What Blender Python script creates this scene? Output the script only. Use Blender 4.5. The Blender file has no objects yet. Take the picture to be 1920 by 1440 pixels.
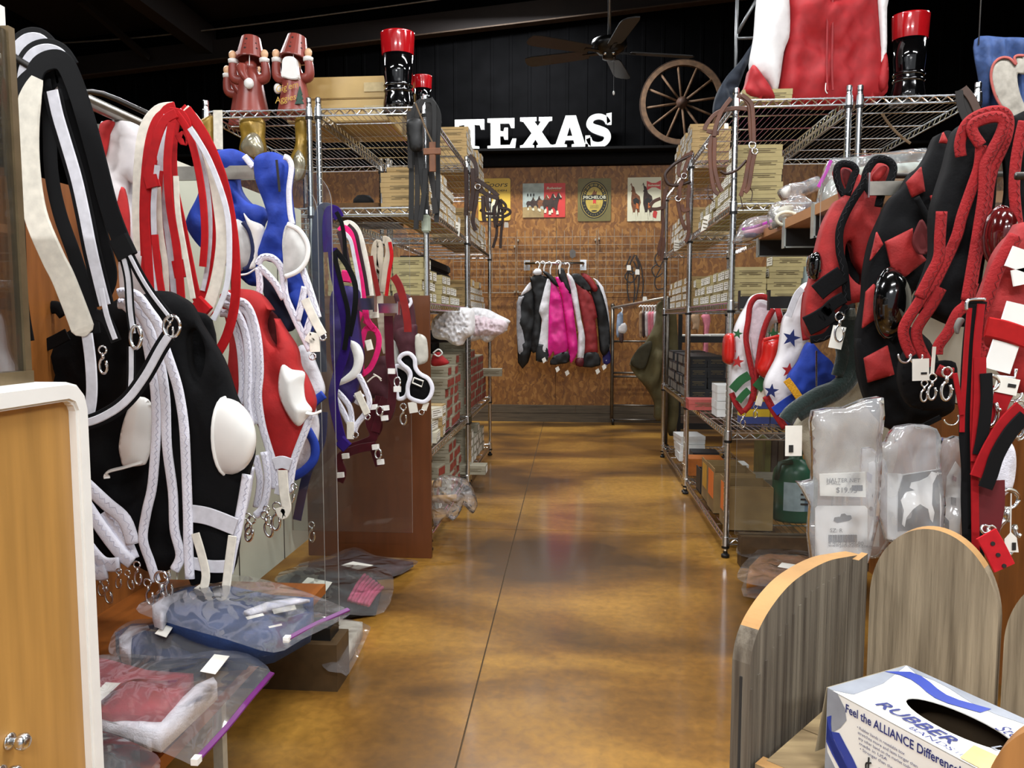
import bpy, bmesh, math, random
from mathutils import Vector, Matrix, noise
from mathutils.geometry import delaunay_2d_cdt
random.seed(7)
C = bpy.context.scene.collection
sc = bpy.context.scene
# ---------------------------------------------------------------- camera
cam_d = bpy.data.cameras.new('camera'); cam = bpy.data.objects.new('camera', cam_d); C.objects.link(cam)
cam.location = (0, 0, 1.0)
TILT = math.radians(4.76)
cam.rotation_euler = (math.pi/2 - TILT, 0, TILT)
cam_d.sensor_width = 36; cam_d.lens = 27.0; cam_d.clip_start = .02      # 1440 px on 1920
sc.camera = cam
# ---------------------------------------------------------------- world and exposure
wd = bpy.data.worlds.new('world'); sc.world = wd; wd.use_nodes = True
wd.node_tree.nodes['Background'].inputs[0].default_value = (.9, .94, 1, 1)
wd.node_tree.nodes['Background'].inputs[1].default_value = .34
vs = sc.view_settings
vs.view_transform = 'Standard'; vs.look = 'None'; vs.gamma = 1; vs.use_curve_mapping = False
vs.exposure = 0.45
# fluorescent strips of the shop ceiling: (x, y, z, length along x, watts)
LAMPS = [(.1, -.6, 3.3, 1.2, 42), (.2, 1.5, 3.3, 1.2, 36), (-2.4, 1.2, 3.3, 1.2, 48), (2.4, 1.2, 3.3, 1.2, 48), (.2, 3.1, 3.35, 1.2, 22), (-2.6, 4.2, 3.4, 1.2, 36),
         (2.6, 4.2, 3.4, 1.2, 40), (-.5, 6.75, 3.83, 1.2, 95), (-1.3, -2.3, 3.0, 1.2, 105), (1.3, -2.3, 3.0, 1.2, 105)]
for (x, y, z, ln, p) in LAMPS:
    ld = bpy.data.lights.new('strip_lamp_light', 'AREA'); ld.shape = 'RECTANGLE'; ld.size = ln; ld.size_y = .14
    ld.energy = p; ld.color = (.95, .975, 1)
    lo = bpy.data.objects.new('strip_lamp_light', ld); C.objects.link(lo); lo.location = (x, y, z)
# ---------------------------------------------------------------- helpers
F = 1440.0
RM = cam.rotation_euler.to_matrix()
CAMP = Vector((0, 0, 1.0))
def at(px, py, Y):                       # the point of the plane y = Y seen at a pixel of the photograph
    d = RM @ Vector(((px-960)/F, -(py-720)/F, -1)); return CAMP + d*(Y/d.y)
def onz(px, py, z):                      # the point of the level z seen at a pixel
    d = RM @ Vector(((px-960)/F, -(py-720)/F, -1)); return CAMP + d*((z-1)/d.z)
def onx(px, py, x):
    d = RM @ Vector(((px-960)/F, -(py-720)/F, -1)); return CAMP + d*(x/d.x)
def lin(c): return tuple((v/12.92 if v <= .04045 else ((v+.055)/1.055)**2.4) for v in c)
def hexc(h):
    h = h.lstrip('#'); return lin(tuple(int(h[i:i+2], 16)/255 for i in (0, 2, 4)))
MATS = {}
def M(name, col='#808080', rough=.6, metal=0, var=.12, scale=30, bump=0., bscale=None, coat=0, sheen=0, stretch=(1, 1, 1), spec=.5, col2=None):
    if name in MATS: return MATS[name]
    m = bpy.data.materials.new(name); m.use_nodes = True; nt = m.node_tree; b = nt.nodes['Principled BSDF']
    c = hexc(col) if isinstance(col, str) else col
    b.inputs['Roughness'].default_value = rough; b.inputs['Metallic'].default_value = metal
    b.inputs['Coat Weight'].default_value = coat; b.inputs['Sheen Weight'].default_value = sheen
    b.inputs['Specular IOR Level'].default_value = spec
    tc = nt.nodes.new('ShaderNodeTexCoord'); mp = nt.nodes.new('ShaderNodeMapping'); mp.inputs['Scale'].default_value = stretch
    nt.links.new(tc.outputs['Object'], mp.inputs[0])
    n = nt.nodes.new('ShaderNodeTexNoise'); n.inputs['Scale'].default_value = scale; n.inputs['Detail'].default_value = 5
    nt.links.new(mp.outputs[0], n.inputs['Vector'])
    r = nt.nodes.new('ShaderNodeValToRGB')
    d2 = hexc(col2) if col2 else tuple(v*(1-var*2) for v in c)
    r.color_ramp.elements[0].color = (*d2, 1); r.color_ramp.elements[0].position = .3
    r.color_ramp.elements[1].color = (*[min(1, v*(1+var*.5)) for v in c], 1); r.color_ramp.elements[1].position = .7
    nt.links.new(n.outputs['Fac'], r.inputs[0]); nt.links.new(r.outputs[0], b.inputs['Base Color'])
    if bump:
        n2 = nt.nodes.new('ShaderNodeTexNoise'); n2.inputs['Scale'].default_value = bscale or scale*6; n2.inputs['Detail'].default_value = 3
        nt.links.new(mp.outputs[0], n2.inputs['Vector'])
        bp = nt.nodes.new('ShaderNodeBump'); bp.inputs['Strength'].default_value = bump; bp.inputs['Distance'].default_value = .004
        nt.links.new(n2.outputs['Fac'], bp.inputs['Height']); nt.links.new(bp.outputs[0], b.inputs['Normal'])
    MATS[name] = m; return m
def webbing(name, col, rough=.75):       # ribbed strap: fine cross ribs as relief
    if name in MATS: return MATS[name]
    m = M(name, col, rough, var=.08, scale=60, spec=.15); nt = m.node_tree; b = nt.nodes['Principled BSDF']
    tc = nt.nodes.new('ShaderNodeTexCoord'); w = nt.nodes.new('ShaderNodeTexWave'); w.bands_direction = 'Z'; w.inputs['Scale'].default_value = 420
    nt.links.new(tc.outputs['Object'], w.inputs['Vector'])
    bp = nt.nodes.new('ShaderNodeBump'); bp.inputs['Strength'].default_value = .4; bp.inputs['Distance'].default_value = .001
    nt.links.new(w.outputs['Fac'], bp.inputs['Height']); nt.links.new(bp.outputs[0], b.inputs['Normal']); return m
def clearmat(name, tint=(1, 1, 1), milky=.10, gloss=.5, rough=.08, bump=0., bscale=18):
    if name in MATS: return MATS[name]
    m = bpy.data.materials.new(name); m.use_nodes = True; nt = m.node_tree; nt.nodes.clear()
    o = nt.nodes.new('ShaderNodeOutputMaterial'); t = nt.nodes.new('ShaderNodeBsdfTransparent'); t.inputs[0].default_value = (*tint, 1)
    g = nt.nodes.new('ShaderNodeBsdfGlossy'); g.inputs['Roughness'].default_value = rough
    d = nt.nodes.new('ShaderNodeBsdfDiffuse'); d.inputs[0].default_value = (.9, .9, .92, 1)
    fr = nt.nodes.new('ShaderNodeFresnel'); fr.inputs[0].default_value = 1.45
    mu = nt.nodes.new('ShaderNodeMath'); mu.operation = 'MULTIPLY'; mu.inputs[1].default_value = gloss*2; mu.use_clamp = True
    nt.links.new(fr.outputs[0], mu.inputs[0])
    a = nt.nodes.new('ShaderNodeMixShader'); a.inputs[0].default_value = milky
    nt.links.new(t.outputs[0], a.inputs[1]); nt.links.new(d.outputs[0], a.inputs[2])
    k = nt.nodes.new('ShaderNodeMixShader'); nt.links.new(mu.outputs[0], k.inputs[0])
    nt.links.new(a.outputs[0], k.inputs[1]); nt.links.new(g.outputs[0], k.inputs[2]); nt.links.new(k.outputs[0], o.inputs[0])
    if bump:
        tc = nt.nodes.new('ShaderNodeTexCoord'); n = nt.nodes.new('ShaderNodeTexNoise'); n.inputs['Scale'].default_value = bscale; n.inputs['Detail'].default_value = .6
        n.inputs['Distortion'].default_value = 1.2
        nt.links.new(tc.outputs['Object'], n.inputs['Vector'])
        bp = nt.nodes.new('ShaderNodeBump'); bp.inputs['Strength'].default_value = bump; bp.inputs['Distance'].default_value = .03
        nt.links.new(n.outputs['Fac'], bp.inputs['Height'])
        for x in (g, d, fr): nt.links.new(bp.outputs[0], x.inputs['Normal'])
    MATS[name] = m; return m
def tag(o, label=None, cat=None, group=None, kind=None):
    if label: o['label'] = label
    if cat: o['category'] = cat
    if group: o['group'] = group
    if kind: o['kind'] = kind
    return o
WL = {}
def thing(name, loc, label, cat, group=None):
    o = bpy.data.objects.new(name, None); C.objects.link(o); o.location = loc; o.empty_display_size = .05
    WL[o] = Vector(loc); return tag(o, label, cat, group)
def cr(pts, n=6, closed=False):          # Catmull-Rom through points of any dimension
    P = [tuple(p) for p in pts]; out = []; L = len(P)
    if L < 3: return P
    for i in range(L if closed else L-1):
        a, b, c, d = (P[(i-1) % L], P[i], P[(i+1) % L], P[(i+2) % L]) if closed else (P[max(i-1, 0)], P[i], P[i+1], P[min(i+2, L-1)])
        for k in range(n):
            t = k/n
            out.append(tuple(.5*(2*b[j]+(c[j]-a[j])*t+(2*a[j]-5*b[j]+4*c[j]-d[j])*t*t+(3*b[j]-a[j]-3*c[j]+d[j])*t**3) for j in range(len(b))))
    if not closed: out.append(P[-1])
    return out
def pxp(pts, Y=None, n=5, closed=False): # traced path -> smooth world path
    q = [(p[0], p[1], p[2] if len(p) > 2 else Y) for p in pts]
    return [at(*p) for p in (cr(q, n, closed) if n > 1 else q)]
class MB:
    def __init__(s): s.v = []; s.f = []; s.m = []
    def add(s, vs, fs, mi=0):
        o = len(s.v); s.v += [Vector(p) for p in vs]
        for f in fs: s.f.append([i+o for i in f]); s.m.append(mi)
        return s
    def bx(s, x0, x1, y0, y1, z0, z1, mi=0):
        return s.add([(x0, y0, z0), (x1, y0, z0), (x1, y1, z0), (x0, y1, z0), (x0, y0, z1), (x1, y0, z1), (x1, y1, z1), (x0, y1, z1)],
                     [(0, 3, 2, 1), (4, 5, 6, 7), (0, 1, 5, 4), (1, 2, 6, 5), (2, 3, 7, 6), (3, 0, 4, 7)], mi)
    def bar(s, a, b, w, h, up=(0, 0, 1), mi=0):  # square bar from a to b
        a = Vector(a); b = Vector(b); t = (b-a).normalized(); u = Vector(up); sd = t.cross(u)
        if sd.length < 1e-4: sd = t.cross(Vector((1, 0, 0)))
        sd.normalize(); u = sd.cross(t).normalized(); sd *= w/2; u *= h/2
        return s.add([a-sd-u, a+sd-u, a+sd+u, a-sd+u, b-sd-u, b+sd-u, b+sd+u, b-sd+u],
                     [(0, 1, 2, 3), (7, 6, 5, 4), (0, 4, 5, 1), (1, 5, 6, 2), (2, 6, 7, 3), (3, 7, 4, 0)], mi)
    def sweep(s, pts, prof, mi=0, closed=False, caps=True, side=None, scl=None, twist=0):
        # prof: list of (u, v); u along the side vector, v along the normal
        P = [Vector(p) for p in pts]; L = len(P); K = len(prof); vs = []
        T = [((P[(i+1) % L]-P[i-1]) if closed else (P[min(i+1, L-1)]-P[max(i-1, 0)])).normalized() for i in range(L)]
        if side is None:
            ref = Vector((0, 1, 0)) if abs(T[0].y) < .9 else Vector((1, 0, 0))
            sd = T[0].cross(ref).normalized()
        for i in range(L):
            t = T[i]
            if side is not None:             # side = fixed normal direction the strap faces
                nrm = Vector(side); nrm = (nrm - t*nrm.dot(t))
                if nrm.length < 1e-3: nrm = t.cross(Vector((1, 0, 0)))
                nrm.normalize(); sdv = t.cross(nrm).normalized()
            else:
                sd = (sd - t*sd.dot(t)).normalized(); sdv = sd; nrm = sdv.cross(t).normalized()
            if twist:
                a = twist(i/(L-1)) if callable(twist) else twist; ca, sa = math.cos(a), math.sin(a)
                sdv, nrm = sdv*ca+nrm*sa, nrm*ca-sdv*sa
            k = 1 if scl is None else (scl(i/(max(1, L-1))))
            for (u, w) in prof: vs.append(P[i]+sdv*u*k+nrm*w*k)
        fs = []
        for i in range(L if closed else L-1):
            j = (i+1) % L
            for k in range(K): fs.append((i*K+k, i*K+(k+1) % K, j*K+(k+1) % K, j*K+k))
        if caps and not closed: fs += [tuple(range(K-1, -1, -1)), tuple((L-1)*K+k for k in range(K))]
        return s.add(vs, fs, mi)
    def tube(s, pts, r, n=8, mi=0, closed=False, scl=None):
        return s.sweep(pts, [(r*math.cos(2*math.pi*k/n), r*math.sin(2*math.pi*k/n)) for k in range(n)], mi, closed, True, None, scl)
    def ribbon(s, pts, w, t=.003, mi=0, closed=False, side=(0, -1, 0), twist=0, scl=None):
        b = min(t*.4, w*.1)
        return s.sweep(pts, [(-w/2, -t/2+b), (-w/2+b, -t/2), (w/2-b, -t/2), (w/2, -t/2+b), (w/2, t/2-b), (w/2-b, t/2), (-w/2+b, t/2), (-w/2, t/2-b)], mi, closed, True, side, scl, twist)
    def lathe(s, prof, n=20, c=(0, 0, 0), mi=0, sx=1, sy=1, axis='Z', cap=True):
        c = Vector(c); vs = []
        for (r, h) in prof:
            for k in range(n):
                a = 2*math.pi*k/n; p = (r*sx*math.cos(a), r*sy*math.sin(a), h)
                if axis == 'X': p = (h, p[0], p[1])
                elif axis == 'Y': p = (p[0], h, p[1])
                vs.append(c+Vector(p))
        fs = [(i*n+k, i*n+(k+1) % n, (i+1)*n+(k+1) % n, (i+1)*n+k) for i in range(len(prof)-1) for k in range(n)]
        if cap: fs += [tuple(range(n-1, -1, -1)), tuple((len(prof)-1)*n+k for k in range(n))]
        return s.add(vs, fs, mi)
    def ball(s, c, r, n=12, m=8, mi=0):
        rx, ry, rz = (r, r, r) if not isinstance(r, (tuple, list)) else r
        vs = [Vector(c)+Vector((rx*math.sin(math.pi*i/m)*math.cos(2*math.pi*k/n), ry*math.sin(math.pi*i/m)*math.sin(2*math.pi*k/n), rz*math.cos(math.pi*i/m))) for i in range(m+1) for k in range(n)]
        return s.add(vs, [(i*n+k, (i+1)*n+k, (i+1)*n+(k+1) % n, i*n+(k+1) % n) for i in range(m) for k in range(n)], mi)
    def prism(s, poly, y0, y1, mi=0, mi_side=None):   # poly in (x, z)
        n = len(poly); vs = [(p[0], y0, p[1]) for p in poly]+[(p[0], y1, p[1]) for p in poly]
        s.add(vs, [tuple(range(n)), tuple(range(2*n-1, n-1, -1))], mi)
        return s.add(vs, [(i, i+n, (i+1) % n+n, (i+1) % n) for i in range(n)], mi if mi_side is None else mi_side)
    def xf(s, mtx): s.v = [mtx @ p for p in s.v]; return s
    def build(s, name, mats, parent=None, smooth=False, bevel=0, origin=None):
        if not isinstance(mats, (list, tuple)): mats = [mats]
        if parent is not None: o0 = WL[parent]
        elif origin is not None: o0 = Vector(origin)
        else:
            lo = [min(p[i] for p in s.v) for i in range(3)]; hi = [max(p[i] for p in s.v) for i in range(3)]
            o0 = Vector(((lo[0]+hi[0])/2, (lo[1]+hi[1])/2, lo[2]))
        me = bpy.data.meshes.new(name); me.from_pydata([p-o0 for p in s.v], [], s.f)
        for m in mats: me.materials.append(m)
        if len(mats) > 1: me.polygons.foreach_set('material_index', s.m)
        bm = bmesh.new(); bm.from_mesh(me)
        bmesh.ops.remove_doubles(bm, verts=bm.verts, dist=1e-6)
        bmesh.ops.recalc_face_normals(bm, faces=bm.faces)
        if bevel: bmesh.ops.bevel(bm, geom=[e for e in bm.edges if len(e.link_faces) == 2 and e.calc_face_angle(0) > .6], offset=bevel, segments=2, affect='EDGES')
        bm.to_mesh(me); bm.free()
        if smooth: me.polygons.foreach_set('use_smooth', [True]*len(me.polygons))
        o = bpy.data.objects.new(name, me); C.objects.link(o)
        if parent is not None: o.parent = parent; WL[o] = o0
        else: o.location = o0; WL[o] = o0
        return o
def dup(o, loc=None, parent=None, rz=None):
    c = o.copy(); C.objects.link(c); c.parent = parent
    if loc is not None: c.location = loc
    if rz is not None: c.rotation_euler[2] = rz
    WL[c] = Vector(c.location)
    for ch in o.children: dup(ch, None, c)
    return c
def inside(pt, poly):
    x, y = pt; r = False; j = len(poly)-1
    for i in range(len(poly)):
        xi, yi = poly[i]; xj, yj = poly[j]
        if (yi > y) != (yj > y) and x < (xj-xi)*(y-yi)/(yj-yi+1e-12)+xi: r = not r
        j = i
    return r
def segd(p, a, b):
    ax, ay = a; dx = b[0]-ax; dy = b[1]-ay; L = dx*dx+dy*dy
    t = 0 if L == 0 else max(0, min(1, ((p[0]-ax)*dx+(p[1]-ay)*dy)/L))
    return math.hypot(p[0]-ax-dx*t, p[1]-ay-dy*t)
def resample(poly, step):
    out = []
    for i in range(len(poly)):
        a = poly[i]; b = poly[(i+1) % len(poly)]; L = math.hypot(b[0]-a[0], b[1]-a[1]); k = max(1, int(round(L/step)))
        for j in range(k): out.append((a[0]+(b[0]-a[0])*j/k, a[1]+(b[1]-a[1])*j/k))
    return out
def soft(name, outline, Y, mat, parent=None, th=.012, puff=.008, pw=.015, wr=.004, wf=1.0, step=None, holes=(), n=4, yf=None, mb=None, mi=0, back=True, seed=0, folds=None, hz=None):
    """cloth cut to a traced outline: a stuffed, wrinkled shell with real thickness standing in the plane y = Y (plus yf)."""
    pl = cr([tuple(p[:2]) for p in outline], n, True) if n > 1 else [tuple(p[:2]) for p in outline]
    xs = [p[0] for p in pl]; ys = [p[1] for p in pl]; w = max(max(xs)-min(xs), max(ys)-min(ys))
    st = step or max(5, w/26)
    pl = resample(pl, st); hs = [resample(cr(h, 4, True), st) for h in holes]
    co = [Vector(p) for p in pl]; fc = [list(range(len(pl)))]
    for h in hs: fc.append(list(range(len(co), len(co)+len(h)))); co += [Vector(p) for p in h]
    rnd = random.Random(seed+int(w)); yy = min(ys)+st*.5; rows = 0
    allseg = [(pl[i], pl[(i+1) % len(pl)]) for i in range(len(pl))]+[(h[i], h[(i+1) % len(h)]) for h in hs for i in range(len(h))]
    while yy < max(ys):
        xx = min(xs)+st*(.5 if rows % 2 else 0)
        while xx < max(xs):
            p = (xx, yy)
            if inside(p, pl) and not any(inside(p, h) for h in hs) and min(segd(p, a, b) for a, b in allseg) > st*.45: co.append(Vector(p))
            xx += st
        yy += st*.87; rows += 1
    edges = []
    base = 0
    for ring in [pl]+hs:
        k = len(ring); edges += [(base+i, base+(i+1) % k) for i in range(k)]; base += k
    V, E_, Fc, *_ = delaunay_2d_cdt(co, edges, [], 0, 1e-4)
    Fc = [f for f in Fc if (lambda c: inside(c, pl) and not any(inside(c, h) for h in hs))((sum(V[i][0] for i in f)/len(f), sum(V[i][1] for i in f)/len(f)))]
    mpp = Y/F; fr = []; bk = []
    for v in V:
        p = (v[0], v[1]); d = min(segd(p, a, b) for a, b in allseg)*mpp
        k = 1-math.exp(-d/pw)
        y0 = Y+(yf(*p) if yf else 0); q = at(p[0], p[1], y0) if hz is None else onz(p[0], p[1], hz+(yf(*p) if yf else 0)); u2 = q.z if hz is None else q.y
        nz = noise.noise(Vector((q.x*18*wf+seed*3.1, u2*11*wf, seed*1.7)))*wr*1.6+noise.noise(Vector((q.x*45*wf, u2*30*wf, seed*2.3)))*wr*.7
        if folds: nz += folds(*p)
        nv = Vector((0, -1, 0)) if hz is None else Vector((0, 0, 1))
        fr.append(q+nv*(puff*k-nz*k+th*.15)); bk.append(q-nv*(th*.85+(puff*k*.6+nz*k*.5 if hz is None else 0)))
    nV = len(V); own = mb is None; mb = mb or MB()
    fs = [tuple(f) for f in Fc]
    if back:
        # walls along free edges
        cnt = {}
        for f in Fc:
            for a, b in zip(f, list(f[1:])+[f[0]]): cnt[(a, b)] = 1
        side = [(a, b) for (a, b) in cnt if (b, a) not in cnt]
        mb.add(fr+bk, fs+[tuple(i+nV for i in reversed(f)) for f in Fc]+[(b, a, a+nV, b+nV) for a, b in side], mi)
    else: mb.add(fr, fs, mi)
    if own: return mb.build(name, mat, parent, smooth=True)
    return mb
def strap(name, pts, w, mat, parent=None, Y=None, t=.0035, n=5, closed=False, twist=0, side=(0, -1, 0), scl=None):
    return MB().ribbon(pxp(pts, Y, n, closed), w, t, 0, closed, side, twist, scl).build(name, mat, parent, smooth=False)
def piping(name, pts, r, mat, parent=None, Y=None, n=5, closed=False, flat=.38):
    K = 8; prof = [(r*math.cos(2*math.pi*k/K), r*flat*math.sin(2*math.pi*k/K)) for k in range(K)]
    P = pxp(pts, Y, n, closed); o = MB().sweep(P, prof, 0, closed, True, (0, -1, 0)).build(name, mat, parent, smooth=True)
    if r >= .0085 and name == 'binding' and not closed and len(P) > 4:      # zigzag seam along the binding
        z = []; acc = 0; sg = 1
        for i in range(len(P)-1):
            d = P[i+1]-P[i]; L = d.length; m = max(1, int(L/.006)); sd = Vector((-d.z, 0, d.x)).normalized()
            for k in range(m): z.append(P[i]+d*(k/m)+sd*r*(.12 if sg > 0 else .6)+Vector((0, -r*flat*.98, 0))); sg = -sg
        MB().tube(z, .0007, 4).build('stitching', STITCH.get(mat.name, STITCH['']), o)
    return o
def snap(parent, px, py, Y, s=1.0, rot=0.0, name='snap_hook'):
    """swivel snap: eye, barrel and hooked body hanging from a traced point."""
    p = at(px, py, Y); k = .0078*s; mb = MB()
    rg = lambda cx, cz, rx, rz, a0=0, a1=2*math.pi, n=14: [(p.x+cx+rx*math.cos(a0+(a1-a0)*i/n), p.y, p.z+cz+rz*math.sin(a0+(a1-a0)*i/n)) for i in range(n+1)]
    mb.tube(rg(0, -k, k*.9, k*.9), k*.22, 6)
    mb.tube([(p.x, p.y, p.z-k*1.8), (p.x, p.y, p.z-k*3)], k*.36, 8)
    mb.tube(rg(0, -k*4.6, k*.9, k*1.7, math.pi*.5, math.pi*2.25, 16), k*.3, 6)
    mb.tube([(p.x+k*.62, p.y, p.z-k*3.5), (p.x+k*.85, p.y-k*.2, p.z-k*4.9)], k*.16, 5)
    mb.ball((p.x+k*.9, p.y-k*.5, p.z-k*4.2), k*.25, 6, 4)
    if rot: mb.xf(Matrix.Translation(p) @ Matrix.Rotation(rot, 4, 'Y') @ Matrix.Translation(-p))
    return mb.build(name, CHROME, parent, smooth=True)
def dring(parent, px, py, Y, rpx, name='ring', t=.0022, arc=(0, 2*math.pi), sy=1.0):
    p = at(px, py, Y); r = rpx*Y/F
    return MB().tube([(p.x+r*math.cos(a), p.y+.002*math.sin(a), p.z+r*sy*math.sin(a)) for a in [arc[0]+(arc[1]-arc[0])*i/18 for i in range(19)]], t, 6).build(name, CHROME, parent, smooth=True)
def text_mesh(s, size, font_bold=False, shear=0, extrude=0):
    cu = bpy.data.curves.new('lettering', 'FONT'); cu.body = s; cu.size = size; cu.shear = shear; cu.extrude = extrude; cu.resolution_u = 3
    if font_bold: cu.offset = size*.018
    o = bpy.data.objects.new('lettering', cu); C.objects.link(o); bpy.context.view_layer.update()
    me = bpy.data.meshes.new_from_object(o.evaluated_get(bpy.context.evaluated_depsgraph_get())); bpy.data.objects.remove(o); bpy.data.curves.remove(cu)
    return me
def lettering(s, size, mtx, mat, parent, name='lettering', bold=False, shear=0, width=None):
    me = text_mesh(s, size, bold, shear)
    if width:
        xs = [v.co.x for v in me.vertices]; k = width/(max(xs)-min(xs))
        me.transform(Matrix.Diagonal((k, 1, 1, 1)))
    me.transform(Matrix.Translation(-WL[parent]) @ mtx); me.materials.clear(); me.materials.append(mat)
    o = bpy.data.objects.new(name, me); C.objects.link(o); o.parent = parent; WL[o] = WL[parent]; return o
def frame(o, ux, uy):                    # matrix with local x along ux, local y along uy, origin o
    ux = Vector(ux).normalized(); uz = ux.cross(Vector(uy)).normalized(); uy = uz.cross(ux)
    m = Matrix((ux, uy, uz)).transposed().to_4x4(); m.translation = Vector(o); return m
FACING = lambda p: frame(p, (1, 0, 0), (0, 0, 1))
CHROME = M('chrome', '#dfe1e3', .2, 1, .03)
STEEL = M('brushed_steel', '#a9a49a', .35, 1, .1)
DARKSTEEL = M('dark_steel', '#4a4744', .4, .9, .1)
BLACKPL = M('black_plastic', '#0c0c0d', .45)
WHITE = M('white_plastic', '#ecebe6', .35, var=.02)
STITCH = {'': M('seam_thread', '#8a8590', .8), 'black_cloth': M('black_thread', '#1c1c20', .8), 'red_fleece_trim': M('dark_red_thread', '#6a0e12', .8), 'white_fleece': M('pale_thread', '#b9b7c8', .8)}
PAPER = M('white_paper', '#e9e6dc', .8, var=.03)
INK = M('dark_ink', '#22201e', .8)
# ---------------------------------------------------------------- room materials
def floor_mat():
    m = bpy.data.materials.new('stained_concrete'); m.use_nodes = True; nt = m.node_tree; b = nt.nodes['Principled BSDF']
    tc = nt.nodes.new('ShaderNodeTexCoord')
    def nz(scale, det, stretch, dist=0):
        mp = nt.nodes.new('ShaderNodeMapping'); mp.inputs['Scale'].default_value = stretch; nt.links.new(tc.outputs['Object'], mp.inputs[0])
        n = nt.nodes.new('ShaderNodeTexNoise'); n.inputs['Scale'].default_value = scale; n.inputs['Detail'].default_value = det; n.inputs['Distortion'].default_value = dist
        nt.links.new(mp.outputs[0], n.inputs['Vector']); return n
    big = nz(1.35, 8, (.7, 1.3, 1), .5); r = nt.nodes.new('ShaderNodeValToRGB'); cr_ = r.color_ramp
    cr_.elements[0].position = .36; cr_.elements[0].color = (*hexc('#4a3213'), 1); cr_.elements[1].position = .64; cr_.elements[1].color = (*hexc('#b38537'), 1)
    e = cr_.elements.new(.5); e.color = (*hexc('#7f5820'), 1)
    nt.links.new(big.outputs['Fac'], r.inputs[0])
    fine = nz(38, 9, (1, 1, 1), .4); r2 = nt.nodes.new('ShaderNodeValToRGB'); r2.color_ramp.elements[0].color = (.72, .7, .66, 1); r2.color_ramp.elements[1].color = (1.12, 1.1, 1.05, 1)
    r2.color_ramp.elements[0].position = .3; r2.color_ramp.elements[1].position = .7
    nt.links.new(fine.outputs['Fac'], r2.inputs[0])
    mx = nt.nodes.new('ShaderNodeMixRGB'); mx.blend_type = 'MULTIPLY'; mx.inputs[0].default_value = .85
    nt.links.new(r.outputs[0], mx.inputs[1]); nt.links.new(r2.outputs[0], mx.inputs[2]); nt.links.new(mx.outputs[0], b.inputs['Base Color'])
    rr = nt.nodes.new('ShaderNodeMapRange'); rr.inputs[3].default_value = .4; rr.inputs[4].default_value = .55
    nt.links.new(fine.outputs['Fac'], rr.inputs[0]); nt.links.new(rr.outputs[0], b.inputs['Roughness'])
    bp = nt.nodes.new('ShaderNodeBump'); bp.inputs['Strength'].default_value = .015; bp.inputs['Distance'].default_value = .004
    nt.links.new(big.outputs['Fac'], bp.inputs['Height']); nt.links.new(bp.outputs[0], b.inputs['Normal'])
    b.inputs['Specular IOR Level'].default_value = .3; b.inputs['Coat Weight'].default_value = .55; b.inputs['Coat Roughness'].default_value = .13
    return m
def osb_mat():
    m = bpy.data.materials.new('osb'); m.use_nodes = True; nt = m.node_tree; b = nt.nodes['Principled BSDF']
    tc = nt.nodes.new('ShaderNodeTexCoord'); n = nt.nodes.new('ShaderNodeTexNoise'); n.inputs['Scale'].default_value = 9; n.inputs['Detail'].default_value = 4
    nt.links.new(tc.outputs['Object'], n.inputs['Vector'])
    ad = nt.nodes.new('ShaderNodeMixRGB'); ad.inputs[0].default_value = .12; nt.links.new(tc.outputs['Object'], ad.inputs[1]); nt.links.new(n.outputs['Color'], ad.inputs[2])
    mp = nt.nodes.new('ShaderNodeMapping'); mp.inputs['Scale'].default_value = (62, 1, 26); mp.inputs['Rotation'].default_value = (0, .5, 0); nt.links.new(ad.outputs[0], mp.inputs[0])
    v = nt.nodes.new('ShaderNodeTexVoronoi'); v.inputs['Scale'].default_value = 1; nt.links.new(mp.outputs[0], v.inputs['Vector'])
    r = nt.nodes.new('ShaderNodeValToRGB'); r.color_ramp.elements[0].color = (*hexc('#6d431b'), 1); r.color_ramp.elements[1].color = (*hexc('#a06f35'), 1)
    e = r.color_ramp.elements.new(.55); e.color = (*hexc('#85551f'), 1)
    sp = nt.nodes.new('ShaderNodeSeparateColor'); nt.links.new(v.outputs['Color'], sp.inputs[0]); nt.links.new(sp.outputs[0], r.inputs[0]); nt.links.new(r.outputs[0], b.inputs['Base Color'])
    b.inputs['Roughness'].default_value = .5
    bp = nt.nodes.new('ShaderNodeBump'); bp.inputs['Strength'].default_value = .3; bp.inputs['Distance'].default_value = .003; nt.links.new(sp.outputs[1], bp.inputs['Height']); nt.links.new(bp.outputs[0], b.inputs['Normal'])
    return m
FLOORM = floor_mat(); OSB = osb_mat()
GROUT = M('joint_dark', '#4d3b22', .8)
BLKMETAL = M('black_sheet_metal', '#070708', .8, .0, .2, 6, spec=.03)
ROOFM = M('brown_roof_steel', '#1d1411', .7, .1, .2, 3)
BASEM = M('weathered_base_board', '#574a38', .7, var=.25, scale=14, stretch=(.4, 1, 8))
BY = 7.55
# floor in slabs parted by a saw-cut joint along the aisle and one across it
flo = MB()
flo.bx(-6, 6, -3.2, 8.2, -.3, -.004)
floor = tag(flo.build('floor', GROUT, origin=(0, 0, 0)), kind='structure')
j = lambda y: -.262-.0085*(y-1.6)        # the joint runs almost parallel to the aisle
for (sx, ya, yb) in ((-1, -3.2, 3.595), (1, -3.2, 3.595), (-1, 3.6, 8.2), (1, 3.6, 8.2)):
    a0, b0 = j(ya), j(yb); e = 6*sx; g = .0022*sx
    mb = MB(); mb.add([(a0+g, ya, -.02), (e, ya, -.02), (e, yb, -.02), (b0+g, yb, -.02), (a0+g, ya, 0), (e, ya, 0), (e, yb, 0), (b0+g, yb, 0)],
                      [(0, 3, 2, 1), (4, 5, 6, 7), (0, 1, 5, 4), (1, 2, 6, 5), (2, 3, 7, 6), (3, 0, 4, 7)])
    mb.build('floor_slab', FLOORM, floor)
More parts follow.
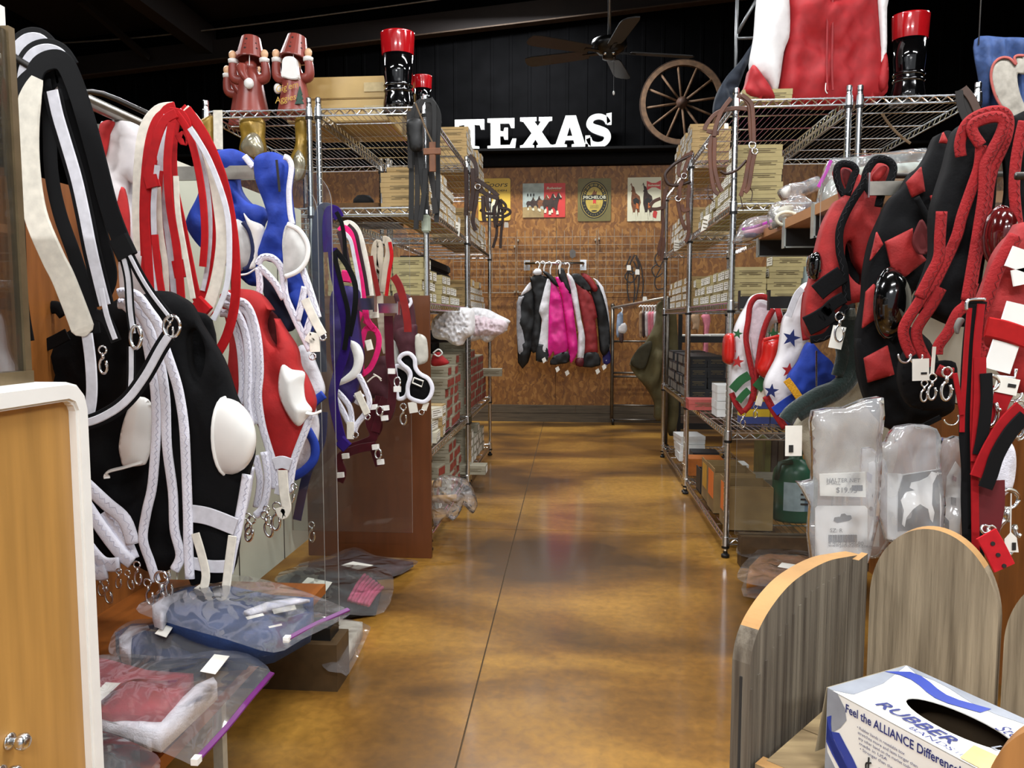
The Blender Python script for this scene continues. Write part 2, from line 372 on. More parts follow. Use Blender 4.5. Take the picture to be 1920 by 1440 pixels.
# back wall: black ribbed sheet metal above, strand board sheets below
wb = MB(); wb.bx(-6, 6, BY+.02, BY+.14, 0, 4.6)
wall = tag(wb.build('wall_back', BLKMETAL, origin=(0, BY, 0)), kind='structure')
x = -5.9; k = 0
while x < 5.9:                            # ribbed cladding sheets, 0.9 m wide
    mb = MB(); pf = [(0, 0)]
    for q in range(5): a = q*.18; pf += [(a+.02, 0), (a+.027, -.006), (a+.05, -.006), (a+.057, 0), (a+.17, 0)]
    pf.append((.9, 0)); n = len(pf)
    vs = [(x+p[0], BY+.015+p[1], z) for z in (2.6, 4.45) for p in pf]+[(x, BY+.03, 2.6), (x+.9, BY+.03, 2.6)]
    mb.add(vs, [(i, i+1, n+i+1, n+i) for i in range(n-1)])
    mb.build('cladding_sheet', BLKMETAL, wall); x += .9
for k in range(10):
    x0 = -6+k*1.22-.3
    MB().bx(x0+.0015, x0+1.2185, BY-.002, BY+.018, 0, 1.22-.002).build('osb_sheet', OSB, wall)
    MB().bx(x0+.0015, x0+1.2185, BY-.002, BY+.018, 1.222, 2.47).build('osb_sheet', OSB, wall)
tb = MB(); tb.bx(-6, 6, BY-.05, BY+.015, 2.475, 2.585); tb.bx(-6, 6, BY-.2, BY+.015, 2.585, 2.612)
tag(tb.build('trim_1', M('black_painted_wood', '#0c0b0b', .7, var=.2, spec=.1), bevel=.004), kind='structure')
bb = tag(MB().bx(-6, 6, BY-.028, BY-.002, 0, .085).build('baseboard_back', BASEM, origin=(0, BY, 0)), kind='structure')
x = -6
while x < 6: MB().bx(x+.001, x+1.5-.001, BY-.03, BY-.002, .088, .165).build('board', BASEM, bb); x += 1.5
for s, nm in ((-1, 'left'), (1, 'right')):
    tag(MB().bx(s*5.2-.06, s*5.2+.06, -3.2, 7.7, 0, 4.6).build('wall_'+nm, BLKMETAL), kind='structure')
# roof: dark brown deck rising to the right, purlins and a rafter under it
rz = lambda x: 3.86+.085*(x+1.55)
rf = MB(); rf.add([(-6, -3.2, rz(-6)+.25), (6, -3.2, rz(6)+.25), (6, 8, rz(6)+.25), (-6, 8, rz(-6)+.25), (-6, -3.2, rz(-6)+.3), (6, -3.2, rz(6)+.3), (6, 8, rz(6)+.3), (-6, 8, rz(-6)+.3)],
                  [(0, 3, 2, 1), (4, 5, 6, 7), (0, 1, 5, 4), (1, 2, 6, 5), (2, 3, 7, 6), (3, 0, 4, 7)])
ceil = tag(rf.build('ceiling', ROOFM, origin=(0, 0, 3.8)), kind='structure')
for y in (7.45,): 
    MB().bar((-6, y, rz(-6)-.09), (6, y, rz(6)-.09), .06, .2, mi=0).build('eave_beam', ROOFM, ceil)
    MB().bar((-6, y-.04, rz(-6)-.195), (6, y-.04, rz(6)-.195), .1, .012).build('beam_flange', M('bare_flange', '#4a3a2c', .6, .3), ceil)
for y in (6.0, 4.6, 3.0): MB().bar((-6, y, rz(-6)+.15), (6, y, rz(6)+.15), .06, .18).build('purlin', ROOFM, ceil)
for x in (-3.6, 3.4): MB().bar((x, -3, rz(x)+.02), (x, 7.5, rz(x)+.02), .14, .26).build('rafter', ROOFM, ceil)
MB().bar(at(150, 0, 6.6), at(277, 109, 7.35), .05, .05).build('brace', ROOFM, ceil)
MB().tube(pxp([(60, 84), (265, 70), (480, 45), (690, 17), (900, -12)], 7.2, 3), .008, 8).build('conduit', M('galvanised', '#8d8a84', .45, .8), ceil, smooth=True)
tagged = tag(bpy.data.objects.new('ceiling_lamps', None)) if False else None
# ---------------------------------------------------------------- ceiling strip lamps (out of frame, above)
LMAT = bpy.data.materials.new('lamp_diffuser'); LMAT.use_nodes = True
LMAT.node_tree.nodes['Principled BSDF'].inputs['Emission Color'].default_value = (1, .95, .88, 1); LMAT.node_tree.nodes['Principled BSDF'].inputs['Emission Strength'].default_value = 6
for i, (x, y, z, ln, p) in enumerate(LAMPS):
    t = thing('strip_lamp', (x, y, z+.01), ('white ceiling strip lamp above the camera', 'white ceiling strip lamp above the near aisle', 'white ceiling strip lamp behind the left display bay', 'white ceiling strip lamp behind the right display bay', 'white ceiling strip lamp above the wire racks in the aisle', 'white ceiling strip lamp far left above the racks', 'white ceiling strip lamp far right above the racks', 'white ceiling strip lamp before the back wall', 'white ceiling strip lamp behind the camera, left', 'white ceiling strip lamp behind the camera, right')[i], 'lamp', 'ceiling strip lamps')
    MB().bx(x-ln/2-.02, x+ln/2+.02, y-.09, y+.09, z+.035, z+.09).build('housing', WHITE, t)
    MB().bx(x-ln/2, x+ln/2, y-.07, y+.07, z+.012, z+.034).build('diffuser', LMAT, t)
# ---------------------------------------------------------------- wire shelving
PH = 1.93
def post_mesh():
    pf = [(.0118, .03)]
    for k in range(74):
        z = .05+k*.0254
        if z > PH-.04: break
        pf += [(.0127, z), (.0127, z+.021), (.0112, z+.022), (.0112, z+.0245)]
    pf += [(.0127, PH-.02), (.0127, PH-.004), (.009, PH)]
    mb = MB(); mb.lathe(pf, 12); o = mb.build('post', CHROME, origin=(0, 0, 0), smooth=False)
    me = o.data; bpy.data.objects.remove(o)
    mb = MB(); mb.lathe([(.0095, 0), (.0175, .003), (.0175, .012), (.0095, .018), (.008, .034)], 14)
    o = mb.build('foot', BLACKPL, origin=(0, 0, 0)); f = o.data; bpy.data.objects.remove(o); return me, f
POSTM, FOOTM = post_mesh()
_sm = {}
def shelf_mesh(lx, ly):
    if (lx, ly) in _sm: return _sm[(lx, ly)]
    mb = MB(); r = .0034
    w4 = lambda a, b, rr, n=4: mb.tube([a, b], rr, n)
    for z in (-.004, -.030):
        w4((.012, 0, z), (lx-.012, 0, z), .004, 6); w4((.012, ly, z), (lx-.012, ly, z), .004, 6)
        w4((0, .012, z), (0, ly-.012, z), .004, 6); w4((lx, .012, z), (lx, ly-.012, z), .004, 6)
    def zig(a, b, n):
        a = Vector(a); b = Vector(b); pts = []
        for k in range(n+1): pts.append(a+(b-a)*k/n+Vector((0, 0, -.006 if k % 2 else -.028)))
        for k in range(n): w4(pts[k], pts[k+1], .0026)
    nx = int(lx/.026); ny = int(ly/.026)
    zig((.015, 0, 0), (lx-.015, 0, 0), nx); zig((.015, ly, 0), (lx-.015, ly, 0), nx)
    zig((0, .015, 0), (0, ly-.015, 0), ny); zig((lx, .015, 0), (lx, ly-.015, 0), ny)
    k = 1
    while k*.0254 < lx-.01: w4((k*.0254, 0, 0), (k*.0254, ly, 0), .0016); k += 1
    nb = int(ly/.2)
    for k in range(1, nb): w4((0, ly*k/nb, -.006), (lx, ly*k/nb, -.006), .0034, 6)
    for (cx, cy) in ((0, 0), (lx, 0), (0, ly), (lx, ly)):
        mb.lathe([(.0135, -.036), (.0175, -.034), (.0155, .004), (.0135, .006)], 12, (cx, cy, 0))
        mb.lathe([(.0135, -.046), (.0165, -.045), (.0165, -.036), (.0135, -.0355)], 12, (cx, cy, 0), 1)
    o = mb.build('shelf', [CHROME, BLACKPL], origin=(0, 0, 0)); me = o.data; bpy.data.objects.remove(o); _sm[(lx, ly)] = me; return me
def rack(x0, x1, y0, y1, levels, label):
    t = thing('wire_rack', ((x0+x1)/2, (y0+y1)/2, 0), label, 'shelf', 'chrome wire racks along the aisle')
    for (x, y) in ((x0, y0), (x1, y0), (x0, y1), (x1, y1)):
        o = bpy.data.objects.new('post', POSTM); C.objects.link(o); o.parent = t; o.location = Vector((x, y, 0))-t.location
        q = bpy.data.objects.new('foot', FOOTM); C.objects.link(q); q.parent = o
    for z in levels:
        o = bpy.data.objects.new('shelf', shelf_mesh(round(x1-x0, 3), round(y1-y0, 3))); C.objects.link(o); o.parent = t; o.location = Vector((x0, y0, z))-t.location
    return t
Z5 = 1.885; Z4 = 1.475; Z3 = 1.075; Z2L = .435; Z2R = .535; Z1 = .085
rack(-1.085, -.63, 3.23, 4.43, (Z5, Z4, Z3, Z2L, Z1), 'chrome wire rack left of the aisle, beside the brown wooden panel, hung with dark belts')
rack(-1.085, -.63, 4.49, 5.6, (Z5, Z4, Z3, Z2L, Z1), 'far chrome wire rack left of the aisle with red-labelled boxes')
rack(-1.575, -1.125, 3.23, 4.43, (Z5, Z4, Z3), 'chrome wire rack carrying the two terracotta figures on top')
rack(.635, 1.075, 3.24, 4.43, (Z5, Z4, Z3, Z2R, Z1), 'chrome wire rack right of the aisle with open cartons at the bottom')
rack(.635, 1.075, 4.47, 5.62, (Z5, Z4, Z3, Z2R, Z1), 'far chrome wire rack right of the aisle beside the olive cover')
rack(1.117, 1.565, 3.24, 4.43, (Z5, Z3+.1), 'empty-topped chrome wire rack under the tall glossy boot at right')
# ---------------------------------------------------------------- cartons on the racks
TAN = M('tan_cardboard', '#b79a68', .8, var=.1, scale=12)
TAN2 = M('khaki_cardboard', '#a89a6c', .8, var=.1, scale=12)
GREYC = M('grey_cardboard', '#98917c', .8, var=.12, scale=10)
CREAMC = M('cream_cardboard', '#cfc8b2', .75, var=.06, scale=10)
REDL = M('brick_red_label', '#93392c', .7, var=.1)
ORANGEL = M('orange_label', '#e2762c', .7, var=.05)
PRINT = M('brown_print', '#6b5f45', .9, var=.1)
def carton(name, lx, ly, lz, mat, lab=None, labside=1, labmat=None, lines=True, lid=.55):
    """carton with an overlapping lid; origin at the middle of its base; label child on the aisle end, print on the long side."""
    mb = MB(); e = .0015
    mb.bx(-lx/2+e, lx/2-e, -ly/2+e, ly/2-e, 0, lz*lid+.002); mb.bx(-lx/2, lx/2, -ly/2, ly/2, lz*lid, lz)
    o = mb.build(name, mat, origin=(0, 0, 0)); o.hide_render = False
    if lab:
        f = labside*(lx/2+.0006); q = MB(); w = ly*lab/2; a = labside*.0004
        q.add([(f, -w, lz*.14), (f, w, lz*.14), (f, w, lz*.86), (f, -w, lz*.86), (f+a, -w, lz*.14), (f+a, w, lz*.14), (f+a, w, lz*.86), (f+a, -w, lz*.86)],
              [(0, 3, 2, 1), (4, 5, 6, 7), (0, 1, 5, 4), (1, 2, 6, 5), (2, 3, 7, 6), (3, 0, 4, 7)])
        if labmat is None:
            for k, (u0, u1) in enumerate(((-.8, .5), (-.8, .8), (-.8, .1))):
                z = lz*(.7-.2*k); q.add([(f+a*2, w*u0, z), (f+a*2, w*u1, z), (f+a*2, w*u1, z+lz*.06), (f+a*2, w*u0, z+lz*.06)], [(0, 1, 2, 3)], 1)
        q.build('label', [labmat or PAPER, PRINT], o)
    if lines:
        q = MB(); y = -ly/2-.0006
        for (u0, u1, z, h) in ((-.6, .75, .62, .07), (-.45, .5, .48, .05), (-.6, -.15, .34, .05), (0, .7, .34, .05)):
            q.add([(u0*lx/2, y, z*lz), (u1*lx/2, y, z*lz), (u1*lx/2, y, (z+h)*lz), (u0*lx/2, y, (z+h)*lz)], [(0, 1, 2, 3)])
        q.build('print', PRINT, o)
    return o
PROTO = {}
def place(key, maker, x, y, z, rz, label, cat, group):
    if key not in PROTO: PROTO[key] = maker(); o = PROTO[key]; o.location = (x, y, z); o.rotation_euler[2] = rz
    else: o = dup(PROTO[key], (x, y, z), None, rz)
    for k in ('group', 'label', 'category'):
        if k in o: del o[k]
    return tag(o, label, cat, group)
rb = random.Random(3); ORD = ('first', 'second', 'third', 'fourth', 'fifth', 'sixth', 'seventh', 'eighth', 'ninth', 'tenth', 'eleventh')
def wallstack(key, maker, lx, ly, lz, face, y0, ny, rows, z0, side, label, group, jit=.006, deep=1, gap=.003, tilt=.02):
    for i in range(ny):
        r = rows[i % len(rows)] if isinstance(rows, (list, tuple)) else rows
        for k in range(r):
            for d in range(deep):
                x = face-side*(lx/2+d*(lx+.004))+side*rb.uniform(-jit, jit)
                lb = '%s, %s stack from the front, %s up%s' % (label, ORD[i], ORD[k], (', inner' if d == deep-1 else ', middle') if d else '')
                place(key, maker, x, y0+ly/2+i*(ly+gap)+rb.uniform(-.001, .001), z0+.002+k*(lz+.0012), rb.uniform(-tilt, tilt), lb, 'box', group)
nail = lambda s: (lambda: carton('small_carton', .22, .105, .043, TAN, .85, s, None, True))
# left racks (aisle ends face +x)
wallstack('nl', nail(1), .22, .105, .043, -.648, 3.42, 8, (4, 5, 5, 5, 4, 4, 3, 2), Z4, 1, 'tan carton behind the dark belts', 'tan cartons, second shelf of the left rack')
wallstack('nl', nail(1), .22, .105, .043, -.645, 4.55, 8, (5, 6, 4, 4, 3, 5, 5, 3), Z5, 1, 'tan carton on top of far left rack', 'tan cartons on the far left rack top')
wallstack('nl', nail(1), .22, .105, .043, -.645, 4.6, 8, (4, 4, 5, 4, 4, 3, 4, 4), Z4, 1, 'tan carton behind the left brown bridles', 'tan cartons behind the left bridles')
wallstack('n2', lambda: carton('small_carton', .135, .1, .047, TAN2, .8, 1, None, True), .135, .1, .047, -.655, 3.27, 3, (4, 4, 3), Z3, 1, 'khaki carton above the brown wooden panel', 'khaki cartons above the brown panel', deep=3)
wallstack('nl2', lambda: carton('small_carton', .24, .12, .047, TAN2, .8, 1, None, True), .24, .12, .047, -.66, 3.75, 5, (3, 3, 2, 2, 1), Z3, 1, 'long khaki carton just above white tulle', 'khaki cartons above the tulle', deep=1)
wallstack('nl', nail(1), .22, .105, .043, -.65, 4.58, 8, (3, 3, 4, 3, 3, 4, 3, 2), Z3, 1, 'small tan carton above tulle, far rack', 'tan cartons above the tulle')
sh = lambda: carton('flat_carton', .175, .115, .052, GREYC, .8, 1, REDL, True, .4)
wallstack('rl', sh, .175, .115, .052, -.66, 4.53, 9, (7, 8, 7, 7, 6, 6, 6, 6, 3), Z2L, 1, 'red-labelled carton in the left carton wall', 'wall of red-labelled cartons', deep=1, jit=.004)
wallstack('rl', sh, .175, .115, .052, -.66, 3.86, 4, (5, 6, 6, 7), Z2L, 1, 'red-labelled carton under the white tulle', 'grey cartons under the tulle', deep=2, jit=.01)
place('rl', sh, -.62, 5.535, Z2L+.002+3*.0532, .1, 'single grey carton sticking out over the aisle atop the red-labelled wall', 'box', None)
wc = lambda: carton('flat_carton', .2, .13, .05, CREAMC, .8, 1, None, True, .5)
for (x, y, z, a, lb) in ((-.735, 3.5, Z2L, .05, 'cream flat carton at the bottom of the messy pile on the lower left rack'), (-.75, 3.5, Z2L+.054, -.1, 'cream flat carton, second of the messy pile on the lower left rack'), (-.735, 3.52, Z2L+.108, -.3, 'cream carton with a dark print lying askew on the messy pile')):
    place('wc', wc, x, y, z+.002, a, lb, 'box', 'cream cartons in the messy pile')
ob = PROTO['wc']
MB().lathe([(.028, .0505), (.030, .0512), (.04, .0512), (.042, .0505)], 20, ob.location+Vector((0, 0, 0)), 0, 1.6, .8).build('print_ring', INK, ob)
for k in range(3): place('nl3', lambda: carton('small_carton', .16, .1, .05, TAN, .85, 1, None, True), -.72, 3.68, Z2L+.002+k*.052, .06-.05*k, 'tan carton beside the messy cream pile, %s of three' % ('lowest', 'middle', 'topmost')[k], 'box', 'three tan cartons beside the messy pile')
o = carton('upright_carton', .06, .1, .115, CREAMC, .7, 1, M('pale_blue_print', '#aebfcf', .7), False, .8); o.location = (-.672, 3.34, Z2L+.002); tag(o, 'upright cream carton with a number on its side, front of the lower left shelf', 'box')
lettering('2', .03, frame(Vector((-.675, 3.29-.0008, Z2L+.02)), (1, 0, 0), (0, 0, 1)), INK, o, 'number') if False else None
wallstack('gl', lambda: carton('flat_carton', .18, .11, .052, GREYC, .75, 1, PAPER, True, .45), .18, .11, .052, -.655, 4.53, 8, (5, 4, 4, 3, 3, 4, 2, 3), Z1, 1, 'grey carton near floor, far left rack', 'grey cartons near the floor, far left')
wallstack('rl', sh, .175, .115, .052, -.655, 3.95, 3, (5, 5, 4), Z1, 1, 'grey carton behind the wooden rods', 'grey cartons behind the rods', deep=2, jit=.008)
for k in range(3): place('rl', sh, -.75+.012*k, 3.62, Z1+.06+k*.053, (.05, -.03, -.14)[k], ('grey red-labelled carton, lowest of three above the bag of rods', 'grey red-labelled carton, middle of three above the bag of rods', 'grey red-labelled carton lying tilted above the bag of rods')[k], 'box', 'three cartons above the rods')
place('gl', None, -.74, 3.62, Z1+.002, 0, 'grey carton under the three red-labelled ones beside the rods', 'box', None)
place('gl', None, -.617, 4.5, Z1+.004, 0, 'grey carton jutting over the aisle from the lowest far left shelf', 'box', None)
# right racks (aisle ends face -x)
n3 = lambda: carton('small_carton', .138, .095, .047, TAN2, .85, -1, None, True)
wallstack('n3', n3, .138, .095, .047, .655, 3.3, 11, (3, 3, 3, 3, 3, 2, 3, 3, 3, 2, 3), Z3, -1, 'khaki carton above the star-printed hoods', 'khaki cartons above the hoods', deep=2)
place('n3', n3, .88, 3.35, Z3+.002+3*.0482, .03, 'single khaki carton topping the cartons beside the clear bottle', 'box', None)
wallstack('nr', nail(-1), .22, .105, .043, .655, 4.55, 9, (4, 4, 3, 4, 4, 4, 4, 3, 4), Z3, -1, 'tan carton beside the olive cover', 'tan cartons beside the olive cover')
wallstack('nr2', lambda: carton('small_carton', .2, .1, .05, TAN2, .85, -1, None, True), .2, .1, .05, .66, 3.36, 9, (5, 4, 3, 2, 3, 2, 2, 1, 2), Z4, -1, 'khaki carton behind the tan bridle', 'khaki cartons behind the tan bridle')
wallstack('nr', nail(-1), .22, .105, .043, .66, 4.6, 8, (4, 3, 4, 4, 4, 3, 4, 4), Z4, -1, 'tan carton next to the two-horse sign', 'tan cartons next to the horse poster')
wallstack('nr', nail(-1), .22, .105, .043, .66, 4.6, 7, (5, 6, 5, 6, 6, 4, 6), Z5, -1, 'tan carton under the wagon wheel', 'tan cartons under the wagon wheel')
place('nr2', None, .77, 3.34, Z5+.002, 0, 'lone khaki carton on top of the right rack under the red jacket', 'box', None)
BLKC = M('black_cardboard', '#1d1f22', .55, var=.1); GREYE = M('grey_label', '#6a665e', .7)
wallstack('bk', lambda: carton('dark_carton', .105, .12, .062, BLKC, .85, -1, GREYE, True), .105, .12, .062, .655, 4.54, 8, (4, 4, 4, 4, 4, 3, 4, 4), Z2R, -1, 'black carton with grey end label', 'black cartons with grey ends', deep=2)
PINKC = M('salmon_card', '#b4544d', .6, var=.1); YELC = M('yellow_card', '#e2b90e', .5, var=.04); BLUC = M('blue_card', '#1d3f8c', .5, var=.05); WHC = M('white_card', '#dedfdd', .5, var=.03)
for k in range(2):
    o = carton('salmon_box', .16, .055, .055, PINKC, None, -1, None, True); o.location = (.66, 4.02+k*.06, Z2R+.003); tag(o, ('salmon-pink box jutting over the aisle, the nearer of two', 'salmon-pink box jutting over the aisle, the farther of two')[k], 'box', 'two salmon boxes')
for k in range(4):
    o = carton('white_box', .075, .07, .075, WHC, None, -1, None, False, .5); o.location = (.71, 3.75+.078*(k % 2), Z2R+.003+.077*(k//2)); tag(o, 'small white box with a dark mark beside the yellow boxes, %s' % ('near lower', 'far lower', 'near upper', 'far upper')[k], 'box', 'white boxes beside the yellow ones')
    MB().prism([(x*.02, .035+z*.012) for x, z in ((-1, .6), (-.2, .5), (.3, 1), (1, .2), (.2, -.2), (.6, -.9), (0, -.3), (-.5, .2))], -.0362, -.0355).xf(Matrix.Translation(o.location)).build('mark', INK, o)
for k in range(6):
    o = MB().bx(-.062, .062, -.04, .04, .032, .066, 0).bx(-.062, .062, -.04, .04, 0, .032, 1).build('yellow_blue_box', [YELC, BLUC], origin=(0, 0, 0))
    o.location = (.80+.128*(k % 3), 3.52, Z2R+.003+.068*(k//3)); tag(o, 'yellow-topped blue box behind the star-printed hoods, %s %s' % (('lower', 'upper')[k//3], ('left', 'middle', 'right')[k % 3]), 'box', 'yellow and blue boxes')
    MB().bx(-.04, .02, -.0408, -.0402, .014, .022).xf(Matrix.Translation(o.location)).build('lettering', WHC, o)
# open cartons at the bottom right, with orange slips
KRAFT = M('kraft_board', '#8d7247', .8, var=.15, scale=8)
def opencarton(x0, x1, y0, y1, h, label, slip=None, lean=.0, mat=None):
    t = thing('open_carton', ((x0+x1)/2, (y0+y1)/2, Z1+.004), label, 'box', 'open cartons at the bottom of the right rack'); z = Z1+.004; w = .004
    mb = MB(); mb.bx(x0, x1, y0, y1, z, z+w); mb.bx(x0, x0+w, y0, y1, z, z+h*1.08); mb.bx(x1-w, x1, y0, y1, z, z+h*.96); mb.bx(x0+w, x1-w, y0, y0+w, z, z+h*.93); mb.bx(x0+w, x1-w, y1-w, y1, z, z+h)
    mb.build('body', mat or KRAFT, t)
    mb = MB(); mb.bx(x0+w, x1-w, y0+w*1.5, y0+w*2.2, z+h*.3, z+h*.97); mb.build('flap', mat or KRAFT, t)
    if slip: MB().bx(x0-.0012, x0-.0002, y0+.015, y1-.03, z+h*.35, z+h*.98).build('slip', slip, t)
    return t
opencarton(.655, .85, 3.33, 3.5, .2, 'open kraft carton at the near end of the bottom right shelf, orange slip', ORANGEL)
opencarton(.65, .84, 3.62, 3.8, .2, 'open kraft carton with a large orange slip, second on the bottom right shelf', ORANGEL)
opencarton(.655, .84, 3.84, 4.0, .19, 'open kraft carton with a yellow slip, third on the bottom right shelf', M('yellow_slip', '#c9972d', .7))
opencarton(.655, .83, 4.04, 4.18, .12, 'low black open carton behind the yellow-slipped one', None, mat=BLKC)
o = MB().bx(.86, 1.0, 3.66, 3.85, Z1+.003, Z1+.165).build('grey_carton', M('grey_taped_carton', '#77705f', .7, var=.12), bevel=.002); tag(o, 'closed grey-brown carton beside the green jug on the bottom shelf', 'box')
o = carton('orange_box', .2, .15, .1, M('orange_brown_card', '#b5651f', .7), None, -1, None, False, .65); o.location = (.765, 4.6, Z1+.003); tag(o, 'orange box lettered SH on the bottom far right shelf', 'box')
lettering('SH', .055, FACING(Vector((.79, 4.6-.0765, Z1+.012))), INK, o, 'lettering', True)
for k in range(3):
    o = place('wc2', lambda: carton('flat_carton', .16, .22, .052, WHC, None, -1, None, False), .75, 5.1+.01*k, Z1+.003+k*.054, .05*k, 'white flat carton beyond the orange box, %s of three' % ('lowest', 'middle', 'topmost')[k], 'box', 'white cartons at the far bottom right')
o = carton('black_tray', .16, .16, .1, BLKC, None, -1, None, False); o.location = (.8, 4.82, Z1+.003); tag(o, 'black box between the orange box and the white stack', 'box')
o = carton('flat_carton', .17, .14, .04, WHC, None, -1, None, False); o.location = (.96, 4.75, Z1+.003); tag(o, 'flat white box with an oval print lying beside the orange box', 'box')
MB().lathe([(.001, .0405), (.03, .0412), (.032, .0405)], 16, o.location, 0, 1.4, .7).build('print', INK, o)
# green jug and clear bottle
p = at(1490, 925, 3.55); GREENB = M('green_plastic', '#1d5b43', .3, var=.05); t = thing('green_jug', (p.x, 3.55, Z1), 'large green plastic jug with a pale label on the bottom right shelf', 'jug')
pf = [(.001, .003), (.09, .003), (.1, .015), (.1, .2), (.095, .235), (.07, .27), (.035, .285), (.03, .29), (.03, .31)]
MB().lathe(pf, 24, (p.x, 3.55, Z1), 0, 1, .75).build('body', GREENB, t, smooth=True)
MB().lathe([(.034, .31), (.034, .335), (.03, .34)], 20, (p.x, 3.55, Z1)).build('cap', GREENB, t, smooth=True)
MB().tube([(p.x-.03, 3.5, Z1+.28), (p.x-.085, 3.49, Z1+.275), (p.x-.1, 3.49, Z1+.2)], .012, 8).build('handle', M('dark_green', '#173b2d', .4), t, smooth=True)
mb = MB(); 
for k in range(9):
    a = math.radians(-130+k*9); b = math.radians(-130+(k+1)*9); r = .1012
    mb.add([(p.x+r*math.cos(a), 3.55+.75*r*math.sin(a), Z1+.06), (p.x+r*math.cos(b), 3.55+.75*r*math.sin(b), Z1+.06), (p.x+r*math.cos(b), 3.55+.75*r*math.sin(b), Z1+.19), (p.x+r*math.cos(a), 3.55+.75*r*math.sin(a), Z1+.19)], [(0, 1, 2, 3)], 1 if k >= 6 else 0)
mb.build('label', [M('pale_label', '#a9bac0', .6), M('mid_blue_label', '#6f8aa0', .6)], t)
for k in range(3): MB().bx(p.x+.005, p.x+.045, 3.55-.0775, 3.55-.0762, Z1+.09+.022*k, Z1+.098+.022*k).build('lettering', INK, t)
x = 1.0; y = 3.38; t = thing('clear_bottle', (x, y, Z3), 'tall clear plastic bottle with blue lettering beside the khaki cartons', 'bottle'); CB = M('frosted_clear', '#bcd0d4', .25, var=.04)
MB().lathe([(.001, .004), (.058, .004), (.062, .015), (.062, .14), (.055, .165), (.03, .185), (.026, .19), (.026, .2)], 20, (x, y, Z3), 0, 1, .8).build('body', CB, t, smooth=True)
MB().lathe([(.03, .2), (.03, .222), (.027, .225)], 16, (x, y, Z3)).build('cap', WHITE, t, smooth=True)
lettering('SHINE', .018, FACING(Vector((x-.03, y-.0505, Z3+.1))), BLUC, t, 'lettering', True); lettering('LEAVES', .016, FACING(Vector((x-.032, y-.0505, Z3+.082))), BLUC, t, 'lettering', True)
# olive and dark books standing behind
for k, (c, w) in enumerate((('#5f5f20', .03), ('#3b3227', .028), ('#4a3f2e', .026), ('#35302a', .03), ('#2d4034', .03))):
    o = MB().bx(.985+.034*k, .985+.034*k+w, 4.05, 4.3, Z1+.003, Z1+.3).build('binder', M('binder_%d' % k, c, .6), bevel=.002)
    tag(o, ('olive binder standing upright behind the green jug', 'dark brown binder next to the olive one', 'brown binder, third from the olive one', 'blackish binder, fourth from the olive one', 'dark green binder, farthest from the olive one')[k], 'binder', 'binders behind the jug')
# bag of wooden rods, lowest left shelf
t = thing('rod_bag', (-.75, 3.4, Z1), 'clear plastic bag of pale wooden rods hanging over the lowest left shelf', 'bag')
WOODR = M('pale_dowel', '#c59a62', .6, var=.12, scale=10)
for k, (zz, l, a) in enumerate(((.02, .3, .02), (.05, .28, -.03), (.1, .33, .05), (.13, .3, -.1), (.155, .26, .1))):
    c = Vector((-.86, 3.37+.02*(k % 2), Z1+zz)); d = Vector((math.cos(a), 0, math.sin(a)))
    MB().tube([c, c+d*l], .017, 12).build('rod', WOODR, t, smooth=True)
soft('plastic_bag', [(813, 902), (860, 900), (880, 915), (892, 948), (886, 962), (868, 945), (862, 962), (850, 975), (835, 968), (815, 985)], 3.33, clearmat('bag_clear', milky=.13, gloss=.6, bump=.8, bscale=25), t, th=.07, puff=.012, wr=.02)
# tulle skirt stuffed on the shelf below the cartons: pleated frill
TUL = M('white_tulle', '#fdfafc', .9, var=.08, sheen=.5, bump=.5, scale=40); TUP = M('pink_tulle', '#f3dfe5', .9, var=.08, sheen=.5, bump=.5, scale=40)
t = thing('tulle_skirt', at(870, 640, 4.4), 'fluffy white and pale pink tulle bulging from the left rack over the aisle', 'skirt')
for k, (ol, Y, m) in enumerate((([(812, 600), (840, 580), (880, 578), (886, 600), (884, 625), (870, 636), (862, 648), (848, 645), (838, 638), (822, 636), (812, 628)], 4.2, TUL), ([(876, 582), (905, 578), (932, 590), (954, 602), (946, 612), (948, 620), (930, 630), (914, 642), (900, 636), (884, 640), (870, 630)], 4.62, TUL), ([(880, 590), (920, 596), (950, 604), (940, 626), (905, 630), (880, 625)], 4.58, TUP))):
    soft('tulle_layer', ol, Y, m, t, th=.12, puff=.05, wr=.022, wf=5.5, step=2.6, seed=k)
o = soft('red_pouch', [(811, 668), (820, 660), (828, 668), (840, 682), (811, 686)], 3.75, M('red_felt', '#a3181c', .8), th=.05, puff=.02); tag(o, 'red cloth pouch with white cord lying on the grey cartons', 'pouch')
MB().tube(pxp([(812, 662), (822, 655), (829, 662), (822, 668), (814, 664)], 3.72), .004, 6).build('cord', WHITE, o, smooth=True)
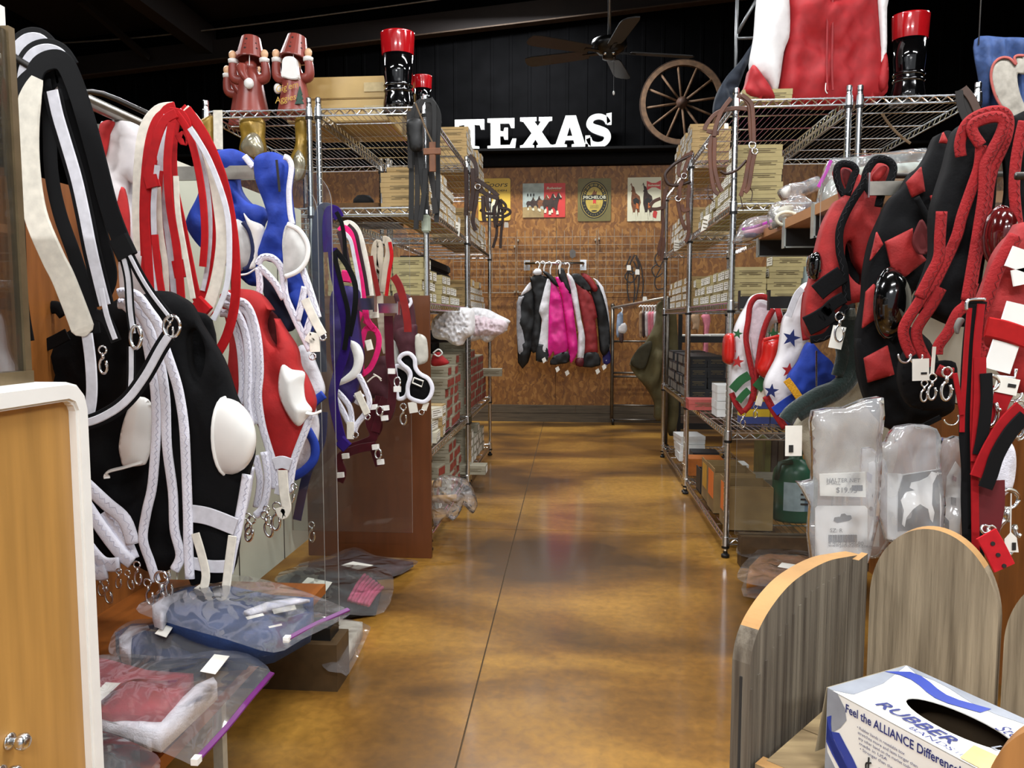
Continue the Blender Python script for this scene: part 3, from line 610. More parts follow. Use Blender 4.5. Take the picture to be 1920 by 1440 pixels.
# big brown cartons on top of the left racks
BIGC = M('shiny_tan_carton', '#c2a263', .35, var=.1, scale=5, bump=.5, bscale=9)
for k in range(2):
    o = MB().bx(-1.31, -.842, 3.46, 3.86, Z5+.003+k*.1, Z5+.1+k*.1).build('large_carton', BIGC, bevel=.004)
    tag(o, ('large tan carton at the bottom, on top of the left rack', 'large taped tan carton above the other, beside the glossy boots')[k], 'box', 'large tan cartons on the rack top')
    MB().bx(-.95, -.86, 3.455, 3.46, Z5+.03+k*.1, Z5+.07+k*.1).build('tape', M('tape_clear', '#d3bf92', .15), o)
o = MB().bx(-1.25, -.9, 3.5, 4.0, Z4+.003, Z4+.06).build('brown_flat_carton', M('brown_card', '#6e4f2c', .8, var=.15), bevel=.003); tag(o, 'wide flat brown carton on the second left shelf behind the clear divider', 'box')
o = MB().lathe([(.001, 0), (.05, .0), (.048, .025), (.03, .045), (.001, .05)], 16, (-1.0, 3.6, Z4+.062)).build('black_hat', M('black_felt', '#0d0d0e', .9), smooth=True); tag(o, 'small black felt hat lying on the wide flat brown carton', 'hat')
# ---------------------------------------------------------------- terracotta figures with pot hats
TERRA = M('terracotta_red', '#8f4036', .35, var=.08, scale=10); SKIN = M('figure_skin', '#e3b58c', .4, var=.04); SNOW = M('figure_white', '#eeebe6', .4, var=.03); GOLD = M('gold_paint', '#d9b04e', .4)
def figure(px, Y, label, back=False, s=1.0, tilt=0.0):
    b = at(px, 200, Y); x = b.x; z = Z5+.003; t = thing('pot_hat_figure', (x, Y, z), label, 'figure', 'terracotta candle figures')
    MB().lathe([(.001, 0), (.074*s, 0), (.078*s, .006), (.074*s, .02), (.06*s, .09), (.052*s, .14), (.045*s, .17), (.034*s, .195), (.03*s, .205)], 24, (x, Y, z)).build('robe', TERRA, t, smooth=True)
    MB().ball((x, Y, z+.215*s), (.03, .03, .032), 14, 8).build('head', SKIN if not back else TERRA, t, smooth=True)
    for sd in (-1, 1):
        mb = MB(); mb.tube(cr([(x+sd*.03, Y, z+.16), (x+sd*.068, Y-.01, z+.165), (x+sd*.074, Y-.015, z+.2), (x+sd*.07, Y-.018, z+.232)], 5), .021, 10, scl=lambda u: 1.15-.35*u); mb.build('sleeve', TERRA, t, smooth=True)
        MB().lathe([(.014, .225), (.021, .228), (.022, .243), (.014, .247)], 12, (x+sd*.07, Y-.018, z)).build('cuff', SNOW, t, smooth=True)
        MB().ball((x+sd*.072, Y-.02, z+.262), (.017, .013, .02), 10, 7).build('hand', SKIN, t, smooth=True)
    if not back:
        soft('beard', [(-26, 0), (0, -10), (28, 0), (33, 40), (36, 76), (10, 78), (-20, 70), (-33, 58), (-30, 30)], 3, SNOW, None)if False else None
        mb = MB(); mb.prism([(x+u*.001, z+.225+v*.001) for u, v in cr([(-30, -8), (-20, 8), (0, 12), (22, 8), (31, -8), (36, -50), (38, -80), (10, -84), (-20, -76), (-36, -68), (-32, -35)], 4, True)], Y-.062, Y-.028); mb.build('beard', SNOW, t, smooth=False, bevel=.003)
        MB().ball((x+.004, Y-.036, z+.222), (.006, .012, .005), 8, 6).build('nose', SKIN, t, smooth=True)
        lettering("Gig'em", .036, frame(Vector((x-.056, Y-.0735, z+.083)), (1, .03, .22), (0, -.15, 1)), GOLD, t, 'lettering', False, .3)
        lettering("Aggies", .036, frame(Vector((x-.058, Y-.0788, z+.036)), (1, .03, .18), (0, -.15, 1)), GOLD, t, 'lettering', False, .3)
        mb = MB(); 
        for k in range(3): mb.prism([(x+.045-.02*(1-k*.22), z+.035+.02*k), (x+.045+.02*(1-k*.22), z+.035+.02*k), (x+.045, z+.072+.02*k)], Y-.07+k*.004, Y-.062+k*.004)
        mb.build('painted_tree', M('dark_green_paint', '#1f4a3a', .5), t)
        MB().ball((x-.068, Y-.02, z+.115), (.017, .017, .022), 10, 7).build('pompom', SNOW, t, smooth=True)
    else:
        MB().ball((x+.02, Y-.07, z+.125), (.022, .018, .024), 10, 7).build('pompom', SNOW, t, smooth=True)
        mb = MB(); mb.tube(cr([(x-.02, Y-.045, z+.2), (x-.005, Y-.065, z+.165), (x+.02, Y-.07, z+.13)], 5), .024, 10, scl=lambda u: 1.1-.7*u); mb.build('cap_tail', TERRA, t, smooth=True)
    hz = z+.232*s+.012; tl = Matrix.Translation((x, Y, hz)) @ Matrix.Rotation(tilt, 4, 'Y') @ Matrix.Rotation(-.12, 4, 'X')
    MB().lathe([(.052, 0), (.062, 0), (.062, .004), (.04, .098), (.036, .1), (.001, .1), (.001, .094), (.034, .094), (.052, .004)], 26, cap=False).xf(tl).build('pot_hat', TERRA, t, smooth=False)
    for (a, h, r) in ((-1.6, .03, .008), (-1.62, .05, .004), (-1.58, .075, .007), (-2.5, .04, .007), (-.7, .035, .007), (-.72, .06, .005)):
        rr = .0622-.022*h/.098; c = Vector((rr*math.cos(a), rr*math.sin(a), h)); st = [(r*(1 if k % 2 == 0 else .42)*math.cos(math.pi/2+k*math.pi/5), r*(1 if k % 2 == 0 else .42)*math.sin(math.pi/2+k*math.pi/5)) for k in range(10)]
        ux = Vector((-math.sin(a), math.cos(a), 0)); MB().add([c+ux*u+Vector((0, 0, 1))*v+Vector((math.cos(a), math.sin(a), 0))*.0008 for u, v in st], [tuple(range(10))]).xf(tl).build('star_cutout', INK, t)
    MB().tube([(x+.012, Y-.04, z+.21), (x+.014, Y-.042, hz+.01)], .002, 6).build('stick', SNOW, t)
    return t
figure(553, 3.36, 'terracotta bearded figure with gold lettering, holding up a pot hat', False, tilt=.12)
figure(472, 3.36, 'terracotta figure seen from behind with white pompom and pot hat', True)
figure(459, 3.55, 'terracotta figure half hidden behind the one seen from behind', True)
# ---------------------------------------------------------------- glossy boots on the rack tops
GB = M('gloss_black', '#060607', .08, var=.02, coat=1, bump=.25, bscale=14, scale=6); GR = M('gloss_red', '#b3141b', .12, var=.05, coat=1)
def boot(x, y, z, h, r, label, rz=0, toe=1):
    t = thing('glossy_boot', (x, y, z), label, 'boot', 'glossy black boots with red cuffs'); c = (x, y, z); k = .74
    MB().lathe([(r*.75, .012), (r*.98, .02), (r, h*.12), (r*.92, h*.22), (r*.86, h*.3), (r*.95, h*.5), (r*1.02, h*k)], 24, c, 0, 1, .85).build('shaft', GB, t, smooth=True)
    MB().lathe([(r*1.035, h*k-.004), (r*1.05, h*k), (r*1.12, h*.985), (r*1.12, h), (r*1.06, h), (r*.99, h*.78)], 24, c, 0, 1, .85, cap=False).build('cuff', GR, t, smooth=True)
    a = toe; MB().tube([(x, y, z+r*.55), (x+a*r*.9, y-.01, z+r*.55), (x+a*r*1.9, y-.02, z+r*.45), (x+a*r*2.35, y-.02, z+r*.4)], r*.55, 14, scl=lambda u: 1.0-.35*u*u).build('foot', GB, t, smooth=True)
    MB().bx(x-r*.9, x+a*r*2.3 if a > 0 else x+r*.9, y-r*.6, y+r*.6, z, z+.012).build('sole', BLACKPL, t)
    for q in (.25, .32): MB().lathe([(r*.9, h*q), (r*.98, h*q+.008), (r*.9, h*q+.016)], 20, c, 0, 1, .86).build('crease', GB, t, smooth=True)
    return t
boot(at(747, 200, 3.35).x, 3.35, Z5+.003, .335, .066, 'tall glossy black boot with red cuff beside the large tan cartons', toe=.2)
boot(at(776, 200, 3.75).x+.02, 3.75, Z5+.003, .26, .058, 'black boot with red cuff, hidden behind the two other left boots', toe=.2)
boot(at(790, 190, 3.5).x+.005, 3.5, Z5+.003, .2, .04, 'small glossy boot with red cuff right behind the belt post', toe=.9)
boot(at(1702, 180, 3.4).x, 3.4, Z5+.003, .36, .066, 'tall glossy black boot with red cuff on the right rack beside the red jacket', toe=.2)
# ---------------------------------------------------------------- back wall
def cdt_prism(mb, outer, holes, fn, depth, mi=0):
    """flat plate with holes; fn maps (u, v) to a front point, depth is the vector to the back."""
    co = [Vector(p) for p in outer]; ed = [(i, (i+1) % len(outer)) for i in range(len(outer))]
    for h in holes: b = len(co); co += [Vector(p) for p in h]; ed += [(b+i, b+(i+1) % len(h)) for i in range(len(h))]
    V, E_, Fc, *_ = delaunay_2d_cdt(co, ed, [], 0, 1e-6)
    Fc = [f for f in Fc if (lambda c: inside(c, outer) and not any(inside(c, h) for h in holes))((sum(V[i][0] for i in f)/3, sum(V[i][1] for i in f)/3))]
    fr = [Vector(fn(v[0], v[1])) for v in V]; n = len(fr); cnt = set()
    for f in Fc:
        for a, b in zip(f, list(f[1:])+[f[0]]): cnt.add((a, b))
    mb.add(fr+[p+Vector(depth) for p in fr], [tuple(f) for f in Fc]+[tuple(i+n for i in reversed(f)) for f in Fc], mi)
    mb.add(fr+[p+Vector(depth) for p in fr], [(b, a, a+n, b+n) for (a, b) in cnt if (b, a) not in cnt], mi)
    return mb
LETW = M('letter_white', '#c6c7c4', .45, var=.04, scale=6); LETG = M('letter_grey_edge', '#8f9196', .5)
GLY = {'T': (.92, [(0, 1), (.92, 1), (.92, .66), (.82, .66), (.78, .8), (.62, .82), (.62, .14), (.76, .12), (.76, 0), (.16, 0), (.16, .12), (.30, .14), (.30, .82), (.14, .8), (.10, .66), (0, .66)], []),
       'E': (.9, [(0, 1), (.84, 1), (.84, .68), (.74, .68), (.68, .83), (.40, .83), (.40, .6), (.5, .58), (.53, .7), (.64, .7), (.64, .32), (.53, .32), (.5, .43), (.40, .43), (.40, .15), (.7, .15), (.78, .35), (.9, .35), (.86, 0), (0, 0), (0, .13), (.1, .14), (.1, .86), (0, .87)], []),
       'X': (1., [(0, 1), (.5, 1), (.5, .88), (.44, .86), (.54, .72), (.63, .86), (.57, .88), (.57, 1), (.97, 1), (.97, .88), (.88, .86), (.66, .54), (.92, .14), (1, .12), (1, 0), (.5, 0), (.5, .12), (.56, .14), (.47, .30), (.37, .14), (.43, .12), (.43, 0), (0, 0), (0, .12), (.09, .14), (.35, .50), (.1, .86), (0, .88)], []),
       'A': (1.04, [(0, 0), (0, .12), (.09, .14), (.38, 1), (.68, 1), (.95, .14), (1.04, .12), (1.04, 0), (.56, 0), (.56, .12), (.64, .14), (.61, .25), (.38, .25), (.34, .14), (.42, .12), (.42, 0)], [[(.42, .38), (.58, .38), (.50, .66)]])}
cen = cr([(.72, .72), (.62, .86), (.42, .92), (.22, .86), (.15, .70), (.26, .58), (.46, .50), (.64, .42), (.70, .27), (.60, .12), (.40, .07), (.20, .13), (.12, .28)], 6)
L_, R_ = [], []
for i, p in enumerate(cen):
    a = cen[max(0, i-1)]; b = cen[min(len(cen)-1, i+1)]; d = math.hypot(b[0]-a[0], b[1]-a[1]); nx, ny = -(b[1]-a[1])/d, (b[0]-a[0])/d; u = i/(len(cen)-1); w = .085+.055*math.exp(-((u-.5)/.16)**2)
    L_.append((p[0]+nx*w, p[1]+ny*w)); R_.append((p[0]-nx*w, p[1]-ny*w))
Sserif = [[(.66, 1.0), (.82, 1.03), (.82, .66), (.68, .66)], [(.02, .36), (.17, .36), (.2, -.02), (.02, -.02)]]
for ch, x0, x1, y0, y1 in (('T', 853, 908, 229, 288), ('E', 914, 968, 229, 289), ('X', 975, 1037, 228, 289), ('A', 1036, 1103, 226, 289), ('S', 1096, 1148, 222, 289)):
    Y = 7.42; a = at(x0, y1, Y); b = at(x1, y0, Y); zb = 2.6125; sx = b.x-a.x; sz = b.z-a.z; mb = MB()
    if ch == 'S':
        f = lambda u, v: (a.x+u/.84*sx, Y, zb+(v+.02)*sz*.95)
        cdt_prism(mb, L_+R_[::-1], [], f, (0, .035, 0))
        for q in Sserif: cdt_prism(mb, q, [], f, (0, .035, 0))
    else:
        w, o_, h_ = GLY[ch]; cdt_prism(mb, o_, h_, lambda u, v: (a.x+u/w*sx, Y, zb+v*sz), (0, .035, 0))
    o = mb.build('wall_letter', LETW); tag(o, 'white slab-serif wooden letter %s standing on the black ledge' % ch, 'letter')
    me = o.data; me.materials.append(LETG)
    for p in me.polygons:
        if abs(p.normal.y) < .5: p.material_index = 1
# wagon wheel
t = thing('wagon_wheel', at(1278, 287, 7.4), 'old wooden wagon wheel leaning on the black wall above the ledge', 'wheel'); WWOOD = M('aged_wheel_wood', '#6b5038', .75, var=.25, scale=20)
c = at(1278, 213, 7.38); c.z = 2.612+.385; R0 = .38; ring = [(c.x+(R0-.022)*math.cos(k*math.pi/24), c.y, c.z+(R0-.022)*math.sin(k*math.pi/24)) for k in range(48)]
MB().sweep(ring, [(-.025, -.022), (.025, -.022), (.025, .022), (-.025, .022)], 0, True, True, (0, -1, 0)).build('rim', WWOOD, t)
MB().sweep([(c.x+(R0+.003)*math.cos(k*math.pi/24), c.y, c.z+(R0+.003)*math.sin(k*math.pi/24)) for k in range(48)], [(-.003, -.024), (.003, -.024), (.003, .024), (-.003, .024)], 0, True, True, (0, -1, 0)).build('iron_tyre', M('rust_iron', '#3c2c22', .7, .4), t)
MB().lathe([(.001, -.07), (.03, -.07), (.034, -.045), (.05, -.03), (.055, .03), (.03, .05), (.001, .05)], 18, c, 0, axis='Y').build('hub', M('hub_wood', '#4c3222', .7, var=.2), t, smooth=True)
for k in range(12):
    a = k*math.pi/6+.12; MB().tube([(c.x+.045*math.cos(a), c.y, c.z+.045*math.sin(a)), (c.x+.2*math.cos(a), c.y, c.z+.2*math.sin(a)), (c.x+(R0-.04)*math.cos(a), c.y, c.z+(R0-.04)*math.sin(a))], .011, 8).build('spoke', WWOOD, t, smooth=True)
# ceiling fan
FB = M('fan_black', '#101010', .3, .3); t = thing('ceiling_fan', at(1142, 96, 5.9), 'black five-blade ceiling fan on a long metal rod', 'fan'); c = at(1142, 96, 5.9)
MB().tube([c+Vector((0, 0, .08)), (c.x, c.y, 4.2)], .013, 10).build('rod', M('rod_metal', '#8b8d90', .3, .9), t, smooth=True)
MB().lathe([(.02, .1), (.06, .095), (.125, .075), (.135, .04), (.11, .0), (.07, -.02), (.05, -.03), (.05, -.055), (.02, -.062), (.001, -.062)], 24, c).build('motor', FB, t, smooth=True)
for a in (.25, 1.35, 2.85, 3.62, 4.9):
    m = Matrix.Translation(c+Vector((0, 0, -.005))) @ Matrix.Rotation(a, 4, 'Z') @ Matrix.Rotation(.2, 4, 'X')
    b_ = MB().prism([(.16, -.05), (.2, -.06), (.58, -.072), (.64, -.06), (.655, -.02), (.655, .03), (.63, .06), (.58, .068), (.2, .058), (.16, .045)], -.004, .004)
    b_.xf(m @ Matrix.Rotation(math.pi/2, 4, 'X')).build('blade', M('fan_blade', '#1c1b1a', .45), t, bevel=.0015)
    MB().bx(.07, .2, -.014, .014, -.008, .002).xf(m).build('blade_iron', FB, t)
MB().tube([(c.x+.035, c.y-.03, c.z-.05), (c.x+.036, c.y-.03, c.z-.3)], .0022, 5).build('pull_chain', CHROME, t); MB().ball((c.x+.036, c.y-.03, c.z-.31), (.008, .008, .016), 8, 6).build('chain_pull', WHITE, t, smooth=True)
for s in (-1, 1): MB().ball((c.x+s*.03, c.y-.047, c.z-.03), .014, 10, 7).build('motor_screw', CHROME, t, smooth=True)
# ---------------------------------------------------------------- tin signs
SY = BY-.008
def sign(x0, y0, x1, y1, label, base, rnd=.012):
    a = at(x0, y1, SY); b = at(x1, y0, SY); t = thing('tin_sign', ((a.x+b.x)/2, SY, a.z), label, 'sign', 'tin signs on the strand board'); r = rnd
    pl = []
    for (cx, cz, a0) in ((b.x-r, b.z-r, 0), (a.x+r, b.z-r, 90), (a.x+r, a.z+r, 180), (b.x-r, a.z+r, 270)):
        for k in range(5): q = math.radians(a0+k*22.5); pl.append((cx+r*math.cos(q), cz+r*math.sin(q)))
    MB().prism(pl, SY, SY+.004).build('plate', base, t)
    W_ = b.x-a.x; H_ = b.z-a.z
    def put(poly, mat, lay, name='print'):      # poly in 0..1 of the plate
        MB().prism([(a.x+u*W_, a.z+v*H_) for u, v in poly], SY-.0004*lay, SY-.0004*lay+.0003).build(name, mat, t)
    def word(s, u, v, size, mat, lay, width=None, bold=True, shear=0, rot=0):
        lettering(s, size*H_, frame(Vector((a.x+u*W_, SY-.0004*lay, a.z+v*H_)), (math.cos(rot), 0, math.sin(rot)), (-math.sin(rot), 0, math.cos(rot))), mat, t, 'lettering', bold, shear, width*W_ if width else None)
    return put, word
ell = lambda cx, cy, rx, ry, n=28: [(cx+rx*math.cos(2*math.pi*k/n), cy+ry*math.sin(2*math.pi*k/n)) for k in range(n)]
SYEL = M('sign_yellow', '#d5ae3d', .5, var=.06, scale=4); SRED = M('sign_red', '#c23530', .5, var=.05, scale=4); SOLV = M('sign_olive', '#6d6436', .5, var=.1, scale=6); SCRM = M('sign_cream', '#d6d2b6', .5, var=.04, scale=4)
SBLK = M('sign_black', '#1a1814', .6); SBRN = M('sign_brown', '#7c4a28', .6, var=.3, scale=40); SDBR = M('sign_dark_brown', '#38241a', .6, var=.3, scale=40); SGLD = M('sign_gold', '#b59c45', .5); SSKY = M('sign_sky', '#a9b3ab', .6, var=.2, scale=12); SSND = M('sign_sand', '#a2895a', .6, var=.2, scale=12)
put, word = sign(897, 334, 957, 414, 'yellow rounded tin sign partly hidden behind the left bridles', SYEL, .02)
word('Coors', .1, .8, .17, SBLK, 1, .78, False, .25); word('GOLDEN', .3, .69, .06, SBLK, 1, .58, True)
put([(.25, .1), (.3, .5), (.42, .42), (.5, .55), (.6, .4), (.68, .5), (.72, .12)], SCRM, 1); put([(.4, .12), (.44, .34), (.5, .38), (.55, .3), (.6, .12)], SBLK, 2); put(ell(.5, .08, .3, .03), SBLK, 2)
put, word = sign(980, 343, 1060, 408, 'wide tin sign of a team of dark horses, half red, with white script', SRED, .006)
put([(0, 0), (.5, 0), (.5, 1), (0, 1)], SSKY, 1); put([(0, 0), (.5, 0), (.5, .22), (.3, .34), (0, .3)], SSND, 2)
horse = [(0, .45), (.06, .62), (.2, .68), (.42, .66), (.55, .78), (.62, .95), (.7, 1.0), (.76, .92), (.86, .78), (.82, .7), (.72, .74), (.66, .6), (.62, .44), (.6, .25), (.66, .02), (.56, .02), (.5, .22), (.42, .34), (.26, .34), (.2, .2), (.24, .02), (.14, .02), (.1, .2), (.08, .36)]
for k, (u, v, s, m) in enumerate(((.08, .22, .34, SDBR), (.2, .2, .38, SDBR), (.34, .17, .44, SBRN), (.46, .13, .5, SDBR), (.56, .08, .56, SDBR))):
    put([(u+p[0]*s*.75, v+p[1]*s*1.15) for p in horse], m, 3+k*2)
    for q in (.14, .56): put([(u+(q-.02)*s*.75, v), (u+(q+.13)*s*.75, v), (u+(q+.1)*s*.75, v+.2*s), (u+(q+.0)*s*.75, v+.2*s)], SCRM, 4+k*2)
    put([(u+p[0]*s*.75, v+p[1]*s*1.15) for p in ((.7, .98), (.76, .9), (.85, .78), (.8, .76), (.73, .88))], SCRM, 4+k*2)
for k in range(3): put(ell(.12+.07*k, .66, .018, .05, 10), SBLK, 3)
word('Budweiser', .56, .82, .1, SCRM, 14, .36, True, .2); word('CLYDESDALES', .62, .76, .045, SGLD, 14, .26)
put, word = sign(1083, 334, 1146, 415, 'olive tin sign with a black and gold oval', SOLV, .014)
put(ell(.5, .5, .43, .44), SBLK, 1, 'oval'); put(ell(.5, .5, .40, .415), SGLD, 2); put(ell(.5, .5, .385, .4), SBLK, 3); put(ell(.5, .5, .265, .305), SGLD, 4)
for k in range(26):
    a = math.pi*(1.02-k/25*1.04) if k < 26 else 0; put([(.5+(.325+du)*math.cos(a+da), .5+(.352+du)*math.sin(a+da)) for du, da in ((-.03, -.035), (.03, -.035), (.03, .035), (-.03, .035))], SGLD if k % 3 else SOLV, 4)
for k in range(12):
    a = -math.pi*(.12+k/11*.76); put([(.5+(.325+du)*math.cos(a+da), .5+(.352+du)*math.sin(a+da)) for du, da in ((-.02, -.03), (.02, -.03), (.02, .03), (-.02, .03))], SOLV, 4)
put([(.42, .52), (.4, .6), (.46, .68), (.5, .74), (.53, .68), (.58, .72), (.56, .6), (.55, .52)], SBRN, 5); put([(.17, .5), (.83, .5), (.85, .6), (.5, .62), (.15, .6)], SBLK, 6)
put([(.46, .4), (.5, .43), (.55, .4), (.55, .5), (.46, .5)], SRED, 7); word('MICHELOB', .165, .525, .1, SCRM, 8, .67, True)
for k in range(4): put([(.36, .3+.022*k), (.64, .3+.022*k), (.64, .306+.022*k), (.36, .306+.022*k)], SOLV, 5)
put(ell(.5, .24, .09, .02, 12), SBLK, 5)
put, word = sign(1176, 332, 1240, 415, 'cream tin sign with two brown horses and a red bow tie emblem', SCRM, .005)
put([(.57, .92), (.72, .87), (.84, .87), (.99, .93), (.99, .71), (.84, .77), (.72, .77), (.57, .7)], SRED, 1, 'bow_tie'); word('Budweiser', .6, .795, .07, SCRM, 2, .37, True, .15)
hf = [(.0, .82), (.06, .9), (.1, .82), (.16, .8), (.22, .66), (.36, .58), (.4, .44), (.36, .34), (.36, .2), (.4, .02), (.3, .02), (.28, .22), (.24, .3), (.2, .22), (.22, .02), (.12, .02), (.12, .24), (.06, .4), (.06, .56), (.08, .68), (.0, .72)]
for k, (u, m) in enumerate(((.06, SBRN), (.42, SDBR))):
    put([(u+p[0]*.85, p[1]*.98) for p in hf], m, 3+4*k); put([(u+p[0]*.85, p[1]) for p in ((.0, .8), (.05, .84), (.08, .72), (.03, .66), (-.01, .7))], SCRM, 4+4*k)
    for q in (.1, .28): put([(u+(q)*.85, .01), (u+(q+.14)*.85, .01), (u+(q+.11)*.85, .2), (u+(q+.03)*.85, .2)], SCRM, 4+4*k)
    put([(u+.13, .4), (u+.27, .36), (u+.3, .48), (u+.2, .54), (u+.1, .5)], SBLK, 5+4*k); put([(u+.2, .3), (u+.28, .28), (u+.26, .4), (u+.2, .42)], M('sign_orange', '#c2672b', .6), 6+4*k)
put([(.74, .1), (.8, .28), (.9, .2), (.86, .06)], SRED, 3)
# ---------------------------------------------------------------- grid panels on the wall and the rail of jackets
GRID = M('grid_chrome', '#a89c8a', .42, .8, .1)
for k, (x0, n, ztop, lb) in enumerate(((-1.2, 8, 1.80, 'leftmost chrome wire grid panel on the strand board'), (-.575, 10, 1.86, 'chrome wire grid panel behind the row of jackets'), (.205, 10, 1.87, 'chrome wire grid panel under the two-horse sign'))):
    mb = MB(); s = .0762; z0 = 1.265; y = BY-.05; nz = int((ztop-z0)/s)
    for i in range(n+1): mb.tube([(x0+i*s, y, z0), (x0+i*s, y, ztop)], .0026, 6)
    for i in range(nz+1): mb.tube([(x0, y+.006, z0+i*s), (x0+n*s, y+.006, z0+i*s)], .0026, 6)
    mb.tube([(x0, y+.006, z0), (x0+n*s, y+.006, z0)], .005, 6)
    for (i, zz) in ((0, z0), (n, z0), (0, ztop-.1), (n, ztop-.1)): mb.bx(x0+i*s-.008+(.008 if i == 0 else -.008), x0+i*s+.008+(.008 if i == 0 else -.008), y, BY-.004, zz, zz+.02)
    tag(mb.build('wire_grid', GRID), lb, 'grid panel', 'wall grid panels')
t = thing('hang_rail', at(1040, 492, 7.3), 'short chrome hang rail on the wall grid holding the jackets', 'rail')
a = at(985, 494, 7.25); b = at(1094, 492, 7.25); MB().tube([a, (b.x, b.y, a.z)], .013, 10).build('bar', CHROME, t, smooth=True)
for q in (a, b): MB().tube([(q.x, q.y, a.z), (q.x, BY-.05, a.z)], .01, 8).build('arm', CHROME, t, smooth=True); MB().bx(q.x-.03, q.x+.03, BY-.06, BY-.048, a.z-.05, a.z+.05).build('bracket', CHROME, t)
zc = lambda pts: [(930+x/4, 460+y/4) for x, y in pts]
JB = M('jacket_black', '#08080a', .6, bump=.1); JW = M('jacket_white', '#e9e7ea', .6, bump=.1); JP = M('jacket_pink', '#e41f8d', .45, var=.08, bump=.1); JR = M('jacket_red', '#8f1f22', .6, bump=.1); JG = M('jacket_grey', '#9a989c', .6); JM = M('jacket_maroon', '#5c0f1c', .6); JU = M('jacket_blue', '#22206a', .6)
def garment(label, Y, parts, hook=None, tagp=None, cat='jacket', name='jacket', grp='jackets on the wall rail'):
    allp = [p for (_, ol, _) in parts for p in ol]; cx = sum(p[0] for p in allp)/len(allp); by = max(p[1] for p in allp)
    t = thing(name, at(cx, by, Y), label, cat, grp)
    for k, (nm, ol, m) in enumerate(parts): soft(nm, ol, Y-.016*(k > 0)-.002*k, m, t, th=.06 if k == 0 else .012, puff=.014 if k == 0 else .01, pw=.025, wr=.014, wf=.6, n=2, step=4, seed=k+len(label))
    if hook:
        MB().tube(pxp([(hook[0]+2, hook[1]+24), (hook[0]+2, hook[1]+12), (hook[0]+4, hook[1]+4), (hook[0], hook[1]-1), (hook[0]-4, hook[1]+2)], Y+.02), .007, 7).build('hanger', WHITE, t, smooth=True)
    if tagp: MB().prism([(p.x, p.z) for p in (at(tagp[0]+u, tagp[1]+v, Y) for u, v in ((-4, 0), (2, -4), (5, 3), (-1, 8)))], Y-.03, Y-.029).build('price_tag', PAPER, t)
    return t
garment('black, grey and white jacket at the left end of the rail', 7.2, [('body', zc([(270, 285), (190, 370), (160, 430), (165, 880), (240, 880), (300, 600), (290, 300)]), JB), ('shoulder', zc([(268, 270), (225, 310), (183, 378), (215, 362), (272, 322)]), JW), ('sleeve_stripe', zc([(155, 430), (190, 385), (212, 385), (185, 450), (200, 640), (228, 820), (165, 800)]), JG)], (1008, 492))
garment('black hooded jacket, second from the left on the rail', 7.14, [('body', zc([(250, 220), (262, 245), (300, 215), (380, 235), (402, 275), (345, 450), (330, 760), (300, 800), (262, 790), (280, 600), (290, 420), (265, 300)]), JB), ('collar', zc([(275, 205), (300, 175), (335, 180), (342, 215), (300, 225)]), JW)], (1018, 491))
garment('white jacket with black hem beside the pink ones', 7.12, [('body', zc([(385, 250), (412, 290), (398, 450), (390, 770), (385, 870), (300, 860), (320, 740), (345, 560), (322, 500), (345, 400)]), JW), ('hem', zc([(318, 738), (388, 778), (385, 865), (298, 865)]), JB)], (1030, 492), (1020, 673))
garment('bright pink jacket with black collar, left of the two pink ones', 7.13, [('body', zc([(408, 270), (450, 295), (490, 400), (520, 620), (540, 770), (500, 810), (440, 825), (430, 790), (385, 850), (390, 600), (392, 440)]), JP), ('collar', zc([(345, 195), (385, 200), (440, 250), (472, 312), (430, 290), (395, 250)]), JB), ('hem', zc([(430, 832), (540, 795), (550, 872), (490, 890), (405, 895)]), JB)], (1048, 490), (1045, 690))
garment('bright pink jacket, right of the two pink ones', 7.17, [('body', zc([(445, 240), (530, 255), (560, 345), (600, 640), (612, 790), (575, 870), (550, 860), (520, 600), (490, 380)]), JP), ('collar', zc([(465, 185), (490, 168), (512, 185), (562, 335), (552, 362), (500, 290), (470, 240)]), JB)], (1046, 490), (1063, 697))
garment('white jacket between the pink and red ones', 7.2, [('body', zc([(530, 210), (570, 235), (605, 330), (640, 560), (668, 690), (655, 850), (608, 845), (618, 660), (570, 400), (545, 270)]), JW), ('hem', zc([(598, 850), (655, 846), (652, 910), (598, 900)]), JM)], (1064, 494))
garment('dark red jacket with black collar and hem', 7.24, [('body', zc([(588, 258), (650, 295), (720, 380), (760, 540), (745, 560), (765, 800), (700, 820), (655, 800), (668, 680), (640, 520), (608, 330)]), JR), ('collar', zc([(558, 225), (620, 212), (680, 270), (718, 332), (680, 342), (608, 290)]), JB), ('hem', zc([(652, 822), (715, 800), (768, 812), (782, 900), (652, 912)]), JB)], None, (1120, 694))
garment('black jacket with red shoulders near the right end of the rail', 7.28, [('body', zc([(700, 300), (770, 300), (830, 480), (858, 680), (850, 780), (815, 822), (780, 790), (760, 560), (720, 380)]), JB), ('shoulder', zc([(636, 210), (700, 228), (765, 322), (735, 348), (690, 290)]), JR)], None, (1132, 686))
garment('white jacket with blue hem at the right end of the rail', 7.34, [('body', zc([(730, 245), (805, 315), (850, 540), (852, 860), (800, 880), (800, 450), (765, 300)]), JW), ('hem', zc([(805, 790), (852, 780), (857, 882), (805, 886)]), JU)])
o = MB().prism([(p.x, p.z) for p in (at(930+x/4, 460+y/4, 7.47) for x, y in ((552, 45), (572, 25), (597, 45), (597, 85), (572, 100), (555, 85)))], 7.455, 7.47).build('wall_badge', M('badge_grey', '#5b5650', .5)); tag(o, 'small grey shield-shaped badge hooked on the wall grid above the jackets', 'badge')
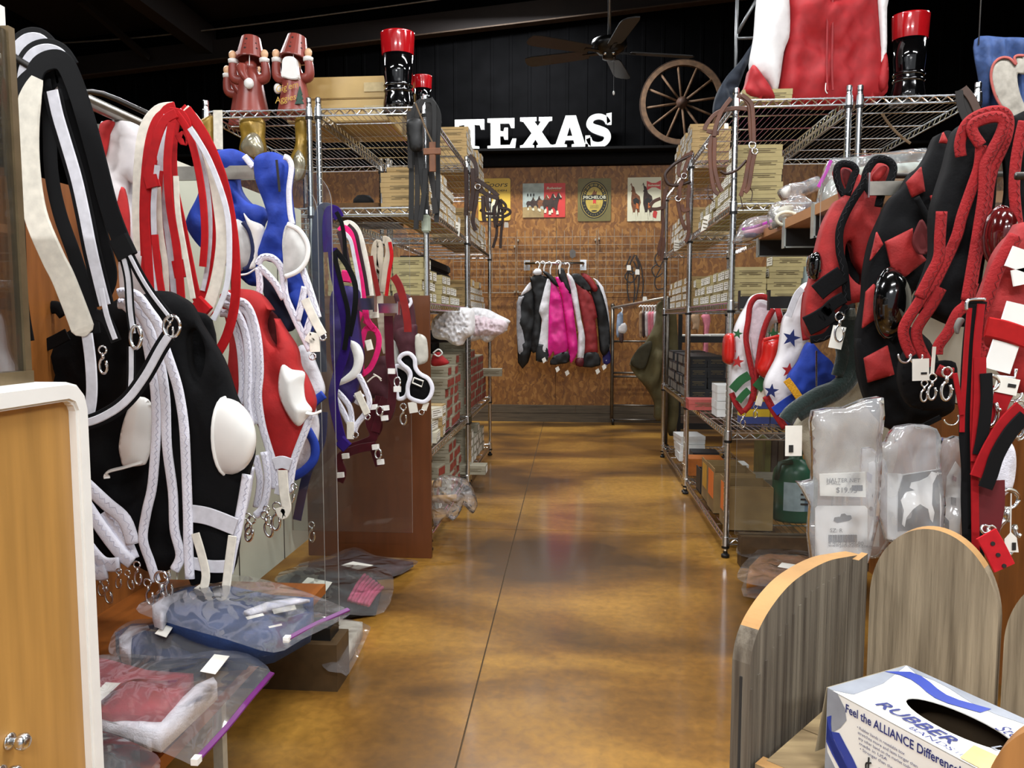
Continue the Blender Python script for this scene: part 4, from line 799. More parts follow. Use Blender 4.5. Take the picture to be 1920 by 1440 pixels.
# rolling garment rack with baby clothes
t = thing('garment_rack', (.4, 7.3, 0), 'steel rolling garment rack with baby clothes by the back wall', 'rack'); ST = M('rack_steel', '#6d675f', .4, .8)
p0 = at(1149, 577, 7.35); y0 = 7.35
MB().tube([(p0.x, y0, .06), (p0.x, y0, p0.z+.01)], .016, 10).build('upright', ST, t, smooth=True); MB().ball((p0.x, y0, p0.z+.02), .02, 8, 6).build('knob', ST, t, smooth=True)
e = at(1252, 558, 5.85); MB().tube([p0, e], .012, 10).build('top_rail', M('pale_rail', '#b9b2a4', .4, .7), t, smooth=True)
MB().tube([(e.x, e.y, .06), (e.x, e.y, e.z)], .016, 10).build('upright', ST, t, smooth=True)
for py in (640, 699, 706, 760, 787): q = at(1149, py, y0); MB().tube([q, (q.x+.55, y0, q.z)], .01, 8).build('cross_rail', ST, t, smooth=True)
MB().tube([(p0.x+.55, y0, .06), (p0.x+.55, y0, p0.z)], .014, 8).build('upright', ST, t, smooth=True)
for (x, y) in ((p0.x, y0), (e.x, e.y), (p0.x+.55, y0)): MB().lathe([(.001, -.012), (.028, -.012), (.03, 0), (.028, .012), (.001, .012)], 14, (x+.012, y, .03), axis='X').build('caster', BLACKPL, t, smooth=True); MB().tube([(x+.012, y, .03), (x, y, .07)], .01, 6).build('caster_stem', CHROME, t)
BC = {'blue': M('baby_blue', '#8c9db4', .8), 'lace': M('lace_white', '#cfcac8', .9, bump=.5), 'brown': M('baby_brown', '#3a2520', .8), 'pink': M('baby_pink', '#d8808f', .8), 'tan': M('baby_tan', '#b09070', .8)}
def babyhang(hx, hy, Y, items, label):
    garment(label, Y, items, (hx, hy), None, 'baby clothes', 'baby_outfit', 'baby clothes on the rolling rack')
babyhang(1163, 577, 7.2, [('top', [(1158, 590), (1168, 588), (1167, 615), (1160, 632), (1156, 628)], BC['blue']), ('lace', [(1160, 612), (1172, 605), (1176, 618), (1170, 626), (1160, 624)], BC['lace']), ('bottoms', [(1161, 625), (1169, 625), (1168, 642), (1162, 641)], BC['brown'])], 'baby outfit with white lace at the end of the rolling rack')
for k, (c, cn) in enumerate((('tan', 'tan'), ('brown', 'dark brown'), ('lace', 'white'), ('pink', 'deep pink'), ('pink', 'light pink'), ('lace', 'pale lace'))):
    x = 1202+k*5.5; babyhang(x, 574, 6.7-.06*k, [('top', [(x-3, 588), (x+3, 587), (x+4, 610), (x+2, 630-k), (x-2, 632-k)], BC[c])], '%s baby outfit, number %s from the left in the cluster on the rolling rack' % (cn, ('one', 'two', 'three', 'four', 'five', 'six')[k]))
# olive canvas cover hanging on the end of the far right rack
OLV = M('olive_canvas', '#5d5434', .85, var=.15, scale=8, bump=.2)
t = thing('canvas_cover', at(1215, 790, 6.0), 'large olive canvas cover draped beside the far right rack', 'cover')
soft('cloth', [(1233, 572), (1242, 564), (1248, 575), (1250, 780), (1240, 788), (1228, 785), (1228, 757), (1212, 728), (1182, 684), (1210, 645), (1228, 612), (1232, 590)], 5.95, OLV, t, th=.12, puff=.04, wr=.05, wf=.35, step=6, folds=lambda x, y: .03*math.sin((x*.9+y*.35)*.12))
soft('flap', [(1182, 681), (1200, 650), (1222, 640), (1216, 670), (1206, 692)], 5.9, M('olive_dark', '#37321f', .9), t, th=.015, puff=.01, wr=.01)
soft('side_fold', [(1250, 580), (1268, 590), (1272, 780), (1250, 800)], 5.98, OLV, t, th=.05, puff=.03, wr=.03, wf=.4)
# bridles hooked on the wall grid
DKL = M('dark_leather', '#231812', .45, var=.2, scale=20)
def loops(name, label, Y, paths, w, mat, parent=None, cat='bridle', grp=None, t=.004, tags=(), rings=()):
    q = [p for pt in paths for p in pt]; b = at(sum(p[0] for p in q)/len(q), max(p[1] for p in q), Y); th_ = thing(name, b, label, cat, grp)
    for k, pt in enumerate(paths): strap('strap', [(p[0], p[1], Y-.004*k) for p in pt], w, mat, th_, t=t)
    for (x, y) in tags: MB().prism([(p.x, p.z) for p in (at(x+u, y+v, Y-.03) for u, v in ((-3, 0), (3, 0), (4, 3), (4, 10), (-4, 10), (-4, 3)))], Y-.032, Y-.031).build('price_tag', PAPER, th_)
    for (x, y, r) in rings: dring(th_, x, y, Y-.02, r, 'buckle', .003)
    return th_
loops('dark_bridle', 'tangle of dark leather bridle straps hung on the wall grid', 7.45, [[(1190, 478), (1180, 500), (1176, 540), (1180, 565)], [(1192, 478), (1202, 500), (1206, 530), (1204, 556)], [(1188, 490), (1196, 512), (1184, 530), (1172, 520), (1180, 508), (1196, 515)], [(1185, 500), (1190, 540), (1188, 568)], [(1198, 495), (1198, 530), (1192, 562)], [(1182, 480), (1175, 500), (1185, 515), (1197, 500), (1192, 482)]], .014, DKL, tags=((1179, 497), (1195, 505), (1209, 556)))
loops('dark_bridle', 'dark leather bridle on the grid half behind the right rack post', 7.45, [[(1236, 470), (1228, 485), (1236, 500), (1244, 488)], [(1232, 495), (1222, 505), (1230, 520), (1242, 512)], [(1240, 500), (1228, 525), (1232, 542), (1246, 540)], [(1243, 470), (1246, 520), (1244, 545)]], .012, DKL)
# black stand with trays behind the right racks
t = thing('display_stand', (1.2, 6.2, 0), 'black metal display stand seen through the right racks', 'stand')
for (x, y) in ((.83, 6.25), (.83, 6.7), (1.75, 6.25), (1.75, 6.7)): MB().bx(x-.015, x+.015, y-.015, y+.015, 0, 1.15).build('post', BLACKPL, t)
for z in (.12, .82): MB().bx(.83, 1.75, 6.25, 6.7, z, z+.05).build('shelf', BLACKPL, t)
for k in range(4):
    o = MB().bx(.86+.22*k, 1.06+.22*k, 6.3, 6.6, .871, .88+.004*k).build('leaflet_stack', PAPER); tag(o, 'white leaflet stack on the black stand, %s from the left' % ('first', 'second', 'third', 'fourth')[k], 'leaflets', 'leaflet stacks on the black stand')
for k, (x, m) in enumerate(((1302, BC['tan']), (1322, BC['pink']))):
    garment(('tan baby outfit behind the far right rack', 'long pink baby outfit behind the far right rack')[k], 6.9, [('body', [(x-6, 592), (x+6, 588), (x+10, 600), (x+6, 625), (x+5, 668 if k else 618), (x-3, 668 if k else 618), (x-1, 610)], m)], (x, 576), None, 'baby clothes', 'baby_outfit')
# dark pads stored deep in the left racks
PAD = M('black_felt_pad', '#0e0e10', .9)
for (x0, x1, y0_, y1_, z0, n, lb) in ((-1.06, -.9, 4.55, 5.5, Z3, 5, 'black felt pad deep behind the khaki cartons'), (-1.06, -.86, 4.55, 5.5, Z2L, 8, 'black felt pad deep under the tulle'), (-1.05, -.6, 7.0, 7.4, .9, 0, '')):
    for k in range(n): tag(MB().bx(x0, x1, y0_, y1_, z0+.003+k*.062, z0+.06+k*.062).build('felt_pad', PAD, bevel=.01), lb+', '+ORD[k]+' up', 'pad', lb[:36])
# ---------------------------------------------------------------- left display bay: back panels, shelf, glass dividers
HONEY = M('honey_wood', '#935a28', .4, var=.15, scale=6, stretch=(1, 8, 1), bump=.05)
REDBR = M('reddish_brown_board', '#693a1c', .4, var=.1, scale=5, stretch=(8, 8, .8))
CREAMP = M('cream_panel', '#e0dcca', .6, var=.06, scale=4)
GLASS = clearmat('clear_glass', (.97, .985, .975), .008, .4, .01); GEDGE = clearmat('glass_edge', (.45, .62, .55), .35, .6, .1)
tr = lambda x0, y0, s: (lambda pts: [(x0+p[0]/s, y0+p[1]/s) for p in pts])
zA = tr(0, 0, 3); zB = tr(0, 450, 3); zC = tr(80, 400, 4.5); zD = tr(60, 680, 2.88); zE = tr(380, 500, 2.88); zF = tr(340, 240, 3.43); zG = tr(580, 360, 2.667); zH = tr(600, 600, 4.8); zI = tr(600, 380, 5.54); zJ = tr(0, 930, 2.8235)
t = thing('display_bay', (-1.1, 2, 0), 'long wooden display bay left of the aisle with hanging rails', 'display')
MB().bx(-1.16, -1.13, .93, 2.0, 0, 1.3).build('back_panel', HONEY, t)
for y in (.95, 1.97): MB().bx(-1.16, -1.14, y, y+.02, 1.3, 1.5).build('rail_stay', STEEL, t)
MB().bx(-1.16, -1.13, 2.06, 3.12, .07, 1.45).build('back_panel', CREAMP, t)
for y in (2.45, 2.85): MB().bx(-1.131, -1.128, y, y+.004, .07, 1.45).build('panel_seam', INK, t)
MB().bx(-1.13, -.66, .93, 1.945, .275, .30).build('low_shelf', M('shelf_wood', '#93531f', .4, var=.15, scale=6, stretch=(8, 1, 1)), t)
for y in (.98, 1.42): MB().bx(-.72, -.7, y, y+.02, 0, .275).build('shelf_support', M('bracket_plate', '#bdb8a6', .4), t)
MB().bx(-1.13, -.635, 1.95, 2.06, 0, .13).build('plinth', M('plinth_wood', '#4d3a22', .5, var=.15), t)
MB().bx(-1.13, -.66, 1.975, 2.05, .13, .165).build('glass_channel', BLACKPL, t)
MB().bx(-1.13, -.6, 3.12, 3.145, 0, 1.10).build('end_panel', REDBR, t, bevel=.001)
MB().tube([(-1.12, .93, 1.5), (-1.12, 2.05, 1.5)], .016, 12).build('top_rail', STEEL, t, smooth=True)
def gdiv(Y, x1, z0, z1, r, name='glass_divider'):
    pl = [(-1.12, z0), (x1, z0), (x1, z1-r)]+[(x1-r+r*math.cos(a), z1-r+r*math.sin(a)) for a in [math.radians(10*k) for k in range(1, 9)]]+[(x1-r, z1), (-1.12, z1)]
    return MB().prism(pl, Y, Y+.006, 0, 1).build(name, [GLASS, GEDGE], t)
gdiv(1.995, at(629, 800, 1.995).x, .165, 1.395, .09); gdiv(2.03, at(603, 800, 2.03).x, .165, 1.375, .09); gdiv(2.92, at(768, 500, 2.92).x, .165, 1.375, .08)
for (a, b, Y) in (((330, 326), (478, 326), 1.93), ((180, 238), (275, 238), 1.96)):
    p = at(*a, Y); q = at(*b, Y); MB().bar(p, (q.x, Y, p.z), .012, .034 if a[0] > 200 else .012).build('face_bar', STEEL, t)
for (x, y, w, h, Y) in ((671, 559, 30, 22, 2.3), (708, 569, 38, 18, 2.5)): p = at(x, y, Y); q = at(x+w, y+h, Y); MB().bx(p.x-.2, q.x, Y, Y+.012, q.z, p.z).build('face_bar', CHROME, t); MB().bx(q.x, q.x+.004, Y-.012, Y+.024, q.z-.006, p.z+.006).build('bar_stop', CHROME, t)
for (px, py, Y) in ((92, 128, 1.31), (345, 232, 1.67)):
    p = at(px, py, Y); MB().tube(cr([(-1.12, Y, 1.5), (-1.05, Y, 1.5), (p.x-.03, Y, p.z), (p.x, Y, p.z), (p.x+.012, Y, p.z+.02)], 4), .006, 8).build('hook', DARKSTEEL, t, smooth=True)
# near cabinet and glass case at the left edge
t = thing('glass_showcase', (-.95, .6, 0), 'wooden cabinet with rounded white edging under a glass case, at the left edge', 'showcase'); LWOOD = M('light_oak', '#b98a48', .4, var=.12, scale=5, stretch=(3, 8, .6))
MB().bx(-1.3, -.618, .2, .888, 0, .905).build('cabinet', LWOOD, t)
pl = [(.2, .903), (.87, .903), (.88, .899), (.885, .889), (.885, 0), (.907, 0), (.907, .889), (.902, .908), (.889, .921), (.87, .926), (.2, .926)]
mb = MB(); n = len(pl); vs = [(x, p[0], p[1]) for x in (-1.31, -.606) for p in pl]; mb.add(vs, [tuple(range(n)), tuple(range(2*n-1, n-1, -1))]+[(i, i+n, (i+1) % n+n, (i+1) % n) for i in range(n)]); mb.build('white_edging', WHITE, t, bevel=.003)
for (px, py) in ((46, 1391), (30, 1452)):
    p = onx(px, py, -.6); MB().lathe([(.004, 0), (.004, .008), (.0085, .012), (.0095, .018), (.006, .022), (.001, .023)], 16, (-.618, p.y, p.z), axis='X').build('knob', CHROME, t, smooth=True); MB().lathe([(.001, .0), (.009, .0), (.009, .002), (.004, .003)], 14, (-.618, p.y, p.z), axis='X').build('knob_plate', CHROME, t, smooth=True)
CASEF = M('bronze_frame', '#7d6c50', .4, .6)
MB().bx(-.655, -.651, .2, .862, .93, 1.33).build('case_glass', GLASS, t); MB().bx(-1.2, -.655, .858, .862, .93, 1.33).build('case_glass', GLASS, t)
MB().bx(-.658, -.648, .856, .866, .926, 1.335).build('case_post', CASEF, t); MB().bx(-.66, -.646, .2, .866, .926, .94).build('case_frame', CASEF, t)
MB().bx(-1.25, -.66, .2, .868, 1.335, 1.36).build('case_top', WHITE, t)
for k, (c, z0, z1, lb) in enumerate((('#9fb0bf', .942, 1.06, 'pale blue box in the glass case at the left edge'), ('#c9ccd0', 1.062, 1.17, 'white box in the glass case above the pale blue one'))):
    tag(MB().bx(-.84, -.68, .5, .84, z0, z1).build('display_box', M('case_box_%d' % k, c, .5), bevel=.004), lb, 'box')
# ---------------------------------------------------------------- fabrics
FBK = M('black_cloth', '#08080a', .9, var=.1, bump=.15, spec=.2); FWH = M('white_fleece', '#e9e8f2', .9, var=.06, bump=.4, bscale=300, sheen=.3); FRD = M('red_cloth', '#b01c1c', .8, var=.1, bump=.15)
FBL = M('royal_blue_cloth', '#1238a0', .75, var=.12, bump=.25, bscale=90); FPU = M('purple_cloth', '#2a1760', .7, var=.15, bump=.15); FMR = M('maroon_cloth', '#45121f', .75, var=.12, bump=.15)
WBK = webbing('black_webbing', '#0a0a0c'); WWH = webbing('white_webbing', '#dcdbe2'); WCR = webbing('cream_webbing', '#efe9da'); WRD = webbing('red_webbing', '#b8181d'); WPK = webbing('pink_webbing', '#ee2b78'); WPU = webbing('purple_webbing', '#2c1466'); WMR = M('maroon_leather', '#48101c', .35, var=.15)
CUPW = M('white_cup_plastic', '#f0efea', .22, var=.01, coat=.5); CUPG = M('shade_grey_white_cup', '#d2d2ce', .4)  # CUPG is the white cup greyed, with interior shade put into its colour
def group_at(name, Y, pts, label, cat, grp=None): return thing(name, at(sum(p[0] for p in pts)/len(pts), max(p[1] for p in pts), Y), label, cat, grp)
def dome(parent, cx, cy, Y, rx, rz, ax, mat=None, depth=None, name='blinker_cup', cut=.5):
    """half-dome blinker cup: shell open towards -ax with a rolled rim."""
    c = at(cx, cy, Y); rx = rx*Y/F; rz = rz*Y/F; ax = Vector(ax).normalized(); up = Vector((0, 0, 1)); sd = ax.cross(up).normalized(); dp = depth or rx; mb = MB(); n = 24; m = 8; outer = []; 
    for s_ in (1, .93):
        vs = []
        for i in range(m+1):
            a = math.pi/2*i/m
            for k in range(n): b = 2*math.pi*k/n; vs.append(c+ax*dp*math.cos(a)*s_+sd*rx*math.sin(a)*math.cos(b)*s_+up*rz*math.sin(a)*math.sin(b)*s_)
        mb.add(vs, [(i*n+k, i*n+(k+1) % n, (i+1)*n+(k+1) % n, (i+1)*n+k) for i in range(m) for k in range(n)])
    mb.tube([c+sd*rx*math.cos(2*math.pi*k/n)+up*rz*math.sin(2*math.pi*k/n) for k in range(n)], .004, 8, closed=True)
    return mb.build(name, mat or CUPW, parent, smooth=True)
def scoop(parent, ol, Y, mat=None, puff=.03, th=.004, name='blinker_cup', lip=None, seed=0):
    o = soft(name, ol, Y, mat or CUPW, parent, th=th, puff=puff, pw=.03, wr=0, seed=seed)
    if lip: MB().ribbon(pxp(lip, Y-.02), .012, .004, side=(0, -.3, 1)).build('cup_lip', CUPW, o)
    return o
# black blinker hoods (stack): back mass, front hood with white cup
Yk = 1.52
bo = zD([(75, 30), (150, -120), (330, -250), (520, -360), (700, -330), (760, -200), (800, 100), (830, 500), (845, 1000), (700, 1130), (560, 1090), (420, 1060), (250, 960), (150, 800), (70, 560)])
t = group_at('blinker_hood', Yk+.09, bo, 'black blinker hood with wide white bindings fanned out, behind the domed white cup', 'hood', 'blinker hoods hung in the left bay')
soft('hood_cloth', bo, Yk+.07, FBK, t, th=.05, puff=.014, wr=.015)
for k, pts in enumerate(([(130, 510), (250, 620), (400, 760), (500, 850), (545, 980)], [(80, 600), (150, 780), (230, 980), (330, 1130), (400, 1130)], [(110, 560), (200, 800), (280, 960), (380, 1080), (470, 1090)], [(240, 690), (380, 900), (480, 1030), (540, 1080)], [(400, 800), (500, 960), (545, 1060)])):
    piping('binding', zD(pts), .016, FWH, t, Yk+.01+.008*k)
scoop(t, zD([(560, 190), (640, 220), (650, 400), (620, 530), (590, 555), (500, 560), (480, 520), (470, 440), (500, 300)]), Yk+.0, CUPW, .02, lip=zD([(590, 540), (500, 565), (410, 590), (405, 625)]))
for (x, y, s) in ((360, 1140, 1), (390, 1170, 1.1), (470, 1110, .9), (510, 1120, .9), (110, 1110, 1)): snap(t, *zD([(x, y)])[0], Yk+.02, s, random.uniform(-.3, .3))
fo = [(262, 560), (300, 545), (330, 556), (352, 572), (372, 610), (412, 676), (436, 745), (462, 800), (470, 850), (458, 900), (446, 985), (428, 1080), (380, 1092), (356, 1085), (352, 960), (348, 855), (338, 752), (318, 700), (300, 660), (275, 600)]
t = group_at('blinker_hood', Yk, fo, 'black blinker hood with a domed white eye cup, front of the left bay', 'hood', 'blinker hoods hung in the left bay')
soft('hood_cloth', fo, Yk-.04, FBK, t, th=.03, puff=.01, wr=.008, holes=[[(352, 622), (370, 616), (386, 650), (384, 690), (370, 716), (355, 690), (350, 650)]])
soft('hood_back', [(335, 600), (395, 600), (400, 730), (340, 730)], Yk+.015, FBK, t, th=.01)
dome(t, 424, 818, Yk-.045, 30, 76, (1, -.55, .03), CUPW, .085)
for pts, dy in (([(222, 551), (233, 549), (258, 556), (280, 584), (298, 611), (309, 651), (329, 711), (338, 750), (345, 800), (348, 854), (352, 958), (353, 1020), (356, 1085)], -.065), ([(222, 569), (236, 573), (258, 600), (275, 640), (284, 690), (291, 732), (293, 802), (286, 906), (275, 958), (268, 1010), (282, 1055), (293, 1090)], -.05), ([(236, 560), (262, 585), (285, 630), (300, 680), (310, 749), (313, 836), (324, 923), (327, 992), (338, 1041), (327, 1069)], -.058), ([(463, 890), (455, 940), (445, 992), (436, 1030), (428, 1075)], -.05)):
    piping('binding', pts, .0105, FWH, t, Yk+dy)
strap('band', [(352, 962), (390, 968), (442, 988)], .036, WWH, t, Yk-.062); strap('band', [(362, 1056), (395, 1062), (430, 1062)], .026, WWH, t, Yk-.062)
for pts in ([(366, 1000), (378, 1040), (386, 1080), (378, 1110), (368, 1100)], [(436, 1005), (430, 1050), (422, 1110), (412, 1118), (405, 1100)]): strap('snap_strap', pts, .018, WCR, t, Yk-.068)
for (x, y, s) in ((256, 1052, 1), (275, 1085, 1.1), (302, 1070, 1.9), (312, 1072, 1), (362, 1108, 1), (376, 1112, 1.4), (405, 1118, 1.4)): snap(t, x, y, Yk-.06, s, random.uniform(-.15, .15))
# black and white halters looped over the near hook
Yh = 1.3; t = group_at('nylon_halter', Yh, [(130, 630)], 'black and white nylon halters looped together at the upper left', 'halter')
def two(paths, w, mat, Y, t, mat2=None, w2=None): 
    for k, p in enumerate(paths):
        strap('strap', p, w, mat, t, Y-.004*k)
        if mat2: strap('strap_lining', p, w2 or w*.55, mat2, t, Y-.004*k-.003)
two([[(28, 330), (24, 200), (26, 110), (45, 78), (72, 74), (92, 92)]], .04, WBK, Yh+.03, t, WWH, .022)
two([[(45, 200), (42, 140), (58, 104), (85, 92), (112, 100), (132, 128)]], .036, WBK, Yh+.015, t, WWH, .018)
two([[(58, 170), (70, 128), (95, 112), (120, 118), (140, 158), (160, 220), (182, 300), (205, 390), (232, 462)]], .034, WBK, Yh, t)
strap('strap', [(70, 146), (54, 200), (52, 300), (66, 400), (98, 480), (118, 520), (143, 583), (160, 630)], .044, WCR, t, Yh-.01, t=.006, scl=lambda u: min(1, math.sqrt(max(.03, (1-u)/.05)), .5+u*4))
two([[(82, 150), (92, 220), (96, 320), (112, 400), (140, 480), (165, 560), (176, 625)], [(60, 140), (40, 160), (24, 200), (22, 300), (34, 420), (40, 560), (52, 640)]], .026, WBK, Yh+.01, t)
two([[(98, 170), (108, 215), (122, 262), (143, 333), (158, 400), (172, 470), (187, 533), (197, 572)]], .034, WBK, Yh-.006, t, WWH, .021)
two([[(88, 160), (112, 140), (132, 190), (150, 290), (172, 380), (196, 470), (205, 520), (190, 560)]], .03, WBK, Yh+.02, t)
strap('keeper', [(222, 445), (240, 482)], .038, WBK, t, Yh-.014, t=.01)
two([[(230, 478), (240, 520), (244, 580), (250, 625)], [(246, 650), (246, 700), (244, 745)]], .016, WBK, Yh-.012, t, WWH, .008)
two([[(240, 472), (262, 515), (285, 552), (318, 595)]], .017, WBK, Yh-.014, t, WWH, .006)
two([[(316, 630), (300, 655), (272, 705), (240, 748), (205, 775), (160, 793), (95, 796)]], .027, WBK, Yh-.02, t, WWH, .014)
two([[(163, 625), (170, 680), (172, 740), (164, 785), (148, 815), (128, 833), (104, 843)]], .021, WWH, Yh-.006, t)
strap('keeper', [(84, 845), (106, 842)], .04, WBK, t, Yh-.018, t=.012)
dring(t, 322, 612, Yh-.02, 17, 'ring', .0028, sy=1.25); dring(t, 255, 632, Yh-.02, 11, 'buckle', .0035, sy=2.0)
for (x, y, s) in ((192, 648, 1), (318, 590, .8)): snap(t, x, y, Yh-.02, s)
strap('strap', [(180, 590), (200, 600), (218, 640)], .02, WBK, t, Yh-.02); strap('strap', [(190, 540), (200, 590), (216, 636)], .009, WWH, t, Yh-.025)
# second dark halter behind at far left with white pads
o = soft('fleece_pad', zB([(130, 380), (180, 280), (240, 240), (300, 330), (330, 400), (300, 560), (220, 640), (190, 760), (150, 700)]), 1.62, FWH, th=.03, puff=.01, wr=.01); tag(o, 'quilted white fleece pad with black edge behind the cream strap, far left', 'pad')
piping('edge', zB([(150, 520), (190, 440), (250, 390), (320, 380), (360, 420)]), .014, FBK, o, 1.58); strap('strap', zB([(170, 600), (260, 590), (380, 530)]), .026, WBK, o, 1.56)
# red and white halters
Yr = 1.66; t = group_at('nylon_halter', Yr, [(350, 700)], 'red and white nylon halters looped in a bundle beside the black ones', 'halter')
for k, (p, w, m) in enumerate((([(262, 470), (258, 400), (262, 300), (272, 240), (296, 208), (325, 202)], .026, WCR), ([(270, 480), (268, 380), (276, 280), (292, 225), (318, 205)], .016, WRD), ([(325, 560), (318, 480), (308, 400), (300, 320), (300, 260), (312, 215), (330, 205)], .034, WRD), ([(328, 556), (321, 480), (311, 400), (303, 320), (303, 262), (314, 216)], .018, WWH),
    ([(395, 592), (370, 560), (352, 480), (340, 420), (326, 350), (323, 280), (330, 225), (345, 210)], .022, WRD), ([(290, 560), (283, 470), (281, 380), (290, 300)], .013, WRD), ([(302, 560), (300, 480), (294, 400), (298, 320)], .02, WRD), ([(312, 570), (310, 500), (300, 430), (296, 350)], .014, WCR), ([(270, 520), (276, 450), (282, 400)], .018, WRD),
    ([(338, 205), (362, 236), (384, 300), (398, 370), (402, 440), (396, 510), (384, 560)], .03, WRD), ([(336, 206), (358, 240), (378, 300), (391, 370), (394, 440), (388, 505), (380, 545)], .01, WWH), ([(345, 206), (372, 240), (398, 315), (413, 400), (416, 460), (405, 530), (388, 580), (368, 602)], .027, WCR),
    ([(350, 205), (384, 255), (416, 330), (435, 420), (442, 500), (440, 570), (425, 630), (402, 672), (384, 706)], .021, WRD), ([(318, 210), (340, 215), (352, 240), (346, 265), (335, 250)], .02, WRD), ([(372, 602), (392, 640), (404, 660)], .02, WRD),
    ([(330, 212), (352, 245), (368, 300), (380, 370), (384, 440), (380, 500)], .016, WRD), ([(286, 560), (276, 470), (272, 390), (284, 300), (305, 232), (330, 212)], .02, WRD), ([(296, 560), (290, 460), (288, 380), (295, 310)], .012, WWH), ([(340, 560), (332, 470), (318, 380), (314, 300), (322, 230)], .018, WRD), ([(362, 560), (346, 470), (334, 400), (330, 330)], .012, WCR), ([(316, 575), (306, 560), (296, 500), (290, 440)], .016, WRD), ([(356, 240), (392, 300), (424, 390), (430, 470), (424, 540), (400, 600)], .012, WWH))):
    strap('strap', p, w, m, t, Yr-.005*k)
for p, w in (([(282, 330), (288, 352)], .03), ([(336, 488), (342, 520)], .032), ([(366, 566), (388, 588)], .036)): strap('keeper', p, w, WRD, t, Yr-.085, t=.012)
o = soft('folded_shirt', [(190, 240), (200, 228), (240, 228), (255, 240), (262, 300), (258, 350), (238, 340), (250, 420), (300, 480), (280, 560), (225, 560), (210, 440), (196, 330)], 1.84, M('white_cotton', '#d8d2d2', .9, var=.05), th=.03, puff=.01, wr=.015); tag(o, 'white shirt with a red lining hanging behind the red and white halters', 'shirt')
soft('lining', [(186, 242), (196, 227), (212, 228), (204, 250), (192, 300)], 1.82, FRD, o, th=.01); soft('lining', [(228, 350), (240, 400), (238, 470), (222, 480), (215, 420)], 1.8, FRD, o, th=.01)
# red blinker hood
Yr2 = 1.8; ol = zE([(100, 150), (200, 120), (280, 140), (340, 200), (420, 330), (490, 440), (510, 540), (545, 600), (585, 700), (590, 760), (560, 850), (520, 960), (470, 1060), (460, 1110), (400, 1100), (380, 1050), (340, 940), (300, 850), (270, 800), (240, 760), (180, 760), (140, 600), (150, 400), (120, 250)])
t = group_at('blinker_hood', Yr2, ol, 'red blinker hood with a white scoop cup and white bindings', 'hood', 'blinker hoods hung in the left bay')
soft('hood_cloth', ol, Yr2, FRD, t, th=.04, puff=.012, wr=.008, holes=[zE([(350, 230), (390, 280), (405, 380), (400, 440), (350, 400), (320, 310)])])
soft('hood_back', zE([(330, 220), (410, 290), (415, 450), (340, 420), (310, 310)]), Yr2+.06, M('dark_red_cloth', '#5c0d10', .85), t, th=.01)
scoop(t, zE([(430, 530), (480, 555), (548, 570), (545, 640), (555, 720), (590, 775), (560, 820), (515, 862), (460, 800), (415, 700), (410, 610)]), Yr2-.035, CUPW, .03, lip=zE([(560, 790), (600, 795), (638, 780)]))
for pts, dy in (([(110, 140), (170, 180), (230, 200), (270, 270), (300, 400), (310, 560), (300, 700), (320, 850), (350, 960), (385, 1080), (392, 1200)], -.03), ([(100, 190), (170, 230), (220, 320), (245, 450), (245, 620), (240, 740), (262, 860)], -.03), ([(95, 250), (150, 270), (200, 420), (215, 640), (200, 740)], -.022), ([(105, 170), (180, 210), (245, 260), (275, 400), (285, 560), (270, 700), (290, 850)], -.026), ([(590, 790), (540, 920), (490, 1060), (465, 1222)], -.03), ([(330, 1000), (352, 1150), (330, 1290), (285, 1345)], -.035), ([(262, 1080), (240, 1230), (215, 1330)], -.03), ([(285, 1020), (310, 1160), (290, 1300)], -.02)): piping('binding', zE(pts), .0095, FWH, t, Yr2+dy)
strap('band', zE([(385, 1065), (430, 1055), (475, 1070)]), .03, WWH, t, Yr2-.04); strap('band', zE([(392, 1200), (430, 1210), (462, 1205)]), .024, WWH, t, Yr2-.04)
strap('snap_strap', zE([(432, 1100), (440, 1220), (452, 1300), (432, 1340), (415, 1300)]), .024, WCR, t, Yr2-.045)
for (x, y, s) in ((240, 1330, 1.1), (268, 1345, 1.3), (330, 1320, 1.3), (340, 1290, 1), (402, 1270, 1.4), (497, 1170, 1)): snap(t, *zE([(x, y)])[0], Yr2-.04, s, random.uniform(-.3, .3))
# blue blinker hoods
Yb = 1.9
ol = zF([(215, 165), (280, 140), (360, 142), (430, 190), (440, 235), (385, 250), (345, 300), (365, 400), (430, 480), (500, 500), (530, 560), (500, 640), (470, 900), (500, 1000), (440, 1010), (350, 930), (240, 850), (120, 760), (40, 640), (50, 560), (110, 440), (150, 300)])
t = group_at('blinker_hood', Yb+.05, ol, 'royal blue blinker hood with a white cup painted shade-grey, left of the two blue ones', 'hood', 'blinker hoods hung in the left bay')
soft('hood_cloth', ol, Yb+.04, FBL, t, th=.04, puff=.012, wr=.02, wf=1.5)
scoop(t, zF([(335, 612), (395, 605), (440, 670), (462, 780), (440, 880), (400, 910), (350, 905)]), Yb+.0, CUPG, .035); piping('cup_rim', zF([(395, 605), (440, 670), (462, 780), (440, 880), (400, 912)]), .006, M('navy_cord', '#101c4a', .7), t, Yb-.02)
scoop(t, zF([(400, 550), (440, 590), (530, 635), (515, 740), (480, 860), (470, 900), (430, 900), (465, 800), (450, 690)]), Yb-.02, CUPW, .012, lip=zF([(380, 945), (430, 935), (500, 890)]), seed=2)
piping('binding', zF([(405, 180), (440, 225), (462, 250)]), .008, FWH, t, Yb)
ol = zF([(480, 190), (540, 160), (610, 160), (680, 200), (705, 260), (690, 400), (712, 600), (690, 700), (700, 850), (760, 920), (800, 1000), (860, 1150), (850, 1250), (810, 1330), (760, 1250), (700, 1100), (660, 950), (620, 880), (500, 830), (520, 720), (560, 600), (540, 500), (485, 350), (470, 250)])
t = group_at('blinker_hood', Yb-.03, ol, 'royal blue blinker hood with white edging next to the glass divider', 'hood', 'blinker hoods hung in the left bay')
